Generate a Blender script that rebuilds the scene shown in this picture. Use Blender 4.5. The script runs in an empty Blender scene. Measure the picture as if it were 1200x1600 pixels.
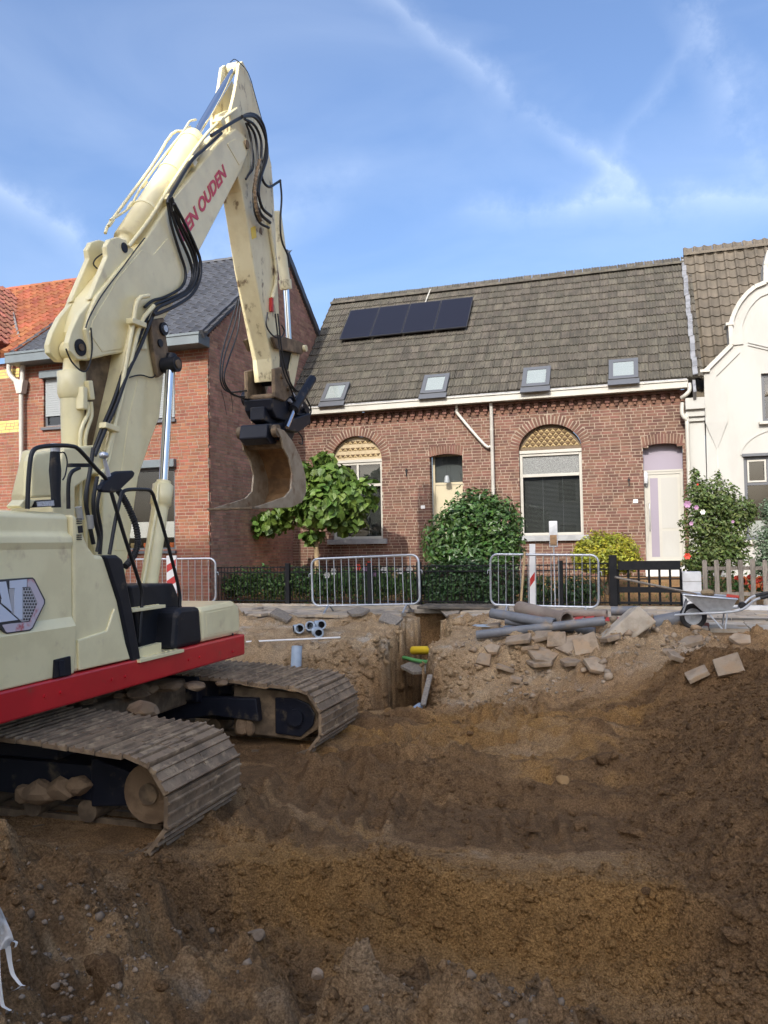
import bpy, math, random
import numpy as np
from mathutils import Vector, Matrix

# ------------------------------------------------------------------ camera, sky, sun
SC = bpy.context.scene
COL = SC.collection
F = 1250.0                                     # focal length in photo pixels (photo 1200 x 1600)
EYE = np.array([0.0, 0.0, 1.25])               # z = 0 is the far pavement; Y runs towards the houses, X along the street
YAW, PITCH, ROLL = map(math.radians, (18.0, 2.25, -1.0))

def cam_axes():
    cy, sy = math.cos(YAW), math.sin(YAW)
    r = np.array([cy, sy, 0.0]); f = np.array([-sy, cy, 0.0]); u = np.array([0, 0, 1.0])
    cp, sp = math.cos(PITCH), math.sin(PITCH)
    f, u = cp*f+sp*u, cp*u-sp*f
    c, s = math.cos(ROLL), math.sin(ROLL)
    return c*r+s*u, c*u-s*r, f
AX = cam_axes()

cam = bpy.data.cameras.new('camera'); co = bpy.data.objects.new('camera', cam); COL.objects.link(co)
cam.sensor_fit = 'VERTICAL'; cam.sensor_height = 24.0; cam.lens = 24.0*F/1600.0
cam.clip_start = 0.05; cam.clip_end = 2000
r_, u_, f_ = AX
co.matrix_world = Matrix(((r_[0], u_[0], -f_[0], EYE[0]), (r_[1], u_[1], -f_[1], EYE[1]), (r_[2], u_[2], -f_[2], EYE[2]), (0, 0, 0, 1)))
SC.camera = co

SUN_EL, SUN_AZ = math.radians(33), math.radians(3)     # azimuth left of the street's normal, behind the camera
sd = np.array([-math.sin(SUN_AZ)*math.cos(SUN_EL), -math.cos(SUN_AZ)*math.cos(SUN_EL), math.sin(SUN_EL)])
sun = bpy.data.lights.new('sun', 'SUN'); so = bpy.data.objects.new('sun', sun); COL.objects.link(so)
sun.energy = 2.3; sun.angle = math.radians(0.55); sun.color = (1.0, 0.94, 0.84)
so.rotation_euler = Vector(-sd).to_track_quat('-Z', 'Y').to_euler(); so.location = (-10, -20, 30)

def pix_dir(px, py):
    r, u, w = AX
    d = (px-600)/F*r-(py-800)/F*u+w
    return d/np.linalg.norm(d)

W = bpy.data.worlds.new('World'); SC.world = W; W.use_nodes = True
nt = W.node_tree; nt.nodes.clear()
N = nt.nodes.new; LK = nt.links.new
sky = N('ShaderNodeTexSky'); sky.sky_type = 'NISHITA'; sky.sun_disc = False
sky.sun_elevation = SUN_EL; sky.sun_rotation = math.atan2(sd[0], sd[1])
sky.air_density = 0.9; sky.dust_density = 6.0; sky.ozone_density = 5.0; sky.altitude = 20
tc = N('ShaderNodeTexCoord')
def vmath(op, a, b):
    n = N('ShaderNodeVectorMath'); n.operation = op
    LK(a, n.inputs[0])
    if isinstance(b, (tuple, list)): n.inputs[1].default_value = b
    else: LK(b, n.inputs[1])
    return n
def smath(op, a, b=None, clamp=False):
    n = N('ShaderNodeMath'); n.operation = op; n.use_clamp = clamp
    for i, v in enumerate((a, b)):
        if v is None: continue
        if isinstance(v, (int, float)): n.inputs[i].default_value = v
        else: LK(v, n.inputs[i])
    return n.outputs[0]
nz = N('ShaderNodeTexNoise'); nz.inputs['Scale'].default_value = 14; nz.inputs['Detail'].default_value = 7; nz.inputs['Roughness'].default_value = .62
LK(tc.outputs['Generated'], nz.inputs['Vector'])
nz2 = N('ShaderNodeTexNoise'); nz2.inputs['Scale'].default_value = 2.6; nz2.inputs['Detail'].default_value = 8; nz2.inputs['Distortion'].default_value = .6
mpw = N('ShaderNodeMapping'); mpw.inputs['Scale'].default_value = (1, 1, 3.2); mpw.inputs['Rotation'].default_value = (0.2, 0.5, 0.3)
LK(tc.outputs['Generated'], mpw.inputs['Vector']); LK(mpw.outputs[0], nz2.inputs['Vector'])
wob = smath('MULTIPLY', smath('SUBTRACT', nz.outputs['Fac'], 0.5), 0.05)
tot = None
# old contrails: soft bands along great circles, each with its own width, strength and span
for (a, b, wid, st) in (((600, 0), (940, 262), .021, .105), ((1110, 20), (930, 275), .018, .05), ((1085, 20), (1180, 235), .04, .12),
                        ((820, 330), (1200, 312), .03, .12), ((0, 300), (150, 395), .03, .14), ((60, 560), (470, 330), .05, .08)):
    da, db = pix_dir(*a), pix_dir(*b)
    n = np.cross(da, db); n /= np.linalg.norm(n); mid = (da+db); mid /= np.linalg.norm(mid)
    half = math.acos(min(1, float(da@mid)))
    dot = smath('ADD', vmath('DOT_PRODUCT', tc.outputs['Generated'], tuple(n)).outputs['Value'], wob)
    band = smath('SUBTRACT', 1.0, smath('DIVIDE', smath('ABSOLUTE', dot), wid), True)
    along = vmath('DOT_PRODUCT', tc.outputs['Generated'], tuple(mid)).outputs['Value']
    c0 = math.cos(half*1.7)
    fade = smath('DIVIDE', smath('SUBTRACT', along, c0), (1-c0)*.6, True)
    v = smath('MULTIPLY', smath('MULTIPLY', smath('POWER', band, 1.4), fade), smath('MULTIPLY', st*1.8, smath('MULTIPLY', smath('SUBTRACT', nz.outputs['Fac'], .34, True), 2.6)))
    tot = v if tot is None else smath('ADD', tot, v)
veil = smath('MULTIPLY', smath('SUBTRACT', nz2.outputs['Fac'], 0.44, True), 0.26)
tot = smath('ADD', tot, veil, True)
mx = N('ShaderNodeMix'); mx.data_type = 'RGBA'
LK(tot, mx.inputs['Factor']); LK(sky.outputs[0], mx.inputs['A']); mx.inputs['B'].default_value = (5.2, 5.6, 6.1, 1)
bg = N('ShaderNodeBackground'); bg.inputs['Strength'].default_value = 0.15
LK(mx.outputs['Result'], bg.inputs['Color'])
wo = N('ShaderNodeOutputWorld'); LK(bg.outputs[0], wo.inputs['Surface'])

SC.view_settings.view_transform = 'Standard'; SC.view_settings.look = 'None'
SC.view_settings.exposure = 1.08; SC.view_settings.gamma = 1.0; SC.view_settings.use_curve_mapping = False

# ------------------------------------------------------------------ helpers
def at(px, py, **k):
    """photo pixel -> the point where its sight line meets the real plane X=, Y= or Z="""
    r, u, w = AX; d = (px-600)/F*r-(py-800)/F*u+w
    (a, v), = k.items(); i = 'XYZ'.index(a)
    return EYE+(v-EYE[i])/d[i]*d
def at_plane(px, py, P, n):
    r, u, w = AX; d = (px-600)/F*r-(py-800)/F*u+w
    return EYE+((np.array(P)-EYE)@n)/(d@n)*d

def tag(o, label=None, cat=None, group=None, kind=None):
    if label: o['label'] = label
    if cat: o['category'] = cat
    if group: o['group'] = group
    if kind: o['kind'] = kind
    return o
def root(name, loc, label, cat, group=None, rz=0.0):
    o = bpy.data.objects.new(name, None); COL.objects.link(o)
    o.location = tuple(float(v) for v in loc); o.rotation_euler = (0, 0, rz); o.empty_display_size = .2
    return tag(o, label, cat, group)
def local_matrix(o):
    return Matrix.LocRotScale(o.location, o.rotation_euler, o.scale)
def link(name, me, parent=None, local=False):
    o = bpy.data.objects.new(name, me); COL.objects.link(o)
    if parent is not None:
        o.parent = parent
        if not local and parent.parent is None: o.matrix_parent_inverse = local_matrix(parent).inverted()
    return o
def copy_tree(o, parent=None):
    c = o.copy(); COL.objects.link(c); c.parent = parent
    for ch in list(o.children): copy_tree(ch, c)
    return c

class G:
    """collects faces, then links them as ONE mesh object"""
    def __init__(s): s.v = []; s.f = []; s.sm = []
    def add(s, vs, fs, smooth=False):
        b = len(s.v); s.v += [tuple(float(c) for c in p) for p in vs]
        for f in fs: s.f.append(tuple(i+b for i in f)); s.sm.append(smooth)
        return s
    def box(s, x0, x1, y0, y1, z0, z1):
        return s.add([(x0,y0,z0),(x1,y0,z0),(x1,y1,z0),(x0,y1,z0),(x0,y0,z1),(x1,y0,z1),(x1,y1,z1),(x0,y1,z1)],
                     [(0,3,2,1),(4,5,6,7),(0,1,5,4),(1,2,6,5),(2,3,7,6),(3,0,4,7)])
    def obox(s, c, a, b, d):
        """centre and three half-axis vectors"""
        c, a, b, d = (np.array(q, float) for q in (c, a, b, d))
        vs = [c+i*a+j*b+k*d for k in (-1, 1) for i, j in ((-1,-1),(1,-1),(1,1),(-1,1))]
        return s.add(vs, [(0,3,2,1),(4,5,6,7),(0,1,5,4),(1,2,6,5),(2,3,7,6),(3,0,4,7)])
    def bar(s, p, q, w, h, up=(0, 0, 1)):
        p, q, up = np.array(p, float), np.array(q, float), np.array(up, float)
        d = q-p; L = np.linalg.norm(d); d /= L
        a = np.cross(d, up); a /= np.linalg.norm(a); b = np.cross(a, d)
        return s.obox((p+q)/2, d*L/2, a*w/2, b*h/2)
    def prism(s, pts, vec):
        n = len(pts); vec = np.array(vec, float); p = [np.array(q, float) for q in pts]
        fs = [tuple(range(n)), tuple(range(2*n-1, n-1, -1))]+[(i, i+n, (i+1) % n+n, (i+1) % n) for i in range(n)]
        return s.add(p+[q+vec for q in p], fs)
    def tube(s, pts, r, n=8, cap=True, smooth=True):
        P = [np.array(p, float) for p in pts]; m = len(P)
        rr = r if isinstance(r, (list, tuple)) else [r]*m
        t0 = P[1]-P[0]; t0 /= np.linalg.norm(t0)
        ref = np.array([0, 0, 1.0]) if abs(t0[2]) < .9 else np.array([1.0, 0, 0])
        a = np.cross(t0, ref); a /= np.linalg.norm(a)
        vs = []
        for i in range(m):
            t = (P[min(i+1, m-1)]-P[max(i-1, 0)]); t /= (np.linalg.norm(t)+1e-12)
            a = a-t*(a@t); a /= (np.linalg.norm(a)+1e-12); b = np.cross(t, a)
            for k in range(n):
                an = 2*math.pi*k/n; vs.append(P[i]+rr[i]*(math.cos(an)*a+math.sin(an)*b))
        fs = [(i*n+k, i*n+(k+1) % n, (i+1)*n+(k+1) % n, (i+1)*n+k) for i in range(m-1) for k in range(n)]
        s.add(vs, fs, smooth)
        if cap:
            s.add(vs[:n], [tuple(range(n-1, -1, -1))]); s.add(vs[-n:], [tuple(range(n))])
        return s
    def cyl(s, p, q, r, n=16, r1=None): return s.tube([p, q], [r, r if r1 is None else r1], n)
    def ring(s, c, axis, r0, r1, t, n=24):
        """flat ring or wheel: inner radius r0, outer r1, thickness t along axis"""
        c, ax = np.array(c, float), np.array(axis, float); ax /= np.linalg.norm(ax)
        ref = np.array([0, 0, 1.0]) if abs(ax[2]) < .9 else np.array([1.0, 0, 0])
        a = np.cross(ax, ref); a /= np.linalg.norm(a); b = np.cross(ax, a)
        vs = []
        for k in range(n):
            an = 2*math.pi*k/n; e = math.cos(an)*a+math.sin(an)*b
            vs += [c+r0*e-ax*t/2, c+r1*e-ax*t/2, c+r1*e+ax*t/2, c+r0*e+ax*t/2]
        fs = []
        for k in range(n):
            i, j = 4*k, 4*((k+1) % n)
            fs += [(i, j, j+1, i+1), (i+1, j+1, j+2, i+2), (i+2, j+2, j+3, i+3), (i+3, j+3, j, i)]
        return s.add(vs, fs)
    def mesh(s, name, m=None):
        me = bpy.data.meshes.new(name); me.from_pydata(s.v, [], s.f)
        if any(s.sm): me.polygons.foreach_set('use_smooth', s.sm)
        if m: me.materials.append(m)
        me.update(); return me
    def build(s, name, m, parent=None, local=False, bevel=0, kind=None):
        o = link(name, s.mesh(name, m), parent, local)
        if bevel:
            bm = o.modifiers.new('bevel', 'BEVEL'); bm.width = bevel; bm.segments = 2; bm.limit_method = 'ANGLE'; bm.angle_limit = math.radians(35)
            bm.harden_normals = False
        if kind: o['kind'] = kind
        return o
def smooth_line(pts, k=5):
    """Catmull-Rom through the points"""
    P = [np.array(p, float) for p in pts]; P = [2*P[0]-P[1]]+P+[2*P[-1]-P[-2]]; out = []
    for i in range(1, len(P)-2):
        for j in range(k):
            t = j/k; a, b, c, d = P[i-1:i+3]
            out.append(.5*((2*b)+(-a+c)*t+(2*a-5*b+4*c-d)*t*t+(-a+3*b-3*c+d)*t**3))
    out.append(P[-2]); return out

# ------------------------------------------------------------------ materials
MATS = {}
def mat(name, c1, c2=None, scale=6.0, rough=.7, metal=0.0, bump=0.0, bscale=40.0, island=0.0, hue=0.0, lo=.4, hi=.62, c3=None, scale3=2.0, lo3=.55, hi3=.7, spec=.5, stretch=None, rvar=0.0, coat=0.0, trans=0.0):
    m = bpy.data.materials.new(name); m.use_nodes = True; MATS[name] = m
    t = m.node_tree; nn = t.nodes; b = nn['Principled BSDF']; lk = t.links.new
    b.inputs['Roughness'].default_value = rough; b.inputs['Metallic'].default_value = metal
    b.inputs['Specular IOR Level'].default_value = spec; b.inputs['Coat Weight'].default_value = coat; b.inputs['Coat Roughness'].default_value = .15
    g = nn.new('ShaderNodeNewGeometry'); tcn = nn.new('ShaderNodeTexCoord'); vec = g.outputs['Position']
    if stretch:
        mp = nn.new('ShaderNodeMapping'); mp.inputs['Scale'].default_value = stretch; lk(vec, mp.inputs['Vector']); vec = mp.outputs[0]
    def noise(sc, det=6, ro=.6):
        n = nn.new('ShaderNodeTexNoise'); n.inputs['Scale'].default_value = sc; n.inputs['Detail'].default_value = det; n.inputs['Roughness'].default_value = ro
        lk(vec, n.inputs['Vector']); return n.outputs['Fac']
    def ramp(src, lo_, hi_):
        n = nn.new('ShaderNodeMapRange'); n.inputs['From Min'].default_value = lo_; n.inputs['From Max'].default_value = hi_; n.interpolation_type = 'SMOOTHSTEP'
        lk(src, n.inputs['Value']); return n.outputs['Result']
    def mixc(f, a, bb, mode='MIX'):
        n = nn.new('ShaderNodeMix'); n.data_type = 'RGBA'; n.blend_type = mode
        if isinstance(f, float): n.inputs['Factor'].default_value = f
        else: lk(f, n.inputs['Factor'])
        for key, q in (('A', a), ('B', bb)):
            if isinstance(q, tuple): n.inputs[key].default_value = (*q, 1)
            else: lk(q, n.inputs[key])
        return n.outputs['Result']
    col = None
    if c2 is not None: col = mixc(ramp(noise(scale), lo, hi), c1, c2)
    if c3 is not None: col = mixc(ramp(noise(scale3, 8), lo3, hi3), col if col is not None else c1, c3)
    if island or hue:
        oi = nn.new('ShaderNodeObjectInfo'); ad = nn.new('ShaderNodeMath'); ad.operation = 'ADD'
        lk(g.outputs['Random Per Island'], ad.inputs[0]); lk(oi.outputs['Random'], ad.inputs[1])
        fr = nn.new('ShaderNodeMath'); fr.operation = 'FRACT'; lk(ad.outputs[0], fr.inputs[0])
        hs = nn.new('ShaderNodeHueSaturation')
        mr = nn.new('ShaderNodeMapRange'); mr.inputs['To Min'].default_value = 1-island; mr.inputs['To Max'].default_value = 1+island
        lk(fr.outputs[0], mr.inputs['Value']); lk(mr.outputs[0], hs.inputs['Value'])
        m2 = nn.new('ShaderNodeMath'); m2.operation = 'MULTIPLY'; m2.inputs[1].default_value = 7.31; lk(fr.outputs[0], m2.inputs[0])
        f2 = nn.new('ShaderNodeMath'); f2.operation = 'FRACT'; lk(m2.outputs[0], f2.inputs[0])
        mh = nn.new('ShaderNodeMapRange'); mh.inputs['To Min'].default_value = .5-hue; mh.inputs['To Max'].default_value = .5+hue
        lk(f2.outputs[0], mh.inputs['Value']); lk(mh.outputs[0], hs.inputs['Hue'])
        if col is None: hs.inputs['Color'].default_value = (*c1, 1)
        else: lk(col, hs.inputs['Color'])
        col = hs.outputs[0]
    if col is None: b.inputs['Base Color'].default_value = (*c1, 1)
    else: lk(col, b.inputs['Base Color'])
    if rvar:
        mr = nn.new('ShaderNodeMapRange'); mr.inputs['To Min'].default_value = rough-rvar; mr.inputs['To Max'].default_value = rough+rvar
        lk(noise(scale*1.7), mr.inputs['Value']); lk(mr.outputs[0], b.inputs['Roughness'])
    if bump:
        bn = nn.new('ShaderNodeBump'); bn.inputs['Strength'].default_value = 1.0; bn.inputs['Distance'].default_value = bump
        lk(noise(bscale, 5), bn.inputs['Height']); lk(bn.outputs[0], b.inputs['Normal'])
    if trans:
        tr = nn.new('ShaderNodeBsdfTranslucent'); ms = nn.new('ShaderNodeMixShader'); ms.inputs['Fac'].default_value = trans
        if col is not None: lk(col, tr.inputs['Color'])
        else: tr.inputs['Color'].default_value = (*c1, 1)
        lk(b.outputs[0], ms.inputs[1]); lk(tr.outputs[0], ms.inputs[2]); lk(ms.outputs[0], nn['Material Output'].inputs['Surface'])
    return m
def glass_mat(name, tint=(.8, .85, .85), refl=1.0, rough=.0, clear=.9):
    m = bpy.data.materials.new(name); m.use_nodes = True; t = m.node_tree; nn = t.nodes; nn.remove(nn['Principled BSDF'])
    a = nn.new('ShaderNodeBsdfTransparent'); a.inputs['Color'].default_value = tuple(c*clear for c in tint)+(1,)
    b = nn.new('ShaderNodeBsdfGlossy'); b.inputs['Roughness'].default_value = rough; b.inputs['Color'].default_value = (refl, refl, refl, 1)
    fr = nn.new('ShaderNodeFresnel'); fr.inputs['IOR'].default_value = 1.75; ms = nn.new('ShaderNodeMixShader')
    gb_ = nn.new('ShaderNodeNewGeometry'); sb_ = nn.new('ShaderNodeMath'); sb_.operation = 'SUBTRACT'; sb_.inputs[0].default_value = 1.0; t.links.new(gb_.outputs['Backfacing'], sb_.inputs[1]); mu_ = nn.new('ShaderNodeMath'); mu_.operation = 'MULTIPLY'; t.links.new(fr.outputs[0], mu_.inputs[0]); t.links.new(sb_.outputs[0], mu_.inputs[1]); t.links.new(mu_.outputs[0], ms.inputs[0]); t.links.new(a.outputs[0], ms.inputs[1]); t.links.new(b.outputs[0], ms.inputs[2])
    t.links.new(ms.outputs[0], nn['Material Output'].inputs['Surface']); MATS[name] = m; return m

mat('brick_red', (.142, .067, .046), (.100, .048, .034), 3.0, .86, island=.26, hue=.010, bump=.002, bscale=90, c3=(.172, .095, .066), scale3=9, lo3=.56, hi3=.78)
mat('brick_orange', (.235, .086, .048), (.185, .066, .037), 3.0, .85, island=.17, hue=.012, bump=.002, bscale=90)
mat('brick_gable', (.40, .215, .15), (.30, .158, .11), 3.0, .86, island=.22, hue=.012, bump=.002, bscale=90)
mat('brick_yellow', (.66, .50, .17), (.56, .40, .12), 3.0, .85, island=.12, bump=.002, bscale=90)
mat('mortar', (.31, .245, .185), (.25, .195, .145), 5.0, .95, bump=.003, bscale=120)
mat('mortar_dark', (.42, .35, .30), (.33, .27, .23), 5.0, .95, bump=.003, bscale=120)
mat('tile_old', (.063, .056, .044), (.092, .081, .062), 5, .9, island=.22, hue=.012, bump=.008, bscale=45, c3=(.145, .13, .093), scale3=13, lo3=.56, hi3=.78, stretch=(2.2, .7, .7))
mat('tile_slate', (.055, .056, .061), (.072, .074, .080), 2.0, .5, island=.15, bump=.002)
mat('tile_orange', (.30, .098, .042), (.235, .074, .033), 2.0, .8, island=.22, hue=.012, bump=.004, c3=(.25, .10, .06), scale3=6, lo3=.6, hi3=.8)
mat('tile_red', (.23, .083, .05), (.175, .063, .04), 2.0, .8, island=.22, hue=.012, bump=.004)
mat('tile_brown', (.094, .078, .057), (.12, .098, .071), 2.0, .85, island=.16, bump=.004, bscale=40)
mat('white_paint', (.40, .385, .34), (.37, .355, .31), 2.0, .55, bump=.001)
mat('white_render', (.385, .38, .352), (.36, .353, .325), 1.5, .85, bump=.003, bscale=30, c3=(.31, .30, .265), scale3=3.5, lo3=.62, hi3=.85, stretch=(1, 1, .35))
mat('cream_door', (.40, .35, .235), rough=.5)
mat('lilac', (.235, .205, .25), rough=.45)
mat('stone_sill', (.30, .305, .305), (.25, .255, .255), 6, .8, bump=.002)
mat('grey_trim', (.125, .15, .16), (.11, .132, .142), 3, .45)
mat('panel_frame', (.07, .07, .075), rough=.4, metal=.5)
mat('grey_frame', (.085, .09, .10), rough=.5)
mat('shutter', (.24, .26, .265), rough=.5)
mat('zinc', (.46, .445, .40), (.40, .385, .345), 5, .5, metal=.1)
mat('lead', (.28, .28, .285), (.18, .182, .19), 6, .5, metal=.3, bump=.004, bscale=12)
mat('solar', (.010, .010, .016), rough=.3, spec=.35)
mat('alu', (.60, .61, .62), rough=.4, metal=.8)
mat('room_dark', (.022, .02, .019), rough=.9)
mat('blind', (.12, .125, .12), rough=.6)
mat('curtain', (.66, .68, .66), rough=.9)
glass_mat('glass', tint=(.86, .87, .86), refl=.9)
glass_mat('glass_sky', tint=(.86, .88, .88), refl=1.0)
mat('glass_frosted', (.085, .09, .085), (.24, .245, .235), 70, .35, bump=.006, bscale=160)
mat('cream_tile', (.38, .30, .185), (.33, .26, .155), 8, .6)
mat('ochre_tile', (.33, .245, .12), (.28, .20, .09), 8, .6, island=.12)
mat('umber_tile', (.12, .078, .036), (.10, .062, .03), 8, .6, island=.12)
mat('dark_metal', (.009, .0095, .011), (.014, .014, .015), 6, .6, spec=.25)
mat('galv', (.56, .58, .60), (.47, .49, .51), 14, .38, metal=.7)
mat('galv_pale', (.50, .52, .53), (.42, .43, .44), 14, .55, metal=.3)
mat('wood_grey', (.20, .17, .135), (.28, .24, .19), 9, .9, bump=.003, stretch=(4, 4, .6), island=.2)
mat('wood_new', (.52, .38, .21), (.44, .31, .16), 9, .8, bump=.002)
mat('concrete', (.52, .45, .35), (.40, .34, .26), 5, .95, bump=.006, bscale=50, c3=(.38, .28, .18), scale3=3.5, lo3=.5, hi3=.7)
mat('concrete_white', (.66, .66, .64), (.56, .56, .54), 4, .9, bump=.002)
mat('paver', (.44, .37, .285), (.36, .30, .23), 2.5, .95, bump=.004, bscale=60, island=.16, c3=(.50, .39, .26), scale3=1.6, lo3=.45, hi3=.6)
mat('pvc_grey', (.175, .18, .19), (.14, .145, .152), 5, .5, c3=(.27, .21, .145), scale3=4, lo3=.54, hi3=.70)
mat('pvc_blue', (.36, .43, .50), (.31, .37, .43), 5, .5, c3=(.36, .29, .21), scale3=5, lo3=.6, hi3=.75)
mat('pipe_brown', (.22, .17, .13), (.28, .23, .18), 4, .7, bump=.002)
mat('pipe_yellow', (.78, .55, .03), rough=.45)
mat('pipe_green', (.10, .30, .09), rough=.5)
mat('red_plastic', (.50, .035, .03), rough=.5)
mat('white_board', (.78, .77, .74), rough=.5)
mat('rubber', (.018, .018, .019), (.03, .028, .026), 8, .75, bump=.001)
mat('rubber_mat', (.10, .09, .075), (.15, .125, .095), 5, .9, bump=.004, bscale=30)
mat('leaf_catalpa', (.12, .195, .035), (.088, .152, .028), 4, .5, island=.34, hue=.018, trans=.34)
mat('leaf_laurel', (.06, .118, .027), (.042, .088, .022), 4, .38, island=.45, hue=.02, trans=.16)
mat('leaf_ivy', (.055, .11, .03), (.04, .085, .026), 4, .5, island=.4, hue=.02, trans=.15)
mat('leaf_yellow', (.31, .285, .02), (.20, .225, .02), 5, .5, island=.3, hue=.02, trans=.25)
mat('leaf_bush', (.095, .135, .03), (.07, .10, .025), 4, .55, island=.4, hue=.03, trans=.25)
mat('leaf_blue', (.12, .175, .105), (.09, .135, .08), 4, .6, island=.3, hue=.02, trans=.2)
mat('leaf_ground', (.08, .155, .032), (.06, .12, .027), 4, .55, island=.4, hue=.03, trans=.2)
mat('bark', (.30, .22, .12), (.20, .14, .08), 8, .9, bump=.006, bscale=30)
mat('twig', (.075, .055, .035), rough=.9)
mat('petal_pink', (.40, .22, .36), rough=.6, trans=.2); mat('petal_red', (.62, .06, .03), rough=.6, trans=.2); mat('petal_white', (.75, .72, .66), rough=.6, trans=.2); mat('petal_orange', (.70, .16, .04), rough=.6, trans=.2)
# machine
mat('cream_paint', (.90, .80, .47), (.83, .73, .42), 3.0, .38, c3=(.64, .52, .30), scale3=4.5, lo3=.58, hi3=.80, coat=.25, bump=.0006, bscale=120)
mat('cream_dirty', (.78, .70, .44), (.70, .61, .36), 3.0, .45, c3=(.20, .14, .075), scale3=6, lo3=.56, hi3=.68, stretch=(1, 1, .6))
mat('red_paint', (.58, .014, .022), (.50, .012, .02), 2.0, .36, c3=(.30, .05, .035), scale3=5, lo3=.62, hi3=.8, coat=.25)
mat('red_print', (.62, .05, .07), rough=.4)
mat('black_paint', (.011, .012, .016), (.016, .017, .022), 4, .5, spec=.3, c3=(.09, .07, .05), scale3=6, lo3=.6, hi3=.75)
mat('navy_paint', (.009, .011, .019), (.013, .015, .023), 4, .5, spec=.3, c3=(.10, .08, .055), scale3=5, lo3=.56, hi3=.72)
mat('hose', (.012, .012, .013), rough=.45)
mat('chrome', (.72, .74, .77), rough=.1, metal=1.0)
mat('steel_dirty', (.20, .142, .085), (.12, .085, .052), 7, .75, metal=.15, bump=.003, bscale=40, c3=(.27, .19, .11), scale3=4, lo3=.5, hi3=.65)
mat('track_steel', (.285, .20, .122), (.18, .125, .076), 6, .62, metal=.2, bump=.004, bscale=45, island=.12, c3=(.40, .29, .175), scale3=9, lo3=.52, hi3=.66)
mat('bucket_out', (.38, .315, .225), (.29, .225, .15), 5, .6, metal=.2, bump=.002, c3=(.21, .13, .07), scale3=4, lo3=.55, hi3=.68)
mat('bucket_in', (.34, .205, .10), (.21, .13, .07), 5, .7, metal=.2, bump=.004, bscale=30)
mat('mud', (.25, .165, .092), (.17, .11, .06), 5, .95, bump=.01, bscale=25)
mat('lamp_glass', (.60, .62, .64), (.42, .43, .45), 90, .2, bump=.003, bscale=150)
mat('badge_grey', (.52, .53, .56), rough=.35, metal=.3); mat('badge_dark', (.05, .05, .055), rough=.5); mat('badge_white', (.66, .71, .80), rough=.4)
mat('badge_red', (.62, .55, .60), (.50, .12, .13), 9, .4, lo=.5, hi=.66)
mat('plastic_bag', (.82, .81, .78), rough=.35, trans=.35)
mat('rock', (.30, .22, .145), (.21, .15, .095), 9, .95, bump=.006, bscale=40, island=.25)
mat('gravel', (.25, .185, .125), (.18, .13, .085), 30, .95, bump=.003, bscale=80, island=.35)
mat('clod', (.33, .212, .118), (.25, .158, .086), 8, 1.0, bump=.006, bscale=60, island=.3)
mat('clod_dark', (.22, .138, .076), (.155, .096, .053), 12, 1.0, bump=.006, bscale=60, island=.3)
mat('clod_sand', (.52, .385, .24), (.40, .285, .17), 6, 1.0, bump=.008, bscale=40, island=.18, c3=(.56, .47, .35), scale3=2, lo3=.5, hi3=.65)
mat('clod_ochre', (.44, .27, .115), (.32, .195, .085), 6, 1.0, bump=.006, bscale=50, island=.22)
mat('slab_broken', (.35, .27, .185), (.25, .185, .12), 6, .95, bump=.005, bscale=50, island=.2, c3=(.36, .25, .15), scale3=5, lo3=.48, hi3=.62)
# ------------------------------------------------------------------ noise and the ground
def _hash(i, j, seed):
    n = (i.astype(np.int64)*374761393+j.astype(np.int64)*668265263+seed*1442695041) & 0x7fffffff
    n = ((n ^ (n >> 13))*1274126177) & 0x7fffffff
    return ((n ^ (n >> 16)) & 0xffff)/65535.0
def vnoise(x, y, sc, seed=0):
    x = np.asarray(x, float)*sc; y = np.asarray(y, float)*sc
    i, j = np.floor(x), np.floor(y); fx, fy = x-i, y-j
    fx, fy = fx*fx*fx*(fx*(fx*6-15)+10), fy*fy*fy*(fy*(fy*6-15)+10)
    a, b, c, d = _hash(i, j, seed), _hash(i+1, j, seed), _hash(i, j+1, seed), _hash(i+1, j+1, seed)
    return (a*(1-fx)+b*fx)*(1-fy)+(c*(1-fx)+d*fx)*fy-.5
def fbm(x, y, sc, octv=4, seed=0, gain=.5):
    x = np.asarray(x, float); y = np.asarray(y, float)
    o = 0; a = 1.0
    for k in range(octv):
        ca, sa = math.cos(.6*k+.3), math.sin(.6*k+.3)
        o = o+a*vnoise(ca*x-sa*y+k*3.1, sa*x+ca*y-k*1.7, sc*2.03**k, seed+k); a *= gain
    return o
def worley(x, y, sc, seed=0):
    """clods: one rounded lump of random size in each cell"""
    x = np.asarray(x, float)*sc; y = np.asarray(y, float)*sc; i0, j0 = np.floor(x), np.floor(y); out = np.zeros_like(x)
    for di in (-1, 0, 1):
        for dj in (-1, 0, 1):
            i, j = i0+di, j0+dj; cx, cy = i+_hash(i, j, seed), j+_hash(i, j, seed+9); R = .60*_hash(i, j, seed+17)**1.1; e = .7+.6*_hash(i, j, seed+23)
            d2 = ((x-cx)*e)**2+((y-cy)/e)**2; out = np.maximum(out, np.sqrt(np.maximum(R*R-d2, 0)))
    return out/sc
def sst(a, b, x):
    t = np.clip((x-a)/(b-a), 0, 1); return t*t*(3-2*t)
PITZ = -.88
EDX = [-30, -5.2, -4, -2.4, -1, .2, 1.2, 30]; EDY = [13.0, 12.75, 12.95, 12.85, 12.4, 11.7, 11.35, 11.3]
def trench_c(y): return -3.12-.13*(y-10.0)
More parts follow.
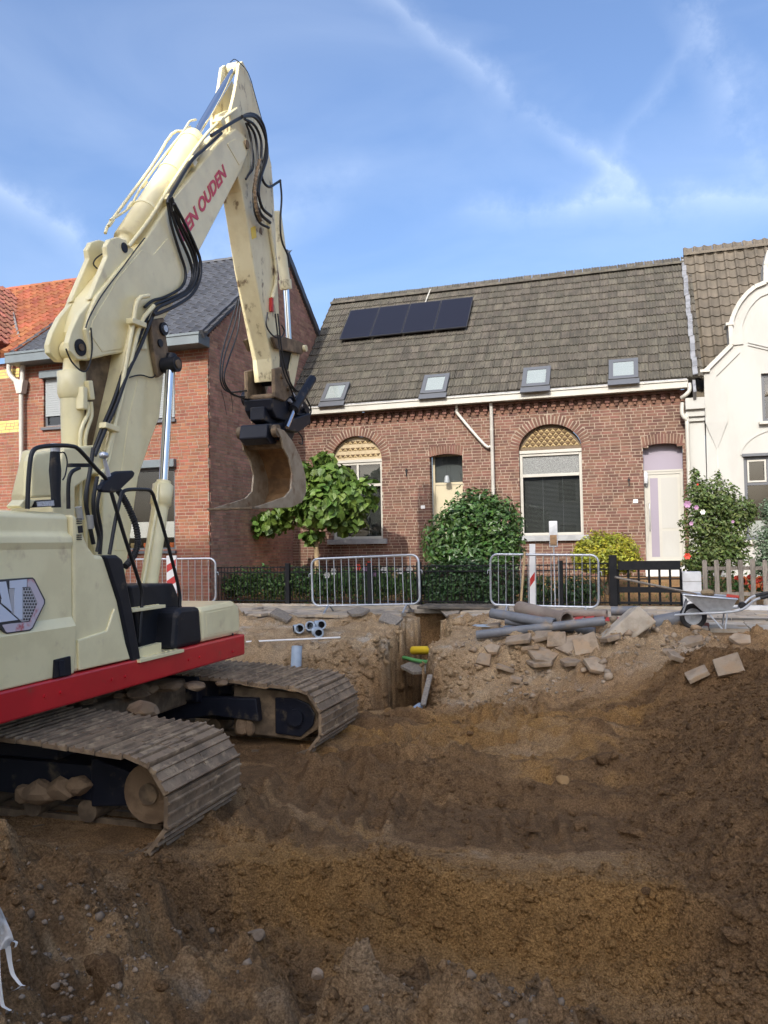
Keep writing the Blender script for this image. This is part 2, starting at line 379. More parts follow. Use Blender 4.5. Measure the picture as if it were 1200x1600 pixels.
def ground(x, y):
    x = np.asarray(x, float); y = np.asarray(y, float)
    n1 = fbm(x, y, .45, 4, 3); n2 = fbm(x, y, 1.6, 4, 11); n3 = fbm(x, y, 6.0, 4, 23, .55); n4 = fbm(x, y, 24.0, 2, 37, .6)
    # far bank: broken pavement edge, shelf of sand, then a crumbling drop into the pit
    edge = np.interp(x, EDX, EDY)+.25*n2+.10*n3
    t = edge-y; shelf = np.interp(x, [-30, -5.5, -4.2, -3.4, -2.9, -2.3, -1.5, -.5, .6, 2], [2.2, 2.1, 2.25, 2.2, 1.6, 1.25, .9, .7, .8, .9])+.35*n2+.12*n3
    drop = np.interp(x, [-30, -5, -4.2, -3, -2.3, -1.2, 0, 2], [1.2, .8, .35, .35, .7, 1.3, 2.2, 2.4])
    z = np.where(t < 0, 0.0, -.12*sst(0, .10, t)-.16*sst(.05, 1.6, t)*np.clip(shelf/1.6, .3, 1)-.60*sst(shelf, shelf+drop, t))
    z = np.where(t > shelf+drop, PITZ, z)
    pit = sst(0, .5, t-shelf-drop+.35)
    # pit floor: berms and ruts pushed up by the tracks
    b1 = .34*np.exp(-((y-9.05-.18*x)/.40)**2)*sst(-3.9, -3.2, x)*sst(.6, -.9, x)
    b2 = .34*np.exp(-(np.abs((y-7.45-.30*np.sin(x*1.1+.4))/.30))**1.5)*sst(-2.9, -2.0, x)*sst(1.0, -.4, x)
    b3 = .16*np.exp(-((y-8.25-.1*x)/.22)**2)*sst(-3.2, -2.4, x)
    b5 = .34*np.exp(-(((x+.55)/.75)**2+((y-8.5)/.55)**2)); hol = -.16*np.exp(-(((x+1.6)/.9)**2+((y-8.05)/.40)**2))
    v = y-.10*(x+1.4)**2+.10*n2; rut = (np.abs(((v/.26) % 1.0)-.5)*2)**.7
    rz = sst(6.45, 6.7, v)*sst(7.5, 7.1, v)*sst(-3.3, -2.6, x)*sst(.6, -.3, x)
    sv = (y-.07*(x+1.2)**2+.30*n1+.16*n2)/.58; sf = sv-np.floor(sv); amp = .5+1.2*np.clip(fbm(x, np.floor(sv), .7, 2, 41)+.2, 0, 1)
    ter = amp*(sst(0, .13, sf)-sf)*sst(6.5, 6.8, y)*sst(10.0, 9.0, y)*sst(-3.4, -2.6, x)*sst(1.2, .2, x)
    z = z+pit*(.34*b1+.42*b2+.45*b3+.6*b5+.5*hol+rz*.09*(rut-.4)+.15*ter)
    # prints left by the track shoes
    flat = sst(5.2, 5.4, y)*sst(6.6, 6.35, y)*sst(-3.6, -3.0, x)*sst(.7, -.3, x)
    ph = (x+.16*(y-6)+.05*n2)*2*math.pi/.22
    z = z+flat*(.036*np.tanh(3.0*(np.sin(ph)-.35))*np.clip(n2*2.2+.7, .05, 1.2)-.015)
    # near side: sharp cut face, ditch, spoil ridge, the camera's bank
    lip = 5.18+.14*n2+.09*n3+np.interp(x, [-4, -3, -2.2, -1, 0, .6, 1], [-.95, -.55, -.05, .02, -.02, -.3, -.7])
    cut = sst(lip+.01, lip-.16, y)*.68+sst(lip-.10, lip-.75, y)*.32
    z = z-.58*cut*sst(-3.7, -2.7, x)*sst(1.3, .3, x)+.015*np.exp(-((y-lip-.12)/.10)**2)*sst(-3.2, -2.6, x)*sst(.8, .1, x)
    crest = np.interp(x, [-6, -3, -2.5, -2.1, -1.4, -.9, -.3, .3, 1.2, 4], [-.54, -.46, -.46, -.56, -.62, -.50, -.68, -.70, -.62, -.45])
    yc = np.interp(x, [-6, -2.6, -1.6, -.9, 0, 1, 3], [3.5, 3.35, 3.2, 3.05, 2.95, 2.9, 2.9])
    dy = y-yc
    near = np.where(dy > 0, crest-.80*dy, crest-.12*np.exp(-((dy+.45)/.25)**2)+.06*np.clip(-dy-.6, 0, 3))+.10*n1+.27*n2+.11*n3
    z = np.maximum(z, near)
    # spoil heap on the right
    d = np.sqrt((x-3.2)**2+((y-7.5)*.92)**2)
    heap = np.minimum(1.3, 1.56-.72*np.sqrt(d*d+.10))+.22*n1+.09*n2
    k = .07; hh = np.clip(.5+.5*(heap-z)/k, 0, 1); z = z*(1-hh)+heap*hh+k*hh*(1-hh)
    # lower heap behind it, against the far bank
    d2 = np.sqrt(((x-1.1)*.8)**2+(y-9.9)**2); heap2 = .16-.55*d2+.16*n1+.12*n2
    z = np.maximum(z, np.minimum(heap2, -.05))
    # trench running in under the pavement, ragged and undercut
    xc = trench_c(y)+.22*vnoise(x*0+3, y, 1.7, 5); w = .33+.20*n2+.26*n3+.16*sst(11.3, 10.0, y)
    tr = sst(w+.12, w-.05, np.abs(x-xc-.1*n2))*sst(9.75, 10.05, y)*sst(14.93, 14.80, y)
    z = z*(1-tr)+tr*(-1.85+.1*n2)
    # loose relief: clods and crumbs in the dig, still in the gardens
    rough = np.where(y > edge+.15, .10, 1.0)*(1-.55*flat)*(1-.8*tr)
    cl = np.clip(n2*2.5+.75, .15, 1.3)
    z = z+rough*(.085*n2+.055*n3+.022*n4+cl*(.7*worley(x, y, 4.0, 3)*sst(0, .35, n1+n2)+.7*worley(x, y, 9.5, 5)*sst(-.25, .2, n3)+.8*worley(x, y, 21.0, 7)))
    gar = .40*sst(15.0, 18.2, y)*sst(40, 25, np.abs(x))*sst(30, 25, y)
    z = np.where(y > 14.95, gar, z)
    pav = (y > edge+.1)
    z = np.where(pav & (y <= 14.95) & (tr < .02), np.minimum(z, -.055), z)
    # beyond the dig the ground is the flat street
    out = sst(9, 16, np.abs(x+1))
    z = np.where(y < 14.95, z*(1-out)+out*(-.06), z)
    z = np.where(y < 1.0, np.minimum(z, -.2), z)
    under = sst(-3.15, -3.35, x)*sst(4.45, 4.65, y)*sst(8.7, 8.5, y)
    z = z+.07*sst(-2.6, -3.1, x)*sst(3.9, 4.3, y)*sst(9.2, 8.7, y); z = z*(1-under)+np.minimum(z, -.80)*under
    return z
def spaced(parts):
    o = []
    for a, b, st in parts: o += list(np.arange(a, b, st))
    return np.array(o)
gx = spaced([(-400, -60, 40), (-60, -16, 4), (-16, -8, .4), (-8, -4.6, .06), (-4.6, 3.4, .019), (3.4, 6, .08), (6, 12, .5), (12, 60, 6), (60, 401, 40)])
gy = spaced([(-400, -60, 40), (-60, -4, 4), (-4, 1.2, .3), (1.2, 5.6, .0155), (5.6, 9.5, .02), (9.5, 14.2, .026), (14.2, 16, .1), (16, 24, .5), (24, 60, 6), (60, 401, 40)])
XX, YY = np.meshgrid(gx, gy); ZZ = ground(XX, YY)
nxg, nyg = len(gx), len(gy)
me = bpy.data.meshes.new('ground'); nv = nxg*nyg
idx = np.arange(nv).reshape(nyg, nxg)
quads = np.stack([idx[:-1, :-1], idx[:-1, 1:], idx[1:, 1:], idx[1:, :-1]], -1).reshape(-1, 4)
me.vertices.add(nv); me.vertices.foreach_set('co', np.stack([XX, YY, ZZ], -1).astype(np.float32).ravel())
me.loops.add(quads.size); me.loops.foreach_set('vertex_index', quads.ravel().astype(np.int32))
me.polygons.add(len(quads)); me.polygons.foreach_set('loop_start', np.arange(0, quads.size, 4, dtype=np.int32)); me.polygons.foreach_set('loop_total', np.full(len(quads), 4, np.int32))
me.polygons.foreach_set('use_smooth', np.ones(len(quads), bool)); me.update()
# kinds of soil: R pale sand, G ochre subsoil, B grey gravelly topsoil, A dark moist topsoil and painted trench shade
def soil_kind(X, Y, Z):
    nA = fbm(X, Y, .8, 4, 51); nB = fbm(X, Y, 3.0, 4, 61)
    pale = sst(9.6, 11.2, Y+.9*nA)*sst(15, 14.4, Y)*sst(1.6, .2, X+nA)+.42*np.exp(-(((X+1.0)/1.9)**2+((Y-5.95+.3*nA)/.38)**2))*sst(-.25, .25, nA+nB+.1)
    pale = np.maximum(pale, .6*np.exp(-(((X+2.65)/.45)**2+((Y-3.1)/.25)**2)))
    ochre = np.exp(-((Y-4.95+.3*nA)/.33)**2)*sst(-3.2, -2.4, X)*sst(.9, 0, X)*.9+.8*np.exp(-((Y-9.0-.18*X+.4*nA)/.55)**2)*sst(-4, -3.2, X)*sst(1, -.6, X)+.5*sst(.05, .4, nA)*(Y < 10)
    grey = sst(4.1, 3.3, Y+.6*nA)*sst(-2.1, -1.5, X)*(.1+.6*sst(-.1, .3, nB+nA*.6))
    dh = np.sqrt((X-3.2)**2+((Y-7.5)*.92)**2); dark = .85*np.maximum(sst(3.75, 3.3, dh+.5*nA+.25*nB), sst(.1, .7, X+.5*nA)*sst(5.4, 4.8, Y))
    dark = np.maximum(dark, .8*sst(.55, .30, np.abs(X-trench_c(Y)))*sst(9.6, 10.0, Y)*sst(-.38, -.75, Z))  # shade down in the trench, painted as darker soil colour
    dark = np.maximum(dark, .75*sst(.06, .3, nA+.5*nB)*sst(9.4, 8.4, Y))
    nS = fbm(X*.35, (Y-.07*(X+1.2)**2)*1.9+.3*nA, 1.0, 4, 71, .6); zone = sst(5.2, 5.6, Y)*sst(10.2, 9.4, Y)*sst(1.6, .6, X)
    st = zone*sst(.03, .12, nS); dark = np.maximum(dark, .95*st); lt = zone*sst(-.06, -.16, nS); ochre = ochre+.55*lt; pale = np.maximum(pale, .32*lt*sst(-.1, .2, nB))
    nW = fbm(X*1.0, Y*1.6, 1.6, 4, 81, .6); zn = sst(5.0, 4.6, Y); dark = np.maximum(dark, .8*zn*sst(.04, .16, nW)); pale = np.maximum(pale, .28*zn*sst(-.10, -.22, nW))
    return np.clip(np.stack([pale*(1-dark), ochre*(1-.8*dark), grey, dark], -1), 0, 1).astype(np.float32)
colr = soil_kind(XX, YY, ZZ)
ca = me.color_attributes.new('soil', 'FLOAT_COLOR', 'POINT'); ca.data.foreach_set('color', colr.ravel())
def soil_material():
    m = bpy.data.materials.new('soil'); m.use_nodes = True; t = m.node_tree; nn = t.nodes; lk = t.links.new; b = nn['Principled BSDF']
    b.inputs['Roughness'].default_value = 1.0; b.inputs['Specular IOR Level'].default_value = .15
    g = nn.new('ShaderNodeNewGeometry'); at_ = nn.new('ShaderNodeAttribute'); at_.attribute_name = 'soil'
    sp = nn.new('ShaderNodeSeparateColor'); lk(at_.outputs['Color'], sp.inputs[0])
    def noise(sc, det=8, ro=.62):
        n = nn.new('ShaderNodeTexNoise'); n.inputs['Scale'].default_value = sc; n.inputs['Detail'].default_value = det; n.inputs['Roughness'].default_value = ro; lk(g.outputs['Position'], n.inputs['Vector']); return n.outputs['Fac']
    def rmp(s, a, bb):
        n = nn.new('ShaderNodeMapRange'); n.interpolation_type = 'SMOOTHSTEP'; n.inputs['From Min'].default_value = a; n.inputs['From Max'].default_value = bb; lk(s, n.inputs['Value']); return n.outputs[0]
    def mixc(f, a, bb):
        n = nn.new('ShaderNodeMix'); n.data_type = 'RGBA'; lk(f, n.inputs['Factor'])
        for key, q in (('A', a), ('B', bb)):
            if isinstance(q, tuple): n.inputs[key].default_value = (*q, 1)
            else: lk(q, n.inputs[key])
        return n.outputs['Result']
    base = mixc(rmp(noise(1.6), .38, .62), (.325, .19, .086), (.435, .262, .122))
    base = mixc(rmp(noise(14), .45, .7), base, (.24, .142, .066))
    oc = mixc(rmp(noise(5), .4, .65), (.44, .245, .085), (.335, .187, .068))
    pa = mixc(rmp(noise(3.2), .38, .62), (.58, .415, .245), (.46, .315, .175))
    pa = mixc(rmp(noise(1.3), .54, .68), pa, (.60, .51, .39))
    gr = mixc(rmp(noise(22), .4, .65), (.40, .265, .15), (.29, .187, .10))
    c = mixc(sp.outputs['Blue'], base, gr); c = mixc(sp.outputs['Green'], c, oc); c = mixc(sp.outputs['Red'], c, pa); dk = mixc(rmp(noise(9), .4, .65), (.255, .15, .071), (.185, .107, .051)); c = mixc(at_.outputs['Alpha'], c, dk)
    sp2 = mixc(rmp(noise(75, 3, .7), .32, .70), (.60, .58, .56), (1.32, 1.32, 1.32)); mm = nn.new('ShaderNodeMix'); mm.data_type = 'RGBA'; mm.blend_type = 'MULTIPLY'; mm.inputs['Factor'].default_value = 1.0; lk(c, mm.inputs['A']); lk(sp2, mm.inputs['B']); c = mm.outputs['Result']
    lk(c, b.inputs['Base Color'])
    h = nn.new('ShaderNodeMath'); h.operation = 'ADD'; lk(noise(28, 6, .7), h.inputs[0])
    h2 = nn.new('ShaderNodeMath'); h2.operation = 'MULTIPLY'; h2.inputs[1].default_value = .5; lk(noise(110, 4, .7), h2.inputs[0]); lk(h2.outputs[0], h.inputs[1])
    bn = nn.new('ShaderNodeBump'); bn.inputs['Strength'].default_value = 1; bn.inputs['Distance'].default_value = .045; lk(h.outputs[0], bn.inputs['Height']); lk(bn.outputs[0], b.inputs['Normal'])
    return m
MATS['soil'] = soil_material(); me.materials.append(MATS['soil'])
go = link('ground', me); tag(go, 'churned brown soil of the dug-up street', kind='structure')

# lawn strip and beds of the front gardens lie on the ground behind the fence
rng = random.Random(5)
g = G()
for i in range(2600):
    x = rng.uniform(-8.4, 4.5); y = rng.uniform(15.05, 17.6); z = float(.40*sst(15.0, 18.2, y)); a = rng.uniform(0, 6.28); hgt = rng.uniform(.03, .09); l = rng.uniform(-.03, .03)
    dx, dy = .008*math.cos(a), .008*math.sin(a)
    g.add([(x-dx, y-dy, z), (x+dx, y+dy, z), (x+l, y+l, z+hgt)], [(0, 1, 2)])
tag(g.build('grass', MATS['leaf_ground']), 'short green grass in the front gardens behind the fences', 'grass', kind='stuff')

# pavement: real slabs on a bed
pv = G(); pv.box(-22, -4.25, 13.45, 14.86, -.3, -.02); pv.box(-3.0, 9, 13.451, 14.861, -.3, -.021); pvo = tag(pv.build('pavement', MATS['mortar_dark']), kind='structure')
slab = G(); slab.box(-.146, .146, -.146, .146, -.03, .018); slm = slab.mesh('paving_slab', MATS['paver'])
smalls = G(); cnt = 0
for i in range(-36, 24):
    for j in range(7):
        x = i*.3+.15*(j % 2); y = 14.70-j*.3
        ed = float(np.interp(x, EDX, EDY))
        if y < ed+.22+rng.uniform(-.1, .25) or (abs(x-trench_c(y)) < .62 and y < 14.9): continue
        if x < -9.2 or x > 4.5:
            smalls.box(x-.146, x+.146, y-.146, y+.146, -.03, .016); continue
        o = link('paving_slab', slm, pvo); o.location = (x, y, rng.uniform(-.006, .006)); o.rotation_euler = (rng.uniform(-.012, .012), rng.uniform(-.012, .012), rng.uniform(-.02, .02)); cnt += 1
smalls.build('paving_slabs', MATS['paver'], pvo, kind='stuff')
# larger slabs with a kerb in front of the white house
for i in range(9):
    x = .55+i*.52
    for j in range(4):
        y = 12.72-j*.34
        if y-.2 < float(np.interp(x, [-1, .2, 1.2, 30], [12.4, 11.7, 11.35, 11.3]))+.15: continue
        s = G(); s.box(x-.25, x+.25, y-.16, y+.16, -.05, .006+.004*((i+j) % 3)); s.build('paving_slab', MATS['concrete'], pvo)
for i in range(5):
    k = G(); k.box(.2+i*1.0, 1.19+i*1.0, 12.93, 13.02, -.2, .05); k.build('kerb_stone', MATS['rubber_mat'], pvo, bevel=.01)

# ------------------------------------------------------------------ building kit
def brick_wall(parent, P0, ud, nd, L, z0, z1, openings, mb, mm, course=.07, bl=.228, ulim=None, nind=300, seed=1, thick=.24, bands=()):
    rg = random.Random(seed); ud = np.array([*ud, 0.0]); nd = np.array([*nd, 0.0]); P0 = np.array([*P0, 0.0])
    def P(u, n, z): return P0+u*ud+n*nd+np.array([0, 0, z])
    bricks = []; back = G(); j = .0155
    nc = int(round((z1-z0)/course))
    for c in range(nc):
        za = z0+c*course; zm = za+course/2
        ua, ub = (0, L) if ulim is None else ulim(za+course)
        if ub-ua < .05: continue
        iv = [(ua, ub, False, False)]
        for op in openings:
            r = op(zm)
            if not r: continue
            new = []
            for a, b, ta, tb in iv:
                if r[1] <= a or r[0] >= b: new.append((a, b, ta, tb)); continue
                if r[0] > a+.02: new.append((a, r[0], ta, True))
                if r[1] < b-.02: new.append((r[1], b, True, tb))
            iv = new
        for a, b, ta, tb in iv:
            a2, b2 = a+(.004 if ta else .014), b-(.004 if tb else .014)
            vs = [P(u, n, z) for z in (za, za+course) for u, n in ((a2, -.006), (b2, -.006), (b2, -thick), (a2, -thick))]
            back.add(vs, [(0, 1, 2, 3), (4, 7, 6, 5), (0, 4, 5, 1), (1, 5, 6, 2), (2, 6, 7, 3), (3, 7, 4, 0)])
        u = ua-rg.uniform(0, bl)-(bl/2 if c % 2 else 0); hdr = (c % 2 == 1)
        while u < ub:
            w = bl-j if not (hdr and rg.random() < .62) else (bl-j*2)/2
            for a, b, ta, tb in iv:
                p, q = max(u, a), min(u+w, b)
                if q-p > .025: bricks.append((p, q, za+j/2, (ta and p < a+.01) or (tb and q > b-.01), abs((q-p)-(bl-j)) < 1e-6))
            u += w+j
    wall = back.build('wall', MATS[mm], parent)
    h = course-j
    def faces(p, q, z, n, dp):
        return [P(uu, nn_, zz) for zz in (z, z+h) for uu, nn_ in ((p, n), (q, n), (q, -dp), (p, -dp))]
    FS = [(0, 3, 2, 1), (4, 5, 6, 7), (0, 1, 5, 4), (1, 2, 6, 5), (3, 0, 4, 7)]
    cand = sorted([b for b in bricks if b[4] and not b[3]], key=lambda b: float(np.linalg.norm(P((b[0]+b[1])/2, 0, b[2])-EYE)))[:nind]
    ids = set(map(id, cand)); J = G(); Yb = G()
    for b in bricks:
        if id(b) in ids: continue
        (Yb if any(lo <= b[2] < hi for lo, hi in bands) else J).add(faces(b[0], b[1], b[2], rg.uniform(-.002, .002), .2 if b[3] else .05), FS)
    J.build('bricks', MATS[mb], wall, kind='stuff')
    if Yb.v: Yb.build('bricks', MATS['brick_yellow'], wall, kind='stuff')
    me_ = None
    for b in cand:
        if me_ is None:
            gg = G(); w = (bl-j)/2; gg.add([uu*ud+n*nd+np.array([0, 0, zz]) for zz in (0, h) for uu, n in ((-w, 0), (w, 0), (w, -.05), (-w, -.05))], FS); me_ = gg.mesh('brick', MATS[mb])
        o = link('brick', me_, wall); o.location = P((b[0]+b[1])/2, rg.uniform(-.002, .002), b[2])
    return wall

def tile_verts(tw, th, prof, lift, over):
    """(u, s, n) corners of one roof tile; prof: (u fraction, height) across the width"""
    a = [(u*tw, 0, hh+lift) for u, hh in prof]; b = [(u*tw, th+over, hh+.004) for u, hh in prof]; c = [(u*tw, 0, -.012) for u, hh in prof]
    n = len(prof); fs = [(i, i+1, n+i+1, n+i) for i in range(n-1)]+[(2*n+i, 2*n+i+1, i+1, i) for i in range(n-1)]
    # closing sides, so that a tile reads as a piece of its own
    fs += [(0, n, 2*n), (n-1, 3*n-1, 2*n-1)]
    return a+b+c, fs
FLATRIB = [(0, .0), (.03, .026), (.13, .026), (.17, .003), (.33, .0), (.36, .018), (.45, .018), (.49, .002), (.65, .0), (.68, .018), (.77, .018), (.81, .002), (.965, .0)]
PAN = [(0, .012), (.10, .040), (.22, .046), (.34, .028), (.50, .006), (.68, .0), (.84, .004), (.97, .014)]
def tiled_roof(parent, E0, ud, s_, nn_, W, S, tw, th, prof, mname, nind=300, seed=3, keep=None, lift=.036, jit=.004, name='tile', base_mat=None):
    rg = random.Random(seed); E0, ud, s_, nn_ = (np.array(q, float) for q in (E0, ud, s_, nn_))
    g = G(); g.prism([E0-nn_*.02, E0+ud*W-nn_*.02, E0+ud*W+s_*S-nn_*.02, E0+s_*S-nn_*.02], -nn_*.09); bed = g.build('roof', MATS[base_mat or mname], parent)
    vs, fs = tile_verts(tw, th, prof, lift, .05); B = np.stack([ud, s_, nn_], 1); gm = G(); gm.add(vs, fs); me_ = gm.mesh(name, MATS[mname])
    nc, nr = int(math.ceil(W/tw)), int(math.ceil(S/th)); spots = []
    for r in range(nr):
        for c in range(nc):
            u, s2 = c*tw, r*th
            if keep and not keep(u+tw/2, s2+th/2): continue
            spots.append((u, s2))
    spots.sort(key=lambda q: float(np.linalg.norm(E0+ud*q[0]+s_*q[1]-EYE)))
    J = G()
    for k, (u, s2) in enumerate(spots):
        P = E0+ud*(u+rg.uniform(-jit, jit))+s_*(s2+rg.uniform(-jit*2, jit*2))+nn_*rg.uniform(0, jit); tl = rg.uniform(-.012, .012)*(jit/.004)
        if k < nind:
            o = link(name, me_, bed)
            M3 = Matrix([[B[i][0], B[i][1], B[i][2]] for i in range(3)]) @ Matrix.Rotation(tl, 3, 'Z')
            o.matrix_basis = Matrix.Translation(Vector(P)) @ M3.to_4x4()
        else:
            J.add([P+B@np.array(v) for v in vs], fs)
    if J.v: J.build(name+'s', MATS[mname], bed, kind='stuff')
    return bed
def ridge_caps(parent, A, B_, mname, r=.11, step=.38, name='ridge_tile'):
    A, B_ = np.array(A, float), np.array(B_, float); L = np.linalg.norm(B_-A); d = (B_-A)/L; n = int(L/step)
    for i in range(n):
        p = A+d*(i*L/n); q = A+d*((i+1)*L/n+.03); side = np.cross(d, [0, 0, 1.0]); vs = []; fs = []
        for k, (pp, rr) in enumerate(((p, r*1.12), (q, r))):
            for a in range(7):
                t = math.pi*a/6; vs.append(pp+side*rr*math.cos(t)+np.array([0, 0, 1])*(rr*.8*math.sin(t)-.02))
        fs = [(a, a+1, 8+a, 7+a) for a in range(6)]+[tuple(range(7))]
        g = G(); g.add(vs, fs, False); g.build(name, MATS[mname], parent)
def frame_rect(g, x0, x1, z0, z1, w, y0, y1):
    """four frame bars in the XZ plane between y0 and y1"""
    g.box(x0, x0+w, y0, y1, z0, z1); g.box(x1-w, x1, y0, y1, z0, z1); g.box(x0+w, x1-w, y0, y1, z1-w, z1); g.box(x0+w, x1-w, y0, y1, z0, z0+w)
def blinds(x0, x1, z0, z1, y, step=.05):
    g = G(); z = z0
    while z < z1:
        g.add([(x0, y-.012, z), (x1, y-.012, z), (x1, y+.012, z+.022), (x0, y+.012, z+.022)], [(0, 1, 2, 3)]); z += step
    return g
def room(parent, x0, x1, z0, z1, y, depth=.5):
    g = G(); g.add([(x0, y, z0), (x1, y, z0), (x1, y+depth, z0), (x0, y+depth, z0), (x0, y, z1), (x1, y, z1), (x1, y+depth, z1), (x0, y+depth, z1)],
                   [(0, 1, 2, 3), (4, 7, 6, 5), (1, 5, 6, 2), (2, 6, 7, 3), (3, 7, 4, 0)])
    return g.build('room', MATS['room_dark'], parent)
def arch_bricks(parent, cx, z, a, b, y, mname, ring=.215, n=None, t0=0.0, t1=math.pi, w=.062):
    """bricks on end round an elliptical arch"""
    n = n or int(abs(t1-t0)*(a+b)/2/(w*1.06)); mg = MATS[mname]
    for i in range(n):
        t = t0+(t1-t0)*(i+.5)/n; c, s = math.cos(t), math.sin(t)
        nx, nz = c/a, s/b; l = math.hypot(nx, nz); nx /= l; nz /= l
        p = np.array([cx+a*c+nx*ring/2, y, z+b*s+nz*ring/2])
        g = G(); g.obox((0, 0, 0), np.array([nx, 0, nz])*ring/2, np.array([-nz, 0, nx])*(w*.42), (0, .08, 0))
        o = g.build('arch_brick', mg, parent); o.location = p+np.array([0, .076, 0])
def pipe_run(parent, pts, r, mname, name='downpipe'):
    return G().tube(pts, r, 12).build(name, MATS[mname], parent)
# ------------------------------------------------------------------ the long brick house with the solar panels
YF = 18.84
H = root('brick_house', (-3.8, YF, .4), 'long low red-brick house with arched windows, old grey roof tiles and four solar panels', 'house')
LW = dict(x0=-7.50, x1=-6.16, zs=3.34, zb=1.37, cx=-6.83, a=.67, b=.62)
RW = dict(x0=-2.76, x1=-1.32, zs=3.36, zb=1.37, cx=-2.04, a=.72, b=.60)
LD = (-4.93, -4.12); RD = (.02, .855)
def arch_open(w):
    def f(z):
        if z < w['zb'] or z > w['zs']+w['b']: return None
        if z <= w['zs']: return (w['x0']+8.62, w['x1']+8.62)
        hw = w['a']*math.sqrt(max(0, 1-((z-w['zs'])/w['b'])**2)); return (w['cx']-hw+8.62, w['cx']+hw+8.62)
    return f
def door_open(x0, x1, top):
    def f(z):
        if z > top+.06: return None
        if z > top: return (x0+8.62+.12, x1+8.62-.12)
        return (x0+8.62, x1+8.62)
    return f
def arch_ring_open(w):
    """room for the ring of bricks on end"""
    def f(z):
        if z < w['zs']+.012 or z > w['zs']+w['b']+.215: return None
        a, b = w['a']+.215, w['b']+.215
        hw = a*math.sqrt(max(0, 1-((z-w['zs'])/b)**2)); return (w['cx']-hw+8.62, w['cx']+hw+8.62)
    return f
def lintel_open(x0, x1, top):
    def f(z): return (x0+8.62-.04, x1+8.62+.04) if top+.045 < z < top+.27 else None
    return f
wallM = brick_wall(H, (-8.62, YF), (1, 0), (0, -1), 9.58, .425, 4.275,
                   [arch_open(LW), arch_open(RW), door_open(*LD, 3.33), door_open(*RD, 3.31), arch_ring_open(LW), arch_ring_open(RW), lintel_open(*LD, 3.33), lintel_open(*RD, 3.31)],
                   'brick_red', 'mortar', nind=300, seed=7)
# backing behind the arch rings and the segmental door lintels
for w in (LW, RW):
    n = 24; e_ = lambda e: [(w['cx']+(w['a']+e)*math.cos(math.pi*i/n), YF+.008, w['zs']+(w['b']+e)*math.sin(math.pi*i/n)) for i in range(n+1)]
    ins, ous = e_(.006), e_(.27); vs = ins+ous+[(x, y+.2, z) for x, y, z in ins+ous]; m1 = n+1; fs = []
    for i in range(n): fs += [(i, m1+i, m1+i+1, i+1), (i, i+1, 2*m1+i+1, 2*m1+i), (m1+i+1, m1+i, 3*m1+i, 3*m1+i+1)]
    G().add(vs, fs).build('arch_bed', MATS['mortar'], H)
for (x0, x1), top in ((LD, 3.33), (RD, 3.31)):
    G().prism([(x0-.06, YF+.008, top+.01), (x0+.12, YF+.008, top+.05), ((x0+x1)/2, YF+.008, top+.075), (x1-.12, YF+.008, top+.05), (x1+.06, YF+.008, top+.01), (x1+.06, YF+.008, top+.31), (x0-.06, YF+.008, top+.31)], (0, .23, 0)).build('lintel_bed', MATS['mortar'], H)
for w in (LW, RW): arch_bricks(wallM, w['cx'], w['zs'], w['a']+.002, w['b']+.002, YF, 'brick_red')
for (x0, x1), top in ((LD, 3.33), (RD, 3.31)):
    n = 13
    for i in range(n):
        f = (i+.5)/n; x = x0-.02+(x1-x0+.04)*f; cv = .06*(1-(2*f-1)**2); tl = (2*f-1)*.16
        o = G().obox((0, 0, 0), (.027*math.cos(tl), 0, -.027*math.sin(tl)), (0, .09, 0), (.115*math.sin(tl), 0, .115*math.cos(tl))).build('arch_brick', MATS['brick_red'], wallM)
        o.location = (x, YF+.085, top+.115+cv)
# corbelled cornice and white box gutter
g = G(); g.box(-8.6, .95, YF-.004, YF+.24, 4.276, 4.53); g.build('cornice_bed', MATS['brick_red'], H)
dm = G().box(-.05, .05, -.075, 0, 0, .055).mesh('cornice_brick', MATS['brick_red']); dm2 = G().box(-.03, .03, -.05, 0, 0, .06).mesh('cornice_brick', MATS['brick_red']); dm3 = G().box(-.095, .095, -.10, 0, 0, .052).mesh('cornice_brick', MATS['brick_red'])
for i in range(48):
    x = -8.52+i*.2
    for m_, dx, z, n in ((dm, 0, 4.35, 0), (dm2, 0, 4.285, 1), (dm3, 0, 4.475, 2), (dm, .0, 4.412, 3)):
        if x > .93: continue
        o = link('cornice_brick', m_, wallM); o.location = (x, YF-.0045, z)
g = G(); g.box(-8.58, 1.0, YF-.30, YF-.10, 4.535, 4.70); g.box(-8.58, 1.0, YF-.325, YF-.30, 4.675, 4.705); gut = g.build('gutter', MATS['white_paint'], H, bevel=.008)
g = G(); g.box(-8.58, .98, YF-.28, YF+.3, 4.705, 4.74); g.build('gutter_lining', MATS['lead'], H)
# downpipes
pipe_run(H, [(-3.37, YF-.16, 4.54), (-3.37, YF-.10, 4.40), (-3.37, YF-.09, .45)], .043, 'zinc')
pipe_run(H, smooth_line([(-4.2, YF-.18, 4.54), (-4.2, YF-.10, 4.42), (-4.16, YF-.09, 4.30), (-3.56, YF-.09, 3.56), (-3.40, YF-.09, 3.50)], 4), .036, 'zinc')
for z in (3.9, 2.5, 1.2): G().ring((-3.37, YF-.09, z), (0, 0, 1), .04, .052, .03, 14).build('pipe_clip', MATS['zinc'], H)
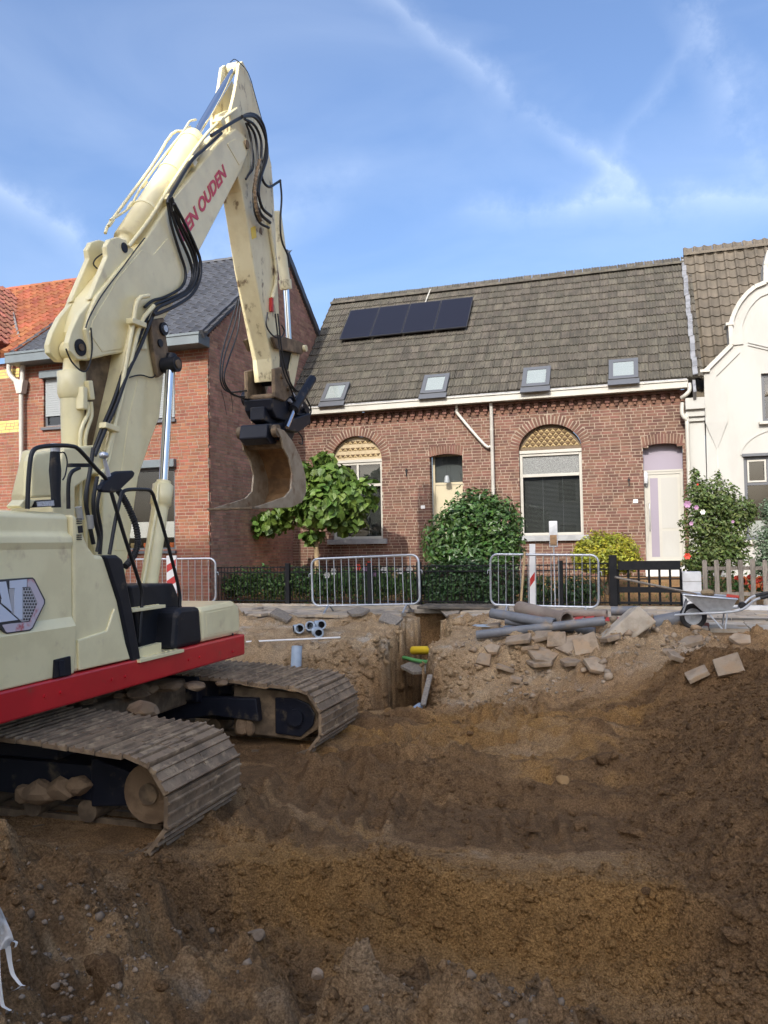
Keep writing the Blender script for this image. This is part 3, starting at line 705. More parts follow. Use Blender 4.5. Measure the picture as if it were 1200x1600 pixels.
# roof
RE = np.array([-8.58, YF-.27, 4.75]); RT = np.array([-8.58, 21.75, 8.30]); S_ = RT-RE; SL = np.linalg.norm(S_); S_ = S_/SL; RN = np.cross([1, 0, 0], S_)
ROOF_N = RN
rf = tiled_roof(H, RE, (1, 0, 0), S_, RN, 9.72, SL, .225, .315, FLATRIB, 'tile_old', nind=300, seed=9, jit=.007)
ridge_caps(H, RT+np.array([0, 0, .02]), RT+np.array([9.75, 0, .02]), 'tile_old')
g = G(); g.prism([(-8.58, YF+.1, 4.72), (-8.58, 21.75, 8.2), (-8.58, 25, 4.7)], (.02, 0, 0)); g.prism([(-8.5, 21.8, 8.28), (1.1, 21.8, 8.28), (1.1, 25.1, 4.6), (-8.5, 25.1, 4.6)], (0, .02, -.03)); g.build('rear_roof', MATS['tile_old'], H)
def on_roof(px, py, off): return at_plane(px, py, RE+RN*off, RN)
# roof windows
for px, py in ((524, 613), (680, 600), (838, 589), (974, 577)):
    c = on_roof(px, py, .072); u = np.array([1.0, 0, 0]); hw, hh = .32, .36
    fr = G()
    for a, b, wa, wb in ((-1, 0, .05, hh), (1, 0, .05, hh), (0, -1, hw, .05), (0, 1, hw, .05)):
        fr.obox(c+u*a*(hw-.05+.001*abs(a))+S_*b*(hh-.05), u*wa, S_*wb, RN*(.034 if a else .031))
    fo = fr.build('roof_window', MATS['grey_frame'], H, bevel=.006)
    G().obox(c+RN*.020, u*(hw-.1), S_*(hh-.1), RN*.004).build('pane', MATS['glass_sky'], fo)
    G().obox(c+RN*.006, u*(hw-.09), S_*(hh-.09), RN*.004).build('blind', MATS['curtain'], fo)
    G().obox(c-S_*(hh+.09)-RN*.01, u*(hw+.02), S_*.09, RN*.012).build('flashing', MATS['grey_frame'], fo)
# solar panels: things fixed on the roof
pc = [on_roof(*q, .13) for q in ((530, 532), (548, 487), (742, 467), (727, 515))]
s0 = (pc[0]-RE)@S_; s1 = (pc[1]-RE)@S_; x0, x1 = (pc[0][0]+pc[1][0])/2, (pc[2][0]+pc[3][0])/2
for i in range(4):
    w = (x1-x0)/4; xa, xb = x0+i*w+.009, x0+(i+1)*w-.009
    lab = ('black solar panel at the left end of the row on the grey roof', 'second solar panel from the left on the grey roof', 'third solar panel from the left on the grey roof', 'black solar panel at the right end of the row on the grey roof')[i]
    base = RE+RN*.15
    c = np.array([(xa+xb)/2, 0, 0])+np.array([0, base[1], base[2]])+S_*(s0+s1)/2
    t = root('solar_panel', c, lab, 'solar panel', 'solar panels on the roof'); hw, hh = (xb-xa)/2, (s1-s0)/2
    G().obox(c, (hw-.012, 0, 0), S_*(hh-.012), RN*.0185).build('cell_sheet', MATS['solar'], t)
    fr = G()
    for a, b in ((-1, 0), (1, 0), (0, -1), (0, 1)):
        fr.obox(c+np.array([a*(hw-.006), 0, 0])+S_*b*(hh-.006), (.006 if a else hw-.012, 0, 0), S_*(hh if a else .006), RN*.018)
    fr.build('frame', MATS['panel_frame'], t)
    for sx in (-.5, .5):
        G().bar(c+np.array([sx*hw, 0, 0])-S_*hh*.8-RN*.02, c+np.array([sx*hw, 0, 0])+S_*hh*.8-RN*.02, .04, .03, RN).build('rail', MATS['alu'], t)
G().bar(RE+np.array([2.95, 0, 0])+S_*(SL-.75)+RN*.06, RE+np.array([3.02, 0, 0])+S_*(SL+.05)+RN*.1, .03, .02, RN).build('cable_duct', MATS['white_paint'], H)

def tympanum(w, y, banded):
    """faceted yellow and brown tiles filling an arch"""
    A, Bq = G(), G(); a, b, cx, zs = w['a']-.005, w['b']-.005, w['cx'], w['zs']+.09
    ts, th = (.135, .085); rows = int(.6/th)+1
    inside = lambda x, z: ((x-cx)/a)**2+((z-w['zs'])/b)**2 < .985
    plate = [(cx+a*math.cos(math.pi*i/20), y+.03, w['zs']+b*math.sin(math.pi*i/20)) for i in range(21)]
    G().prism(plate, (0, .05, 0)).build('tympanum', MATS['cream_tile'] if banded else MATS['umber_tile'], H)
    for r in range(rows):
        z = zs+r*th
        n = int(2*a/ts)+2
        for i in range(-n//2-1, n//2+2):
            x = cx+i*ts+(ts/2 if r % 2 else 0)
            if banded and r % 2 == 1: continue
            for gg, tri in ((A, [(x, z), (x+ts, z), (x+ts/2, z+th)]), (Bq, [(x+ts/2, z+th), (x+ts*1.5, z+th), (x+ts, z)])):
                if banded and gg is A: pass
                if all(inside(*q) for q in tri):
                    c = np.mean(np.array(tri), 0); vs = [(q[0]+(c[0]-q[0])*.06, y+.029, q[1]+(c[1]-q[1])*.06) for q in tri]+[(c[0], y+.004, c[1])]
                    gg.add(vs, [(0, 1, 3), (1, 2, 3), (2, 0, 3)])
    A.build('facet_tiles', MATS['ochre_tile'], H, kind='stuff'); Bq.build('facet_tiles', MATS['umber_tile'], H, kind='stuff')
tympanum(LW, YF+.10, True); tympanum(RW, YF+.10, False)
# left window
def window(w, ztop, trans, mull, sill):
    x0, x1, zb = w['x0']+.005, w['x1']-.005, w['zb']; y0, y1 = YF+.09, YF+.17
    fr = G(); frame_rect(fr, x0, x1, zb, ztop, .065, y0, y1); fr.box(x0+.065, x1-.065, y0, y1, trans-.035, trans+.035)
    if mull:
        c = (x0+x1)/2; fr.box(c-.03, c+.03, y0+.002, y1-.002, trans+.035, ztop-.065)
    fo = fr.build('window', MATS['white_paint'], H, bevel=.006)
    G().box(x0-.0, x1+.0, y0-.03, y1, ztop+.001, ztop+.07).build('lintel_board', MATS['white_paint'], fo)
    G().box(x0+.06, x1-.06, y0+.045, y0+.051, zb+.06, trans-.03).build('pane', MATS['glass'], fo)
    if mull:
        for a, b in ((x0+.06, (x0+x1)/2-.03), ((x0+x1)/2+.03, x1-.06)): G().box(a, b, y0+.045, y0+.051, trans+.03, ztop-.06).build('pane', MATS['glass'], fo)
    else: G().box(x0+.06, x1-.06, y0+.045, y0+.051, trans+.03, ztop-.06).build('pane', MATS['glass_frosted'], fo)
    blinds(x0+.08, x1-.08, zb+.08, ztop-.08, YF+.215, .030).build('blind', MATS['blind'], fo)
    for f in (.36, .68): G().box(x0+(x1-x0)*f-.004, x0+(x1-x0)*f+.004, YF+.19, YF+.195, zb+.08, trans).build('blind_cord', MATS['shutter'], fo)
    room(H, x0, x1, zb, ztop, y1+.02)
    G().box(x0-.12, x1+.12, YF-.10, YF+.085, zb-.13, zb-.002).build('sill', MATS['stone_sill'], H, bevel=.008)
window(LW, 3.30, 2.72, True, None); window(RW, 3.30, 2.78, False, None)
# left door: cream leaf, glass above
x0, x1 = LD
g = G(); g.box(x0, x0+.06, YF+.27, YF+.33, .7, 3.40); g.box(x1-.05, x1, YF+.27, YF+.33, .7, 3.40); g.box(x0+.06, x1-.05, YF+.27, YF+.33, 2.66, 2.72); g.box(x0+.06, x1-.05, YF+.27, YF+.33, 3.36, 3.44)
dl = g.build('door_frame', MATS['cream_door'], H)
dd = G().box(x0+.065, x1-.055, YF+.285, YF+.325, .72, 2.655).build('door', MATS['cream_door'], H); dd['label'] = 'cream front door with a small window'
G().box(-4.50, -4.28, YF+.278, YF+.2845, 1.75, 2.12).build('door_window', MATS['glass'], dd); G().box(-4.51, -4.27, YF+.2846, YF+.2848, 1.74, 2.13).build('window_bead', MATS['room_dark'], dd)
G().box(x0+.06, x1-.05, YF+.295, YF+.301, 2.72, 3.36).build('fanlight', MATS['glass_sky'], dl); G().box(x0+.05, x1-.04, YF+.36, YF+.37, 2.7, 3.4).build('fanlight_back', MATS['blind'], dl)
G().box(x0-.02, x1+.02, YF-.05, YF+.34, .45, .70).build('doorstep', MATS['stone_sill'], H, bevel=.01)
t = root('pendant_lamp', (-4.53, YF+.10, 3.3), 'small pendant lamp hanging in the cream door recess', 'lamp')
G().tube([(-4.53, YF+.10, 3.36), (-4.53, YF+.10, 2.86)], .004, 6).build('cord', MATS['hose'], t)
G().tube([(-4.53, YF+.10, 2.87), (-4.53, YF+.10, 2.84), (-4.53, YF+.10, 2.70)], [.04, .055, .075], 14).build('shade', MATS['shutter'], t)
# right door: white with lilac panels
x0, x1 = RD
g = G(); frame_rect(g, x0, x1, .72, 2.76, .06, YF+.22, YF+.29); df = g.build('door_frame', MATS['white_paint'], H, bevel=.005)
G().box(x0+.0, x1, YF+.225, YF+.285, 2.765, 3.42).build('over_panel', MATS['lilac'], df); G().box(x0, x1, YF+.21, YF+.29, 2.7605, 2.80).build('transom', MATS['white_paint'], df)
dr = G().box(x0+.062, x1-.062, YF+.235, YF+.275, .75, 2.695).build('door', MATS['white_paint'], H); dr['label'] = 'white front door with a tall lilac strip'
G().box(x0+.13, x0+.30, YF+.229, YF+.2345, .84, 2.62).build('lilac_strip', MATS['lilac'], dr)
for za, zb in ((.84, 1.42), (1.48, 2.62)): G().box(x0+.36, x1-.12, YF+.229, YF+.2345, za, zb).build('door_panel', MATS['white_render'], dr)
G().tube(smooth_line([(x0+.10, YF+.22, 1.45), (x0+.105, YF+.17, 1.5), (x0+.105, YF+.17, 2.0), (x0+.10, YF+.22, 2.05)], 3), .011, 8).build('handle', MATS['alu'], dr)
G().box(x0-.02, x1+.03, YF-.32, YF+.21, .42, .64).build('doorstep', MATS['concrete_white'], H, bevel=.01)
t = root('wall_lamp', (.06, YF+.1, 2.6), 'small lamp with glass cylinder beside the white lilac door', 'lamp')
G().tube([(.062, YF+.10, 2.50), (.062, YF+.10, 2.56), (.062, YF+.10, 2.72), (.062, YF+.10, 2.76)], [.035, .05, .05, .03], 12).build('glass_cylinder', MATS['lamp_glass'], t)
G().box(.022, .05, YF+.08, YF+.12, 2.55, 2.7).build('bracket', MATS['dark_metal'], t)
# number plates and wall anchors
for x, z in ((-5.12, 2.12), (-.17, 2.10)):
    G().box(x-.05, x+.05, YF-.012, YF-.004, z-.04, z+.04).build('number_plate', MATS['white_board'], H)
for x, z in ((-5.52, 2.99), (-.30, 2.55)):
    g = G(); g.box(x-.012, x+.012, YF-.03, YF-.004, z-.10, z+.09); g.box(x-.03, x+.03, YF-.028, YF-.006, z+.02, z+.05); g.build('wall_anchor', MATS['dark_metal'], H)

# ------------------------------------------------------------------ the white house with the scrolled gable
YW = 18.72
WH = root('white_house', (2.6, YW, .4), 'white rendered house with a scrolled Dutch gable and brown pantiles', 'house')
AXW = float(at(1190, 610, Y=18.72)[0])+.52                                            # axis of the gable
half = [at(*q, Y=YW)[[0, 2]] for q in ((1102, 700), (1101, 582), (1143, 540), (1141, 509), (1145, 496), (1150, 484), (1157, 472), (1167, 460), (1179, 450), (1196, 443), (1196, 416))]
half[0][1] = .4
pr = [(x, z) for x, z in half]; pr.append((AXW-.28, pr[-1][1]+.30)); pr.append((AXW-.12, pr[-1][1]+.14)); pr.append((AXW, pr[-1][1]+.04))
prof = pr+[(2*AXW-x, z) for x, z in pr[::-1][1:]]
lwx = float(at(1163, 760, Y=18.72)[0]); wins = [(lwx, 2*AXW-lwx, 1.18, 2.98)]; UW0, UW1 = AXW-.52, AXW+.52
# facade as a slab cut round its windows: strips between them
def white_facade():
    g = G(); xs = sorted(set([.95]+[x for x, z in prof]+[wins[0][0], wins[0][1], 2*AXW-.95, UW0, UW1]))
    def top(x):
        if x < prof[0][0] or x > prof[-1][0]: return 4.28
        for (xa, za), (xb, zb) in zip(prof, prof[1:]):
            if xa <= x <= xb and xb > xa: return za+(zb-za)*(x-xa)/(xb-xa)
        return 4.28
    for a, b in zip(xs, xs[1:]):
        if b-a < 1e-4: continue
        e = 1e-5; ta, tb = top(a+e), top(b-e); ivs = [(.4, None)]
        m_ = (a+b)/2
        segs = []
        cuts = []
        if wins[0][0]-1e-6 < m_ < wins[0][1]: cuts.append((wins[0][2], wins[0][3]))
        if UW0 < m_ < UW1: cuts.append((3.72, 4.75))
        lo = .4
        for c0, c1 in sorted(cuts): segs.append((lo, c0, c0)); lo = c1
        segs.append((lo, ta, tb))
        for z0, za, zb in segs: g.prism([(a, YW, z0), (b, YW, z0), (b, YW, zb), (a, YW, za)], (0, .3, 0))
    return g.build('wall', MATS['white_render'], WH)
white_facade()
# raised outer band and coping that follow the scroll
def band(off, w, y, d, name, m_):
    g = G(); P = [np.array(p) for p in pr]; n = len(P)
    for i in range(1, n-1):
        a, b = P[i], P[i+1]; t = (b-a)/np.linalg.norm(b-a); nn_ = np.array([t[1], -t[0]])
        for sgn in (1, -1):
            q = [a+nn_*off, b+nn_*off, b+nn_*(off+w), a+nn_*(off+w)]
            q = [((k[0] if sgn == 1 else 2*AXW-k[0]), y, k[1]) for k in q]
            g.prism([(k[0], k[1]+.0025*(i % 2), k[2]) for k in q], (0, d, 0))
    return g.build(name, m_, WH)
band(-.05, .085, YW-.10, .42, 'coping', MATS['white_paint']); band(.035, .20, YW-.035, .045, 'gable_band', MATS['white_render'])
pL = prof[1][0]
for sgn in (1, -1):
    f = lambda x: x if sgn == 1 else 2*AXW-x
    q = [(f(pL-.02), YW-.05, 3.75), (f(pL+.42), YW-.05, 3.75), (f(pL+.42), YW-.05, prof[1][1]-.2), (f(pL-.02), YW-.05, prof[1][1])]
    G().prism(q, (0, .06, 0)).build('pilaster', MATS['white_render'], WH)
    q = [(f(pL-.02), YW-.05, 3.75), (f(pL+.42), YW-.05, 3.75), (f(pL+.20), YW-.01, 3.15)]
    G().prism(q, (0, .03, 0)).build('pilaster_foot', MATS['white_render'], WH)
    G().obox(((f(pL-.05)+f(pL+.05))/2, YW+.1, prof[1][1]+.02), (.10, 0, 0), (0, .22, 0), (0, 0, .03)).build('coping_stone', MATS['white_paint'], WH)
    ps = prof[3]; G().obox((f(ps[0]-.02), YW+.1, ps[1]+.02), (.08, 0, 0), (0, .22, 0), (0, 0, .03)).build('coping_stone', MATS['white_paint'], WH)
    g = G(); xa, xb = sorted((f(.93), f(pL-.03))); g.box(xa, xb, YW-.20, YW+.1, 4.05, 4.30); g.box(xa+.002, xb-.002, YW-.12, YW+.05, 3.90, 4.05); g.box(xa+.004, xb-.004, YW-.06, YW+.02, 3.80, 3.90); g.build('cornice', MATS['white_render'], WH, bevel=.01)
G().bar((UW0-.08, YW-.05, 3.68), (UW1+.08, YW-.05, 3.68), .12, .06).build('sill', MATS['white_paint'], WH)
fr = G(); frame_rect(fr, UW0, UW1, 3.72, 4.75, .07, YW+.08, YW+.16); fr.box(AXW-.03, AXW+.03, YW+.082, YW+.158, 3.79, 4.68)
fo = fr.build('window', MATS['grey_frame'], WH, bevel=.005); G().box(UW0+.06, AXW-.03, YW+.11, YW+.116, 3.78, 4.69).build('pane', MATS['glass'], fo); G().box(AXW+.03, UW1-.06, YW+.11, YW+.116, 3.78, 4.69).build('pane', MATS['glass'], fo); room(WH, UW0, UW1, 3.7, 4.77, YW+.2)
x0, x1, z0, z1 = wins[0]
fr = G(); frame_rect(fr, x0, x1, z0, z1, .07, YW+.06, YW+.15); fr.box(x0+.07, x1-.07, YW+.06, YW+.15, 2.36, 2.42); fr.box(x0+.45, x0+.51, YW+.062, YW+.148, 2.42, z1-.07)
fo = fr.build('window', MATS['grey_frame'], WH, bevel=.005)
sf = G(); frame_rect(sf, x0+.075, x0+.445, 2.425, z1-.075, .035, YW+.045, YW+.12); frame_rect(sf, x0+.515, x1-.075, 2.425, z1-.075, .035, YW+.045, YW+.12); sf.build('sash', MATS['white_paint'], fo)
for a, b, c, d in ((x0+.07, x1-.07, z0+.07, 2.36), (x0+.11, x0+.41, 2.46, z1-.11), (x0+.55, x1-.11, 2.46, z1-.11)): G().box(a, b, YW+.10, YW+.106, c, d).build('pane', MATS['glass'], fo)
G().box(x0+.08, x0+.8, YW+.16, YW+.165, z0+.08, z0+.42).build('curtain', MATS['curtain'], fo)
room(WH, x0, x1, z0, z1, YW+.2); G().box(x0-.08, x1+.08, YW-.08, YW+.055, z0-.09, z0-.002).build('sill', MATS['white_paint'], WH, bevel=.008)
# blind arch line above the window
g = G()
for i in range(14):
    t0, t1 = math.pi*i/14, math.pi*(i+1)/14; c = (x0+x1)/2; a, b = (x1-x0)/2+.03, .55
    g.prism([(c+(a+e)*math.cos(t), YW-.022, z1+.03+(b+e)*math.sin(t)) for t, e in ((t0, 0), (t0, .03), (t1, .03), (t1, 0))], (0, .03, 0))
g.build('arch_moulding', MATS['white_render'], WH); G().box(x0-.03, x1+.03, YW-.04, YW+.05, z1, z1+.06).build('lintel', MATS['grey_frame'], WH)
for sgn in (0, 1): G().box(float(at(1121, 700, Y=18.7)[0])-.012, float(at(1121, 700, Y=18.7)[0])+.012, YW-.012, YW+.01, 2.75, 3.25).build('wall_anchor', MATS['zinc'], WH) if sgn == 0 else None
# relief lines under the top of the gable
g = G()
for k in range(2): g.bar((AXW-.75, YW-.015, 5.45-.06*k), (AXW-.05, YW-.015, 5.2-.06*k), .03, .02, (0, 1, 0))
g.build('ornament', MATS['white_render'], WH)
# roof behind the gable
e0 = np.array([1.16, YW+.12, 4.25]); e1 = np.array([1.16, 21.8, 8.52]); s2 = e1-e0; sl2 = np.linalg.norm(s2); s2 /= sl2; n2_ = np.cross([1, 0, 0], s2)
tiled_roof(WH, e0, (1, 0, 0), s2, n2_, 2*AXW-1.16-1.0, sl2, .235, .34, PAN, 'tile_brown', nind=300, seed=12, jit=.002)
ridge_caps(WH, e1, e1+np.array([2*AXW-1.1-1.0, 0, 0]), 'tile_brown', r=.12)
g = G(); g.prism([(1.2, 21.85, 8.5), (2*AXW-1, 21.85, 8.5), (2*AXW-1, 25.2, 4.3), (1.2, 25.2, 4.3)], (0, .02, -.03)); g.build('rear_roof', MATS['tile_brown'], WH)
G().box(2*AXW-1.05, 2*AXW-.96, YW+.01, 25, .3, 4.2).build('side_wall', MATS['white_render'], WH)
# lead flashing between the two roofs, in dressed steps
n = 17; nrm = RN
for i in range(n):
    a = RE+S_*(SL+.1)*i/n; c = np.array([1.15+.012*math.sin(i*2.1), 0, 0])+np.array([0, 1, 1])*(a+S_*(SL+.1)/n/2)+RN*(.08+.01*(i % 2))
    G().obox(c, np.array([.05, 0, 0])+RN*.01, S_*(SL/n*.54), RN*.012).build('lead_flashing', MATS['lead'], WH)
G().obox((1.12, 20.0, 6.1), (.03, 0, 0), S_*(SL/2), RN*.10).build('party_upstand', MATS['lead'], WH)
# white downpipe in the corner
pipe_run(WH, smooth_line([(1.02, YF-.30, 4.62), (1.02, YF-.32, 4.46), (.93, YF-.32, 4.36), (.86, YF-.26, 4.32)], 4), .045, 'white_paint')
pipe_run(WH, smooth_line([(.87, YF-.22, 4.22), (.86, YF-.24, 3.98), (.93, YF-.24, 3.84), (.955, YF-.22, 3.7), (.96, YF-.22, .5)], 4), .045, 'white_paint')

# ------------------------------------------------------------------ the orange-brick house with the slate-grey roof
YL = 14.70; XC = -8.60; XA = float(at(30, 620, Y=14.7)[0])
LH = root('corner_house', (-11, YL, 0), 'orange-brick house with dark grey roof and roller shutters behind the excavator', 'house')
wz = lambda px, py: at(px, py, Y=YL)
u1a, u1b = wz(68, 575)[0], wz(128, 575)[0]; uz0, uz1 = wz(75, 668)[2], wz(75, 592)[2]
u2b = wz(273, 600)[0]; u2a = u2b-1.0; v0, v1 = wz(268, 655)[2], wz(268, 575)[2]
w3b = wz(273, 740)[0]; w3a = w3b-1.75; w30, w31 = wz(270, 860)[2], wz(270, 730)[2]
rect = lambda a, b, z0, z1: (lambda z: (a-XA, b-XA) if z0 < z < z1 else None)
brick_wall(LH, (XA, YL), (1, 0), (0, -1), XC-XA, -.05, 5.45, [rect(u1a, u1b, uz0, uz1+.18), rect(u2a, u2b, v0, v1+.18), rect(w3a, w3b, w30, w31+.16)], 'brick_orange', 'mortar', nind=300, seed=21)
def glim(z):
    if z < 5.5: return (0.055, 7.9)
    k = (8.72-5.62)/(18.6-14.6); d = (z-5.62)/k; return (max(.055, d-.1), min(7.9, 2*(18.6-YL)-d+.1))
gbl = brick_wall(LH, (XC, YL), (0, 1), (1, 0), 7.9, -.05, 8.7, [], 'brick_gable', 'mortar', ulim=glim, nind=0, seed=22)
def shut_window(a, b, z0, z1, open_frac, name):
    fr = G(); frame_rect(fr, a, b, z0, z1, .06, YL+.06, YL+.14); fo = fr.build('window', MATS['grey_frame'], LH, bevel=.004)
    G().box(a-.04, b+.04, YL-.11, YL+.10, z1+.002, z1+.17).build('shutter_box', MATS['grey_trim'], LH, bevel=.01)
    G().box(a+.06, b-.06, YL+.095, YL+.101, z0+.06, z1-.06).build('pane', MATS['glass'], fo); room(LH, a, b, z0, z1, YL+.16)
    n = int((z1-z0)*(1-open_frac)/.05)
    for i in range(n): G().box(a+.03, b-.03, YL+.03, YL+.045, z1-.05*(i+1)+.004, z1-.05*i).build('shutter_slat', MATS['shutter'], fo)
    G().box(a-.03, b+.03, YL-.06, YL+.055, z0-.06, z0-.002).build('sill', MATS['grey_frame'], LH)
    return fo
shut_window(u1a, u1b, uz0, uz1, .2, 'w'); shut_window(u2a, u2b, v0, v1, .0, 'w')
fo = shut_window(w3a, w3b, w30, w31, 1.0, 'w')
G().box(w3a+.08, w3b-.07, YL+.13, YL+.134, w30+.28, w30+.62).build('window_film', MATS['white_board'], fo)
for k in range(4):
    x = w3b-.25-.33*k
    G().tube([(x, YL+.3, w30+.06), (x, YL+.3, w30+.12), (x, YL+.3, w30+.17)], [.05, .07, .06], 10).build('ornament', MATS['petal_orange' if k % 2 == 0 else 'ochre_tile'], fo)
g = G(); g.box(XA-.02, XC+.03, YL-.42, YL+.03, 5.42, 5.64); g.box(XA-.02, XC+.05, YL-.44, YL-.42, 5.60, 5.655); lg = g.build('box_gutter', MATS['grey_trim'], LH, bevel=.008)
E1 = np.array([XA+.02, YL-.30, 5.66]); T1 = np.array([XA+.02, 18.6, 8.80]); s3 = T1-E1; sl3 = np.linalg.norm(s3); s3 /= sl3; n3_ = np.cross([1, 0, 0], s3)
tiled_roof(LH, E1, (1, 0, 0), s3, n3_, XC-XA-.02, sl3, .23, .31, PAN, 'tile_slate', nind=300, seed=31, jit=.001, lift=.022)
ridge_caps(LH, T1, T1+np.array([XC-XA, 0, 0]), 'tile_slate', r=.10)
# verge tiles along the gable
for sgn, (A_, B_) in enumerate(((E1+np.array([XC-XA, 0, .0]), T1+np.array([XC-XA, 0, .0])), (T1+np.array([XC-XA, 0, .0]), np.array([XC, 22.75, 5.6])))):
    d = B_-A_; L = np.linalg.norm(d); d /= L; n = int(L/.3)
    for i in range(n):
        c = A_+d*((i+.5)*L/n)+np.array([.02, 0, -.02+.012*(i % 2)]); up = np.cross(d, [-1.0, 0, 0]); up *= np.sign(up[2])
        G().obox(c, (.045, 0, 0), d*(L/n*.53), up*.085).build('verge_tile', MATS['tile_slate'], LH)
G().prism([T1, T1+np.array([XC-XA, 0, 0]), np.array([XC, 22.8, 5.55]), np.array([XA, 22.8, 5.55])], (0, .02, -.08)).build('rear_roof', MATS['tile_slate'], LH)

# ------------------------------------------------------------------ its terrace neighbour: yellow bands and orange roof
XN = -18.6
NH = root('terrace_house', (-16, YL, 0), 'brick house with yellow bands and bright orange tiled roof at the left edge', 'house')
bz = [at(8, y, Y=YL)[2] for y in (594, 577, 677, 660)]
brick_wall(NH, (XN, YL+.02), (1, 0), (0, -1), XA-XN-.005, -.05, 5.55, [], 'brick_orange', 'mortar', nind=0, seed=23, bands=((bz[0], bz[1]), (bz[2], bz[3])))
E2 = E1+np.array([XN-XA-.02, .05, .05]); T2 = T1+np.array([XN-XA-.02, .05, .05]); s4 = T2-E2; sl4 = np.linalg.norm(s4); s4 /= sl4; n4_ = np.cross([1, 0, 0], s4)
tiled_roof(NH, E2, (1, 0, 0), s4, n4_, XA-XN, sl4, .23, .31, PAN, 'tile_orange', nind=300, seed=33, jit=.004)
ridge_caps(NH, T2, T2+np.array([XA-XN, 0, 0]), 'tile_orange', r=.11)
# cross gable with a red roof, meeting the orange roof along a lead valley
Q = [at(27, 536, Y=15.3), at(22, 505, Y=16.6), at(12, 472, Y=17.9)]
va, vb = Q[0], Q[2]
side = np.array([-1.0, 0, .9]); side /= np.linalg.norm(side); yv = np.array([0, 1.0, 0]); nn5 = np.cross(yv, -side); nn5 *= np.sign(nn5[2])
tiled_roof(NH, np.array([va[0]+.25, va[1]-1.3, va[2]-.22]), yv, side, nn5, 3.6, 3.6, .23, .31, PAN, 'tile_red', nind=120, seed=35, keep=lambda u, s: u < 1.25+s*.95)
d = vb-va; L = np.linalg.norm(d); d /= L
for i in range(9):
    c = va+d*((i+.5)*L/9); G().obox(c+np.array([.05, -.1, .06]), d*(L/9*.53), np.array([.16, -.05, .05]), (0, -.01, .02)).build('lead_valley', MATS['lead'], NH)
# downpipes with a hopper head at the joint between the two houses
hp = at(33, 600, Y=YL-.12)
pipe_run(NH, smooth_line([hp+np.array([-.33, 0, .55]), hp+np.array([-.34, 0, .3]), hp+np.array([-.2, 0, .12]), hp+np.array([-.05, 0, .05])], 4), .055, 'zinc')
pipe_run(NH, [hp+np.array([.06, 0, .6]), hp+np.array([.03, 0, .05])], .055, 'zinc')
G().prism([hp+np.array(q) for q in ((-.15, -.08, .08), (.13, -.08, .08), (.07, -.08, -.22), (-.06, -.08, -.22))], (0, .16, 0)).build('hopper', MATS['zinc'], NH)
pipe_run(NH, [hp+np.array([0, 0, -.2]), np.array([hp[0]+.02, hp[1], -.05])], .05, 'white_paint')

# ------------------------------------------------------------------ unseen block behind the camera, sized to shade the dig, pale to bounce light
for k in range(2):
    xa = -17.5+k*10.8; xb = xa+10.76
    B = root('unseen_block', (xa+5, -22, 0), ('left', 'right')[k]+' half of an unseen pale block behind the viewer, shaped to shade the dig', 'building', 'block behind the viewer')
    g = G(); g.prism([(xa, -19.0, -.3), (xa, -19.0, 20.4), (xa, -22, 25.0), (xa, -26, 20.4), (xa, -26, -.3)], (xb-xa, 0, 0)); g.build('wall', MATS['white_render'], B)
    G().prism([(xa, -18.7, 20.1), (xa, -22, 25.2), (xa, -22, 25.02), (xa, -18.8, 20.05)], (xb-xa, 0, 0)).build('roof', MATS['tile_slate'], B)
    for i in range(4):
        for z in (.9, 3.9, 6.9, 9.9, 12.9, 15.9):
            f = G(); xx = xa+1.0+i*2.45; frame_rect(f, xx, xx+1.3, z, z+1.5, .08, -18.995, -18.92); fo = f.build('window', MATS['white_paint'], B); G().box(xx+.08, xx+1.22, -18.99, -18.96, z+.08, z+1.42).build('pane', MATS['solar'], fo)
# ------------------------------------------------------------------ the crawler excavator
XM = -5.5                                                     # boom plane; the machine points at the houses
EX = root('crawler_excavator', (XM, 6.57, PITZ), 'cream and red crawler excavator with raised boom standing in the pit', 'excavator')
def plate(pts, xa, xb, ref=None):
    """outline read on the plane X = ref (the near face), built between xa and xb"""
    P = [at(*q, X=xa if ref is None else ref) for q in pts]
    return G().prism([(xa, p[1], p[2]) for p in P], (xb-xa, 0, 0))
def axle(px, py, ref, xa, xb, r, n=20):
    p = at(px, py, X=ref); return G().cyl((xa, p[1], p[2]), (xb, p[1], p[2]), r, n)
def part(g, name, m_, parent=None, bevel=0, label=None):
    o = g.build(name, MATS[m_], parent or EX, bevel=bevel)
    if label: o['label'] = label
    return o
def text_faces(body, bl, br, tl, nrm, thick=.004, shear=0.0, bold=.0):
    """lettering as a thin mesh fitted to the corner points bl, br, tl"""
    cu = bpy.data.curves.new('lettering', 'FONT'); cu.body = body; cu.shear = shear; cu.offset = bold; cu.extrude = .01; cu.resolution_u = 3
    ob = bpy.data.objects.new('lettering', cu); COL.objects.link(ob); bpy.context.view_layer.update()
    me_ = bpy.data.meshes.new_from_object(ob.evaluated_get(bpy.context.evaluated_depsgraph_get()))
    v = np.array([p.co for p in me_.vertices]); fs = [tuple(p.vertices) for p in me_.polygons]
    bpy.data.objects.remove(ob); bpy.data.curves.remove(cu); bpy.data.meshes.remove(me_)
    lo, hi = v.min(0), v.max(0); t = (v-lo)/np.maximum(hi-lo, 1e-9)
    bl, br, tl, nrm = (np.array(q, float) for q in (bl, br, tl, nrm))
    return G().add([bl+(br-bl)*a+(tl-bl)*b+nrm*c*thick for a, b, c in t], fs)

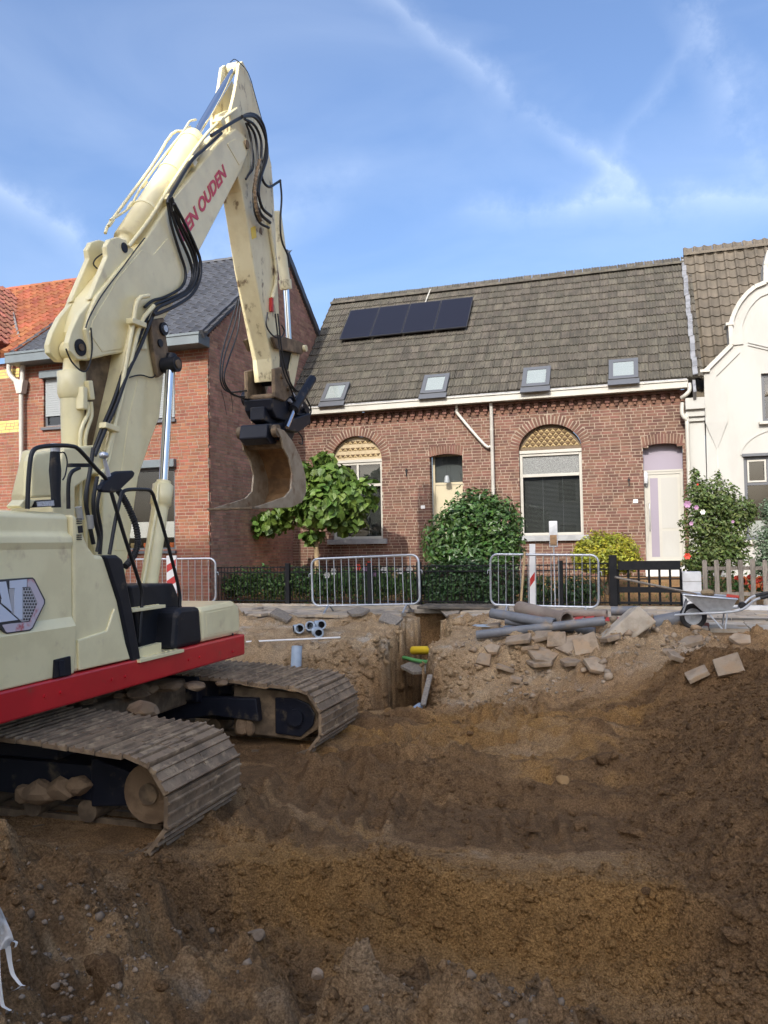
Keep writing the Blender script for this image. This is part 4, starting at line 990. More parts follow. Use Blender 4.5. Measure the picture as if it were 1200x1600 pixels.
# --- tracks
IC, IR = np.array([-3.43, -.515]), .345; SCn, SR = np.array([-7.6, -.50]), .37
path = []
for a in np.linspace(-90, 90, 26): path.append(IC+IR*np.array([math.cos(math.radians(a)), math.sin(math.radians(a))]))
path += [np.array(q) for q in ((-4.2, -.118), (-4.7, -.10), (-5.4, -.108), (-6.2, -.095), (-6.9, -.11))]
for a in np.linspace(90, 270, 22): path.append(SCn+SR*np.array([math.cos(math.radians(a)), math.sin(math.radians(a))]))
path.append(path[0]); path = np.array(path)
seg = np.r_[0, np.cumsum(np.linalg.norm(np.diff(path, axis=0), axis=1))]; NSH = int(round(seg[-1]/.225))
def shoe_mesh(w):
    g = G(); p = .225
    g.box(-p*.468, p*.468, -w/2, w/2, -.03, 0)
    for k, xo in enumerate((-.098, -.012, .062)): g.add([(xo-.011, -w/2, 0), (xo+.011, -w/2, 0), (xo+.006, -w/2, .017), (xo-.006, -w/2, .017), (xo-.011, w/2, 0), (xo+.011, w/2, 0), (xo+.006, w/2, .017), (xo-.006, w/2, .017)], [(0, 1, 2, 3), (4, 7, 6, 5), (0, 3, 7, 4), (1, 5, 6, 2), (2, 6, 7, 3)])
    for yo in (-.10, .10):
        g.box(-.045, -.02, yo-.05, yo+.05, .0005, .006); g.box(.02, .05, yo-.045, yo+.045, .0005, .005)
    return g.mesh('track_shoe', MATS['track_steel'])
def track(yc, w, near):
    fr = G()                                                   # roller frame
    fr.box(-7.3, -3.95, yc-.17, yc+.17, -.62, -.36); fr.prism([(-3.95, yc-.18, -.66), (-3.40, yc-.18, -.60), (-3.36, yc-.18, -.44), (-3.95, yc-.18, -.30)], (0, .36, 0))
    fr.box(-6.6, -4.3, yc-.12, yc+.12, -.36, -.26)
    tr = part(fr, 'track_frame', 'navy_paint', bevel=.012)
    sm = shoe_mesh(w); rg = random.Random(int(yc*10))
    for k in range(NSH):
        s = (k+.35)*seg[-1]/NSH; x = np.interp(s, seg, path[:, 0]); z = np.interp(s, seg, path[:, 1])
        x2, z2 = np.interp((s+.06) % seg[-1], seg, path[:, 0]), np.interp((s+.06) % seg[-1], seg, path[:, 1]); x1, z1 = np.interp((s-.06) % seg[-1], seg, path[:, 0]), np.interp((s-.06) % seg[-1], seg, path[:, 1])
        t = np.array([x2-x1, z2-z1]); t /= np.linalg.norm(t); n_ = np.array([t[1], -t[0]])
        o = link('track_shoe', sm, tr); M4 = Matrix(((t[0], 0, n_[0], x), (0, 1, 0, yc+rg.uniform(-.004, .004)), (t[1], 0, n_[1], z), (0, 0, 0, 1)))
        if n_@(np.array([x, z])-np.array([-5.5, -.5])) < 0 and False: pass
        o.matrix_basis = M4
    # chain links under the shoes
    for sgn in (-1, 1):
        ln = G(); m_ = 90
        for k in range(m_):
            s = k*seg[-1]/m_; x, z = np.interp(s, seg, path[:, 0]), np.interp(s, seg, path[:, 1]); c = np.array([-5.5, -.5]); 
            s2 = s+.05; xb, zb = np.interp(s2 % seg[-1], seg, path[:, 0]), np.interp(s2 % seg[-1], seg, path[:, 1]); t = np.array([xb-x, zb-z]); t /= np.linalg.norm(t)+1e-9; nn_ = np.array([t[1], -t[0]])
            q = np.array([x, z])-nn_*.06; ln.obox((q[0], yc+sgn*.085, q[1]), (t[0]*.058, 0, t[1]*.058), (0, .02, 0), (nn_[0]*.037, 0, nn_[1]*.037))
        part(ln, 'track_chain', 'steel_dirty', tr)
    yi = yc
    idl = G(); idl.ring((IC[0], yi, IC[1]), (0, 1, 0), .05, .245, .15, 32); part(idl, 'idler_wheel', 'steel_dirty', tr, .01)
    for sgn in (-1, 1):
        hub = G(); hub.cyl((IC[0], yi+sgn*.07, IC[1]), (IC[0], yi+sgn*.20, IC[1]), .215, 28); part(hub, 'idler_cover', 'mud' if near else 'navy_paint', tr, .012)
        part(G().cyl((IC[0], yi+sgn*.2, IC[1]), (IC[0], yi+sgn*.225, IC[1]), .075, 18), 'hub_cap', 'steel_dirty' if near else 'navy_paint', tr, .006)
    part(G().ring((SCn[0], yi, SCn[1]), (0, 1, 0), .05, .29, .12, 28), 'sprocket', 'steel_dirty', tr)
    for k in range(7): part(G().cyl((-7.0+k*.5, yi-.16, -.70), (-7.0+k*.5, yi+.16, -.70), .085, 14), 'roller', 'steel_dirty', tr)
    for x in (-4.75, -6.2): part(G().cyl((x, yi-.10, -.2), (x, yi+.10, -.2), .065, 12), 'carrier_roller', 'steel_dirty', tr)
    return tr
trN = track(5.20, 1.0, True); trF = track(7.90, 1.04, False)
# curved guard behind the far idler, seen on the inner side
yk = 7.55
g = G(); pts = [(-3.15, yk, -.70)]+[(IC[0]-.02+.30*math.cos(math.radians(a)), yk, IC[1]+.02+.29*math.sin(math.radians(a))) for a in range(-30, 211, 20)]+[(-3.80, yk, -.74), (-4.1, yk, -.74), (-4.1, yk, -.22), (-3.75, yk, -.20)]
part(G().prism([(-3.72, yk, -.72), (-3.40, yk, -.74), (-3.20, yk, -.62), (-3.155, yk, -.5), (-3.20, yk, -.36), (-3.36, yk, -.26), (-3.6, yk, -.25), (-3.82, yk, -.24), (-4.15, yk, -.20), (-4.15, yk, -.70)], (0, .05, 0)), 'idler_guard', 'steel_dirty', trF, .015)
part(G().prism([(-3.66, yk-.03, -.68), (-3.38, yk-.03, -.70), (-3.24, yk-.03, -.58), (-3.21, yk-.03, -.46), (-3.28, yk-.03, -.36), (-3.42, yk-.03, -.31), (-3.66, yk-.03, -.31)], (0, .028, 0)), 'idler_guard_plate', 'navy_paint', trF, .02)
part(G().cyl((-3.42, yk-.07, -.50), (-3.42, yk-.03, -.50), .085, 22), 'guard_hub', 'navy_paint', trF, .01)
# car body between the tracks, with its two arching legs
g = G(); g.box(-6.4, -4.6, 5.7, 7.4, -.40, -.12); cb = part(g, 'car_body', 'steel_dirty', bevel=.03)
for xo in (-4.75, -6.25):
    part(G().prism([(xo, 5.3, -.52), (xo, 5.75, -.36), (xo, 5.75, -.10), (xo, 5.3, -.20)], (-.5, 0, 0)), 'leg', 'steel_dirty', cb, .02); part(G().prism([(xo+.3, 7.35, -.36), (xo+.3, 7.80, -.50), (xo+.3, 7.80, -.16), (xo+.3, 7.35, -.10)], (-.6, 0, 0)), 'leg', 'navy_paint', cb, .02)
part(G().prism([at(*q, Y=7.42) for q in ((238, 1095), (262, 1087), (400, 1092), (404, 1128), (330, 1118), (240, 1132))], (0, .1, 0)), 'side_plate', 'navy_paint', cb, .012)
part(G().cyl((XM, 6.5, -.13), (XM, 6.5, .06), .78, 40), 'slew_ring', 'steel_dirty')
# mud packed on the running gear
def lump(c, r, sq=(1, 1, .7), seed=0, n=2, k=.35):
    rg = np.random.RandomState(seed); g = G(); import bmesh
    bm = bmesh.new(); bmesh.ops.create_icosphere(bm, subdivisions=n, radius=1.0); V = np.array([v.co[:] for v in bm.verts]); Fs = [tuple(v.index for v in f.verts) for f in bm.faces]; bm.free()
    w = rg.normal(size=(6, 3)); ph = rg.uniform(0, 6, 6); d = sum(np.sin(V@w[i]*1.6+ph[i]) for i in range(6))/6
    d2 = rg.uniform(-.5, .5, len(V))*(.25 if n < 3 else .35)
    V = V*(1+k*d+k*d2)[:, None]
    for _ in range(7):
        pn = rg.normal(size=3); pn /= np.linalg.norm(pn); ex = np.maximum(V@pn-rg.uniform(.55, .9), 0); V = V-ex[:, None]*pn*.92
    V = V*np.array(sq)*r; g.add(V+np.array(c), Fs, False); return g
for i, (px, py, Y, r) in enumerate(((60, 1235, 4.98, .14), (95, 1232, 4.98, .13), (125, 1228, 5.0, .10), (40, 1240, 5.0, .10))): part(lump(at(px, py, Y=Y), r, (1.2, .8, .75), 40+i), 'mud', 'mud', trN)
for i, (px, py, Y, r) in enumerate(((385, 1115, 7.46, .11), (378, 1135, 7.46, .10), (390, 1135, 7.46, .08))): part(lump(at(px, py, Y=Y), r, (.8, .5, 1.2), 50+i), 'mud', 'mud', trF)
for i in range(16):
    rg = random.Random(i); part(lump((rg.uniform(-5.2, -4.0), rg.uniform(5.8, 7.2), -.11), rg.uniform(.05, .16), (1.2, 1.2, .5), 70+i), 'mud', 'mud', cb)

# --- upper structure: deck with the red skirt
XS = -4.18
yF = at(383, 1010, X=XS)[1]; z0 = .07; zr = at(200, 1040, X=XS)[2]
zr = .29
sk = G(); sk.prism([(XS, 2.3, z0), (XS, yF, z0-.005), (XS, yF, zr), (XS, 2.3, zr)], (-.16, 0, 0)); skirt = part(sk, 'skirt', 'red_paint', bevel=.018)
for px, py in ((70, 1088), (95, 1082), (175, 1062), (196, 1057), (295, 1031), (312, 1027), (364, 1018)): 
    p = at(px, py, X=XS); part(G().cyl(p+np.array([-.01, 0, 0]), p+np.array([.012, 0, 0]), .014, 10), 'bolt', 'red_paint', skirt)
part(G().prism([(XS-.17, 2.3, z0+.02), (XS-.17, yF-.02, z0+.02), (XS-.17, yF-.02, zr-.02), (XS-.17, 2.3, zr-.02)], (-2.6, 0, 0)), 'deck', 'black_paint')
# side panels
def sect(y0, y1, prof_): return G().prism([(x, y0, z) for x, z in prof_], (0, y1-y0, 0))
ys = at(119, 900, X=XS)[1]; ZT = 1.53
pa = [(XS-.30, zr+.004), (XS-.012, zr+.004), (XS+.012, .66), (XS-.03, .73), (XS-.035, 1.25), (XS-.02, 1.30), (XS-.025, 1.345), (XS-.065, 1.375), (XS-.07, 1.49), (XS-.10, ZT-.01), (XS-.22, ZT+.01), (XS-.30, ZT)]
door_ = part(sect(2.3, ys-.008, pa), 'engine_door', 'cream_paint', bevel=.012)
hd = [at(*q, X=XS+.013) for q in ((86, 1031), (111, 1025), (112, 1055), (86, 1060))]
part(G().prism(hd, (-.03, 0, 0)), 'latch_recess', 'black_paint', door_, .006); part(G().prism([at(*q, X=XS+.022) for q in ((93, 1033), (101, 1031), (102, 1055), (94, 1057))], (-.02, 0, 0)), 'latch', 'navy_paint', door_, .003)
pb = [(119, 802), (127, 812), (131, 834), (138, 852), (149, 867), (166, 869), (186, 940), (206, 1036), (123, 1053)]
P_ = [at(*q, X=XS-.03) for q in pb]; P_[-1][2] = P_[-2][2] = zr+.006; P_[0][2] = ZT-.004; P_[0][1] = P_[-1][1] = ys
side_ = part(G().prism(P_, (-.34, 0, 0)), 'front_panel', 'cream_paint', bevel=.03)
# pressed relief on the front panel
part(G().prism([at(*q, X=XS-.012) for q in ((122, 1000), (168, 985), (176, 960), (180, 950), (204, 1030), (124, 1048))], (-.022, 0, 0)), 'panel_relief', 'cream_paint', side_, .012)
for k in range(3):
    for y0_ in (811, 836):
        a, b = (120, y0_+k*3.3), (127, y0_+k*3.3); part(G().bar(at(*a, X=XS-.027), at(*b, X=XS-.027), .012, .008), 'vent_slot', 'black_paint', side_)
part(G().prism([at(*q, X=XS-.024) for q in ((122, 822), (129, 821), (130, 832), (123, 833))], (-.01, 0, 0)), 'vent_catch', 'black_paint', side_)
trim = [(163, 868), (184, 867), (193, 874), (209, 960), (222, 1033), (206, 1036), (186, 940)]
part(G().prism([at(*q, X=XS-.005) for q in trim], (-.40, 0, 0)), 'trim', 'black_paint', bevel=.025)
# engine house behind the panels, hood and rear counterweight
part(G().box(-6.9, XS-.305, 2.3, 5.15, zr, ZT-.015), 'engine_house', 'cream_paint', bevel=.03)
part(sect(1.75, 2.29, [(-6.95, .15), (XS+.02, .15), (XS+.02, 1.3), (XS-.15, ZT), (-6.8, ZT), (-6.95, 1.3)]), 'counterweight', 'cream_paint', bevel=.08)
part(G().box(-5.95, XS-.35, 5.16, 5.9, zr, 1.15), 'hydraulic_block', 'black_paint', bevel=.02)
# badge on the engine door
XBg = XS+.004
hx = lambda pts, x: [at(*q, X=x) for q in pts]
part(G().prism(hx([(-95, 913), (51, 902.3), (54.3, 905), (70.6, 937), (70.6, 943), (51.5, 982), (47, 985.4), (11.3, 990.3), (7.6, 988.5), (-3, 975), (-85, 984), (-105, 950)], XBg+.006), (-.05, 0, 0)), 'badge_border', 'badge_dark', door_)
part(G().prism(hx([(43, 905.2), (50.5, 904.6), (53, 907), (68.6, 938), (68.6, 943), (50.2, 980.5), (46, 983.6), (12, 988.2), (9.5, 987), (3.5, 976.5), (16, 974.5), (46.3, 971.5), (58.8, 942), (47.5, 917), (43, 917)], XBg+.009), (-.004, 0, 0)), 'badge_field', 'badge_red', door_)
part(G().prism(hx([(14, 920), (47, 918), (58, 942), (45.6, 970), (34, 971.5), (18, 957)], XBg+.0085), (-.004, 0, 0)), 'badge_centre', 'badge_grey', door_)
part(G().prism(hx([(15.6, 907.5), (42, 905), (42, 917), (35, 917.6), (35, 967.5), (31.2, 968.2), (23.4, 961), (23.2, 918.8), (16, 919.3)], XBg+.014), (-.006, 0, 0)), 'lettering', 'badge_white', door_, label='white CAT lettering')
part(G().prism(hx([(-18, 911), (9.6, 908.4), (18.9, 956), (10.5, 948.5), (2.5, 942.2), (2.5, 936), (-4, 936.6), (-6, 944.5), (-26, 962)], XBg+.014), (-.006, 0, 0)), 'lettering', 'badge_white', door_)
part(G().prism(hx([(-1, 922), (2.6, 935.6), (-3.8, 936.2)], XBg+.0146), (-.002, 0, 0)), 'lettering_counter', 'badge_dark', door_)
part(G().prism(hx([(0, 943.5), (28.5, 968.5), (0, 972.3), (-44, 977), (-30, 966)], XBg+.014), (-.006, 0, 0)), 'badge_triangle', 'badge_white', door_)
part(text_faces('C', at(-78, 974, X=XBg+.011), at(-30, 968, X=XBg+.011), at(-78, 918, X=XBg+.011), (1, 0, 0), .004, 0, .035), 'lettering', 'badge_white', door_)
hg = G()
for i in range(6):
    for j in range(11):
        c = (37.6+i*4.1+(2.0 if j % 2 else 0), 920.5+j*4.7)
        if c[0] > 57.5-abs(c[1]-942)*.42 or c[1] > 969: continue
        hg.prism([at(c[0]+1.35*math.cos(t), c[1]+1.7*math.sin(t), X=XBg+.0095) for t in np.arange(6)*math.pi/3], (.002, 0, 0))
part(hg, 'honeycomb_print', 'badge_dark', door_)
# steps, toolbox and front corner
st = part(G().prism([at(*q, X=XS-.22) for q in ((203, 915), (271, 911), (286, 948), (288, 1012), (222, 1030))], (-.5, 0, 0)), 'step_well', 'black_paint', bevel=.02)
def tread(a, b, x, dx, h=.03):
    p, q = at(*a, X=x), at(*b, X=x); q[2] = p[2]
    o = part(G().prism([p, q, q+np.array([0, 0, h]), p+np.array([0, 0, h])], (dx, 0, 0)), 'step', 'cream_paint', bevel=.004)
    n = 9
    for i in range(n):
        c = p+(q-p)*(i+.5)/n
        for k in range(2): part(G().cyl(c+np.array([dx*(.25+.4*k), 0, h]), c+np.array([dx*(.25+.4*k), 0, h+.006]), .014, 8), 'grip_stud', 'cream_paint', o)
tread((207, 957), (259, 952), XS-.10, -.28); tread((219, 1036), (288, 1027), XS+.03, -.30); tread((198, 924), (214, 922), XS-.3, -.25)
part(G().prism([at(*q, X=XS-.06) for q in ((218, 1013), (252, 1004), (252, 1022), (218, 1031))], (-.05, 0, 0)), 'riser', 'cream_paint')
tb = [(314, 949), (366, 939), (375, 947), (377, 1002), (316, 1013)]
T_ = [at(*q, X=XS-.03) for q in tb]; T_[-1][2] = T_[-2][2] = zr+.004
tool = part(G().prism(T_, (-1.0, 0, 0)), 'toolbox', 'cream_paint', bevel=.045)
part(G().prism([at(*q, X=XS-.026) for q in ((322, 958), (360, 950), (363, 985), (324, 993))], (-.01, 0, 0)), 'pressed_panel', 'cream_paint', tool, .008); p = at(363, 991, X=XS-.026); part(G().cyl(p, p+np.array([.008, 0, 0]), .014, 10), 'lock', 'black_paint', tool)
cbx = [(276, 958), (283, 950), (313, 948), (317, 1012), (272, 1020)]
C_ = [at(*q, X=XS-.02) for q in cbx]; C_[-1][2] = C_[-2][2] = zr+.003
part(G().prism(C_, (-.7, 0, 0)), 'corner_box', 'black_paint', bevel=.04)
part(G().box(-6.0, XS-.75, 5.9, at(355, 950, X=XS)[1], zr, .42), 'front_deck', 'cream_paint', bevel=.02)

# handrails and the things mounted on the hood
def rail(pts, x, r=.017, k=4, name='handrail', m_='hose'):
    P = [at(q[0], q[1], X=(q[2] if len(q) > 2 else x)) for q in pts]; return part(G().tube(smooth_line(P, k), r, 10), name, m_)
rail([(43, 795), (44, 760), (47, 722), (52, 704), (65, 698), (90, 696), (111, 697), (124, 703), (150, 732), (168, 752), (177, 780), (195, 840), (216, 905), (222, 930), (219, 975), (217, 1004)], XS-.12)
rail([(171, 866), (180, 815), (188, 780), (192, 769), (202, 765), (225, 765), (236, 768), (243, 785), (262, 850), (279, 918), (281, 945), (278, 985), (272, 1004)], XS-.16)
rail([(107, 795), (107, 755), (112, 738), (124, 731)], XS-.35)
pst = part(G().tube([at(88, 793, X=XS-.2), at(87, 770, X=XS-.2), at(86, 735, X=XS-.2), at(86, 706, X=XS-.2)], [.036, .037, .046, .036], 14), 'camera_post', 'black_paint'); part(G().cyl(at(86.5, 706, X=XS-.2), at(86.5, 693, X=XS-.2), .036, 14), 'post_cap', 'badge_grey', pst)
part(G().tube(smooth_line([at(*q, X=XS-.18) for q in ((94, 707), (101, 708), (105, 722), (102, 742), (98, 750))], 4), .006, 6), 'cable', 'hose', pst)
part(G().prism([at(*q, X=XS-.55) for q in ((50, 720), (56, 708), (94, 702), (96, 776), (49, 778))], (-.10, 0, 0)), 'filter_box', 'cream_paint', bevel=.02)
wl = part(G().prism([at(*q, X=XS-.12) for q in ((56, 783), (86, 780), (87, 791), (57, 793))], (-.12, 0, 0)), 'work_light', 'black_paint', bevel=.008); part(G().prism([at(*q, X=XS-.115) for q in ((58, 784), (84, 782), (85, 790), (59, 791.5))], (-.01, 0, 0)), 'lens', 'lamp_glass', wl)
part(G().prism([at(*q, X=XS-.14) for q in ((30, 790), (38, 781), (56, 781), (50, 792), (33, 794))], (-.12, 0, 0)), 'light_hood', 'cream_paint', wl, .006)
mir = part(G().prism([at(*q, X=XS-.1) for q in ((157, 764), (160, 757), (180, 738), (185, 736), (208, 735), (212, 739), (209, 746), (188, 766), (180, 770), (160, 769))], (-.05, 0, 0)), 'mirror', 'navy_paint', bevel=.015)
part(G().tube([at(172, 752, X=XS-.13), at(168, 737, X=XS-.13), at(163, 718, X=XS-.13)], [.022, .02, .016], 10), 'mirror_arm', 'badge_grey', mir); part(G().tube([at(163, 717, X=XS-.13), at(162.5, 714, X=XS-.13), at(162, 708, X=XS-.13), at(162, 706, X=XS-.13)], [.012, .04, .036, .012], 14), 'beacon_knob', 'alu', mir)
part(G().bar(at(108, 727, X=XS-.2), at(140, 727, X=XS-.2), .05, .03), 'rolled_cloth', 'navy_paint')
# things behind the hood at the left edge
part(G().box(-6.9, -6.0, 5.2, 6.1, ZT-.4, 2.05), 'air_cleaner_housing', 'black_paint', bevel=.03); part(G().box(-6.92, -5.98, 5.18, 6.12, 2.055, 2.13), 'housing_lid', 'cream_paint', bevel=.02)
# cab, just outside the picture on the left
cabz = part(G().box(-7.35, -6.45, 4.3, 6.05, .3, 1.2), 'cab_base', 'cream_paint', bevel=.04); g = G()
for x in (-7.33, -6.5):
    for y in (4.32, 5.97): g.box(x, x+.06, y, y+.06, 1.2, 2.7)
part(g, 'cab_posts', 'black_paint', cabz); part(G().box(-7.36, -6.42, 4.28, 6.08, 2.7, 2.82), 'cab_roof', 'cream_paint', cabz, .03); part(G().box(-6.46, -6.45, 4.4, 5.95, 1.22, 2.68), 'cab_glass', 'glass', cabz)

# --- base boom with lift cylinders and the adjusting cylinder
XR = -5.27; XLf = -5.73
bb = [(205, 505), (232, 500), (252, 512), (262, 545), (256, 590), (250, 651), (232, 700), (217, 745), (205, 830), (196, 905), (158, 905), (161, 800), (165, 703), (176, 650), (190, 588), (198, 545)]
bo = part(plate(bb, XR, XLf), 'base_boom', 'cream_paint', bevel=.02)
# raised seam plates
part(plate([(216, 590), (250, 600), (245, 650), (228, 690), (214, 738), (203, 815), (195, 860), (180, 860), (190, 740), (200, 660)], XR+.006, XR-.02), 'cheek_plate', 'cream_paint', bo, .004)
part(axle(246, 515, XR, XR+.10, XR-.5, .075), 'boom_pin', 'black_paint', bo, .008); part(axle(246, 515, XR, XR+.115, XR+.10, .04), 'pin_end', 'alu', bo)
part(plate([(236, 500), (256, 496), (262, 540), (268, 575), (248, 590), (240, 545)], XR+.07, XR+.01), 'lift_lug', 'steel_dirty', bo, .012)
part(plate([(221, 527), (229, 526), (230, 545), (222, 546)], XR+.03, XR), 'cable_tab', 'cream_paint', bo, .004)
part(axle(241, 537, XR, XR+.09, XR, .045), 'plug', 'black_paint', bo, .01)
def lift(x):
    a, b, c = (at(*q, X=-5.10)*np.array([0, 1, 1])+np.array([x, 0, 0]) for q in ((266, 570), (256, 752), (232, 918))); d = (c-b)/np.linalg.norm(c-b); cy = part(G().cyl(b+d*.03, c, .093, 22), 'lift_cylinder', 'cream_paint')
    part(G().cyl(a, b+d*.05, .05, 20), 'rod', 'chrome', cy)
    part(G().tube([b-d*.0, b+d*.04, b+d*.05, b+d*.27, b+d*.28, b+d*.32], [.08, .08, .115, .115, .10, .094], 24), 'cylinder_head', 'cream_paint', cy)
    part(G().cyl(a+np.array([-.09, 0, 0]), a+np.array([.10, 0, 0]), .088, 22), 'rod_eye', 'black_paint', cy, .01); part(G().cyl(a+np.array([.10, 0, 0]), a+np.array([.115, 0, 0]), .05, 18), 'pin_end', 'steel_dirty', cy)
    part(G().tube([b+d*.05+np.array([.02, -.13, 0]), b+d*.3+np.array([.05, -.14, 0]), c+np.array([.05, -.17, .05])], .018, 8), 'oil_pipe', 'cream_paint', cy)
    part(G().tube([a, a-d*.13], [.075, .058], 16), 'eye_neck', 'black_paint', cy)
lift(-5.10); lift(-5.90)
a, b, c = at(112, 548, X=XM), at(112, 600, X=XM), at(120, 900, X=XM); d = (c-b)/np.linalg.norm(c-b)
va_ = part(G().cyl(b, c, .115, 26), 'adjusting_cylinder', 'cream_paint')
part(G().tube([b-d*.13, b-d*.12, b+d*.02, b+d*.10, b+d*.13, b+d*.15], [.105, .14, .14, .14, .13, .12], 26), 'cylinder_head', 'cream_paint', va_); part(G().tube([b-d*.25, b-d*.13], [.075, .085], 18), 'gland', 'cream_paint', va_)
part(G().cyl(a+np.array([-.07, 0, 0]), a+np.array([.07, 0, 0]), .10, 22), 'rod_eye', 'cream_paint', va_, .01)
for k, (q0, q1) in enumerate((((128, 605), (128, 640)), ((136, 595), (140, 625)))): part(G().bar(at(*q0, X=XM+.14), at(*q1, X=XM+.14), .09, .07), 'valve_block', 'cream_paint', va_, .01)
for k, pts in enumerate((((136, 628), (138, 645), (128, 668), (125, 700), (125, 862)), ((142, 628), (143, 650), (134, 680), (133, 720), (134, 858)))): part(G().tube(smooth_line([at(*q, X=XM+.16) for q in pts], 4), .02, 8), 'oil_pipe', 'cream_paint', va_)
part(plate([(100, 700), (152, 695), (165, 712), (168, 745), (148, 740), (118, 762), (118, 860), (80, 860), (84, 770)], XM+.25, XM-.25), 'boom_foot', 'cream_paint', bevel=.02)
part(plate([(134, 560), (200, 540), (180, 640), (160, 720), (150, 870), (128, 870), (134, 700)], XM+.05, XM-.05), 'rear_web', 'steel_dirty', bevel=.01)

# --- upper boom
XR2, XL2 = -5.31, -5.69
ub = [(142, 562), (166, 556), (195, 551), (250, 510), (264, 488), (314, 388), (377, 266), (389, 236), (387, 217), (368, 200), (343, 222), (271, 308), (223, 380), (180, 427), (152, 462), (140, 490), (134, 515)]
ubo = part(plate(ub, XR2, XL2), 'upper_boom', 'cream_paint', bevel=.022)
cov = [(140, 520), (146, 500), (184, 435), (222, 390), (240, 398), (262, 372), (284, 400), (283, 440), (255, 492), (225, 522), (190, 545), (160, 550)]
part(plate(cov, XR2+.007, XR2-.02), 'side_doubler', 'cream_paint', ubo, .005)
part(plate([(355, 225), (367, 217), (384, 226), (384, 245), (374, 258)], XR2+.007, XR2-.02), 'tip_doubler', 'cream_paint', ubo, .005)
for s, (xa, xb) in enumerate(((XM+.15, XM+.085), (XM-.085, XM-.15))):
    tail = [(108, 548), (107, 535), (112, 517), (124, 492), (142, 470), (165, 470), (172, 520), (160, 556), (140, 563), (122, 562)]
    part(plate(tail, xa, xb, XM+.15), 'tail_lug', 'cream_paint', ubo, .012)
    part(plate([(168, 400), (166, 385), (172, 374), (184, 370), (196, 374), (204, 386), (212, 392), (190, 428), (168, 436), (150, 468), (140, 468)], xa, xb, XM+.15), 'cylinder_lug', 'cream_paint', ubo, .012)
    part(axle(125, 543, XM+.15, xa+.012, xa-.01, .085, 24), 'pin_boss', 'black_paint', ubo, .006) if s == 0 else None
p = at(125, 543, X=XM+.15); p[0] = XM+.165; part(G().cyl(p, p+np.array([.012, 0, 0]), .035, 14), 'pin_end', 'steel_dirty', ubo)
part(axle(194, 387, XM+.15, XM+.16, XM-.16, .055), 'cylinder_pin', 'black_paint', ubo)
part(text_faces('DEN OUDEN', at(286, 379, X=XR2+.003), at(356, 273, X=XR2+.003), at(276, 361, X=XR2+.003), (1, 0, 0), .004, .25, .03), 'lettering', 'red_print', ubo, label='red DEN OUDEN lettering')
part(axle(384, 226, XR2, XR2+.03, XL2-.03, .06), 'stick_pin', 'steel_dirty', ubo, .01)
# stick cylinder along the top of the boom
a, b, c = at(192, 384, X=XM), at(304, 214, X=XM), at(366, 108, X=XM); d = (b-a)/np.linalg.norm(b-a)
sc_ = part(G().tube([a, a+d*.1, a+d*.1, b-d*.10, b-d*.02, b], [.07, .10, .145, .145, .135, .10], 26), 'stick_cylinder', 'cream_paint')
part(G().cyl(b-d*.03, c, .05, 20), 'rod', 'chrome', sc_); part(G().cyl(c+np.array([-.08, 0, 0]), c+np.array([.08, 0, 0]), .085, 20), 'rod_eye', 'cream_dirty', sc_, .01)
for f in (.28, .62, .93): part(G().ring(a+(b-a)*f, d, .12, .155, .045, 24), 'clamp_band', 'cream_paint', sc_)
for k in range(1):
    o_ = np.array([-.16, -.13, .09]); part(G().tube(smooth_line([a+d*.05+o_, a+d*.3+o_*1.1, a+(b-a)*.6+o_, a+(b-a)*.92+o_*1.1, b+o_*.6], 3), .018, 8), 'oil_pipe', 'cream_paint', sc_)
for k, pts in enumerate((((205, 395), (240, 348), (272, 296), (318, 228), (346, 198), (372, 178)), ((214, 398), (246, 353), (278, 303), (322, 238), (352, 206), (378, 188)))): part(G().tube(smooth_line([at(*q, X=XR2-.03-.06*k)+np.array([0, -.05, .05]) for q in pts], 4), .022, 8), 'oil_pipe', 'cream_paint', ubo)
for px, py in ((262, 322), (300, 262), (345, 200)): part(G().obox(at(px, py, X=XR2-.04)+np.array([0, -.05, .05]), (.07, 0, 0), np.array([0, .04, .05]), np.array([0, .04, -.03])), 'pipe_clamp', 'cream_paint', ubo, .006)
for px, py in ((170, 345), (200, 318), (222, 285), (262, 234), (290, 200)): part(G().bar(at(px, py+8, X=XM-.1), at(px+7, py-2, X=XM-.1), .03, .03), 'bracket', 'cream_paint', sc_)
part(G().tube(smooth_line([at(*q, X=XM-.1) for q in ((172, 344), (186, 336), (204, 322), (222, 290), (262, 236), (288, 203), (296, 190), (306, 187))], 3), .014, 8), 'oil_pipe', 'cream_paint', sc_)

# --- stick
XR3, XL3 = -5.335, -5.665
for xa, xb in ((XR3, XR3-.05), (XL3+.05, XL3)):
    part(plate([(374, 99), (379, 95), (384, 105), (396, 138), (412, 200), (425, 262), (380, 262), (362, 240), (360, 175), (366, 150), (370, 130)], xa, xb, XR3), 'tail_plate', 'cream_dirty', bevel=.01)
stk = part(plate([(362, 240), (378, 300), (384, 335), (397, 420), (410, 490), (424, 560), (427, 596), (437, 590), (438, 520), (434, 440), (431, 360), (427, 290), (424, 255), (405, 180), (375, 168), (362, 175)], XR3-.002, XL3+.002), 'stick', 'cream_dirty', bevel=.016)
part(plate([(392, 356), (399, 353), (401, 371), (394, 374)], XR3+.004, XR3), 'warning_sticker', 'pipe_yellow', stk)
for px, py in ((398, 300), (404, 330), (405, 362)): part(G().prism([at(px, py, X=XR3+.002), at(px+3, py-8, X=XR3+.002), at(px+5, py+6, X=XR3+.002)], (-.004, 0, 0)), 'paint_chip', 'steel_dirty', stk)
part(G().obox(at(368, 312, X=XM), (.15, 0, 0), (0, .05, 0), (0, 0, .04)), 'rest_bracket', 'steel_dirty', stk, .01)
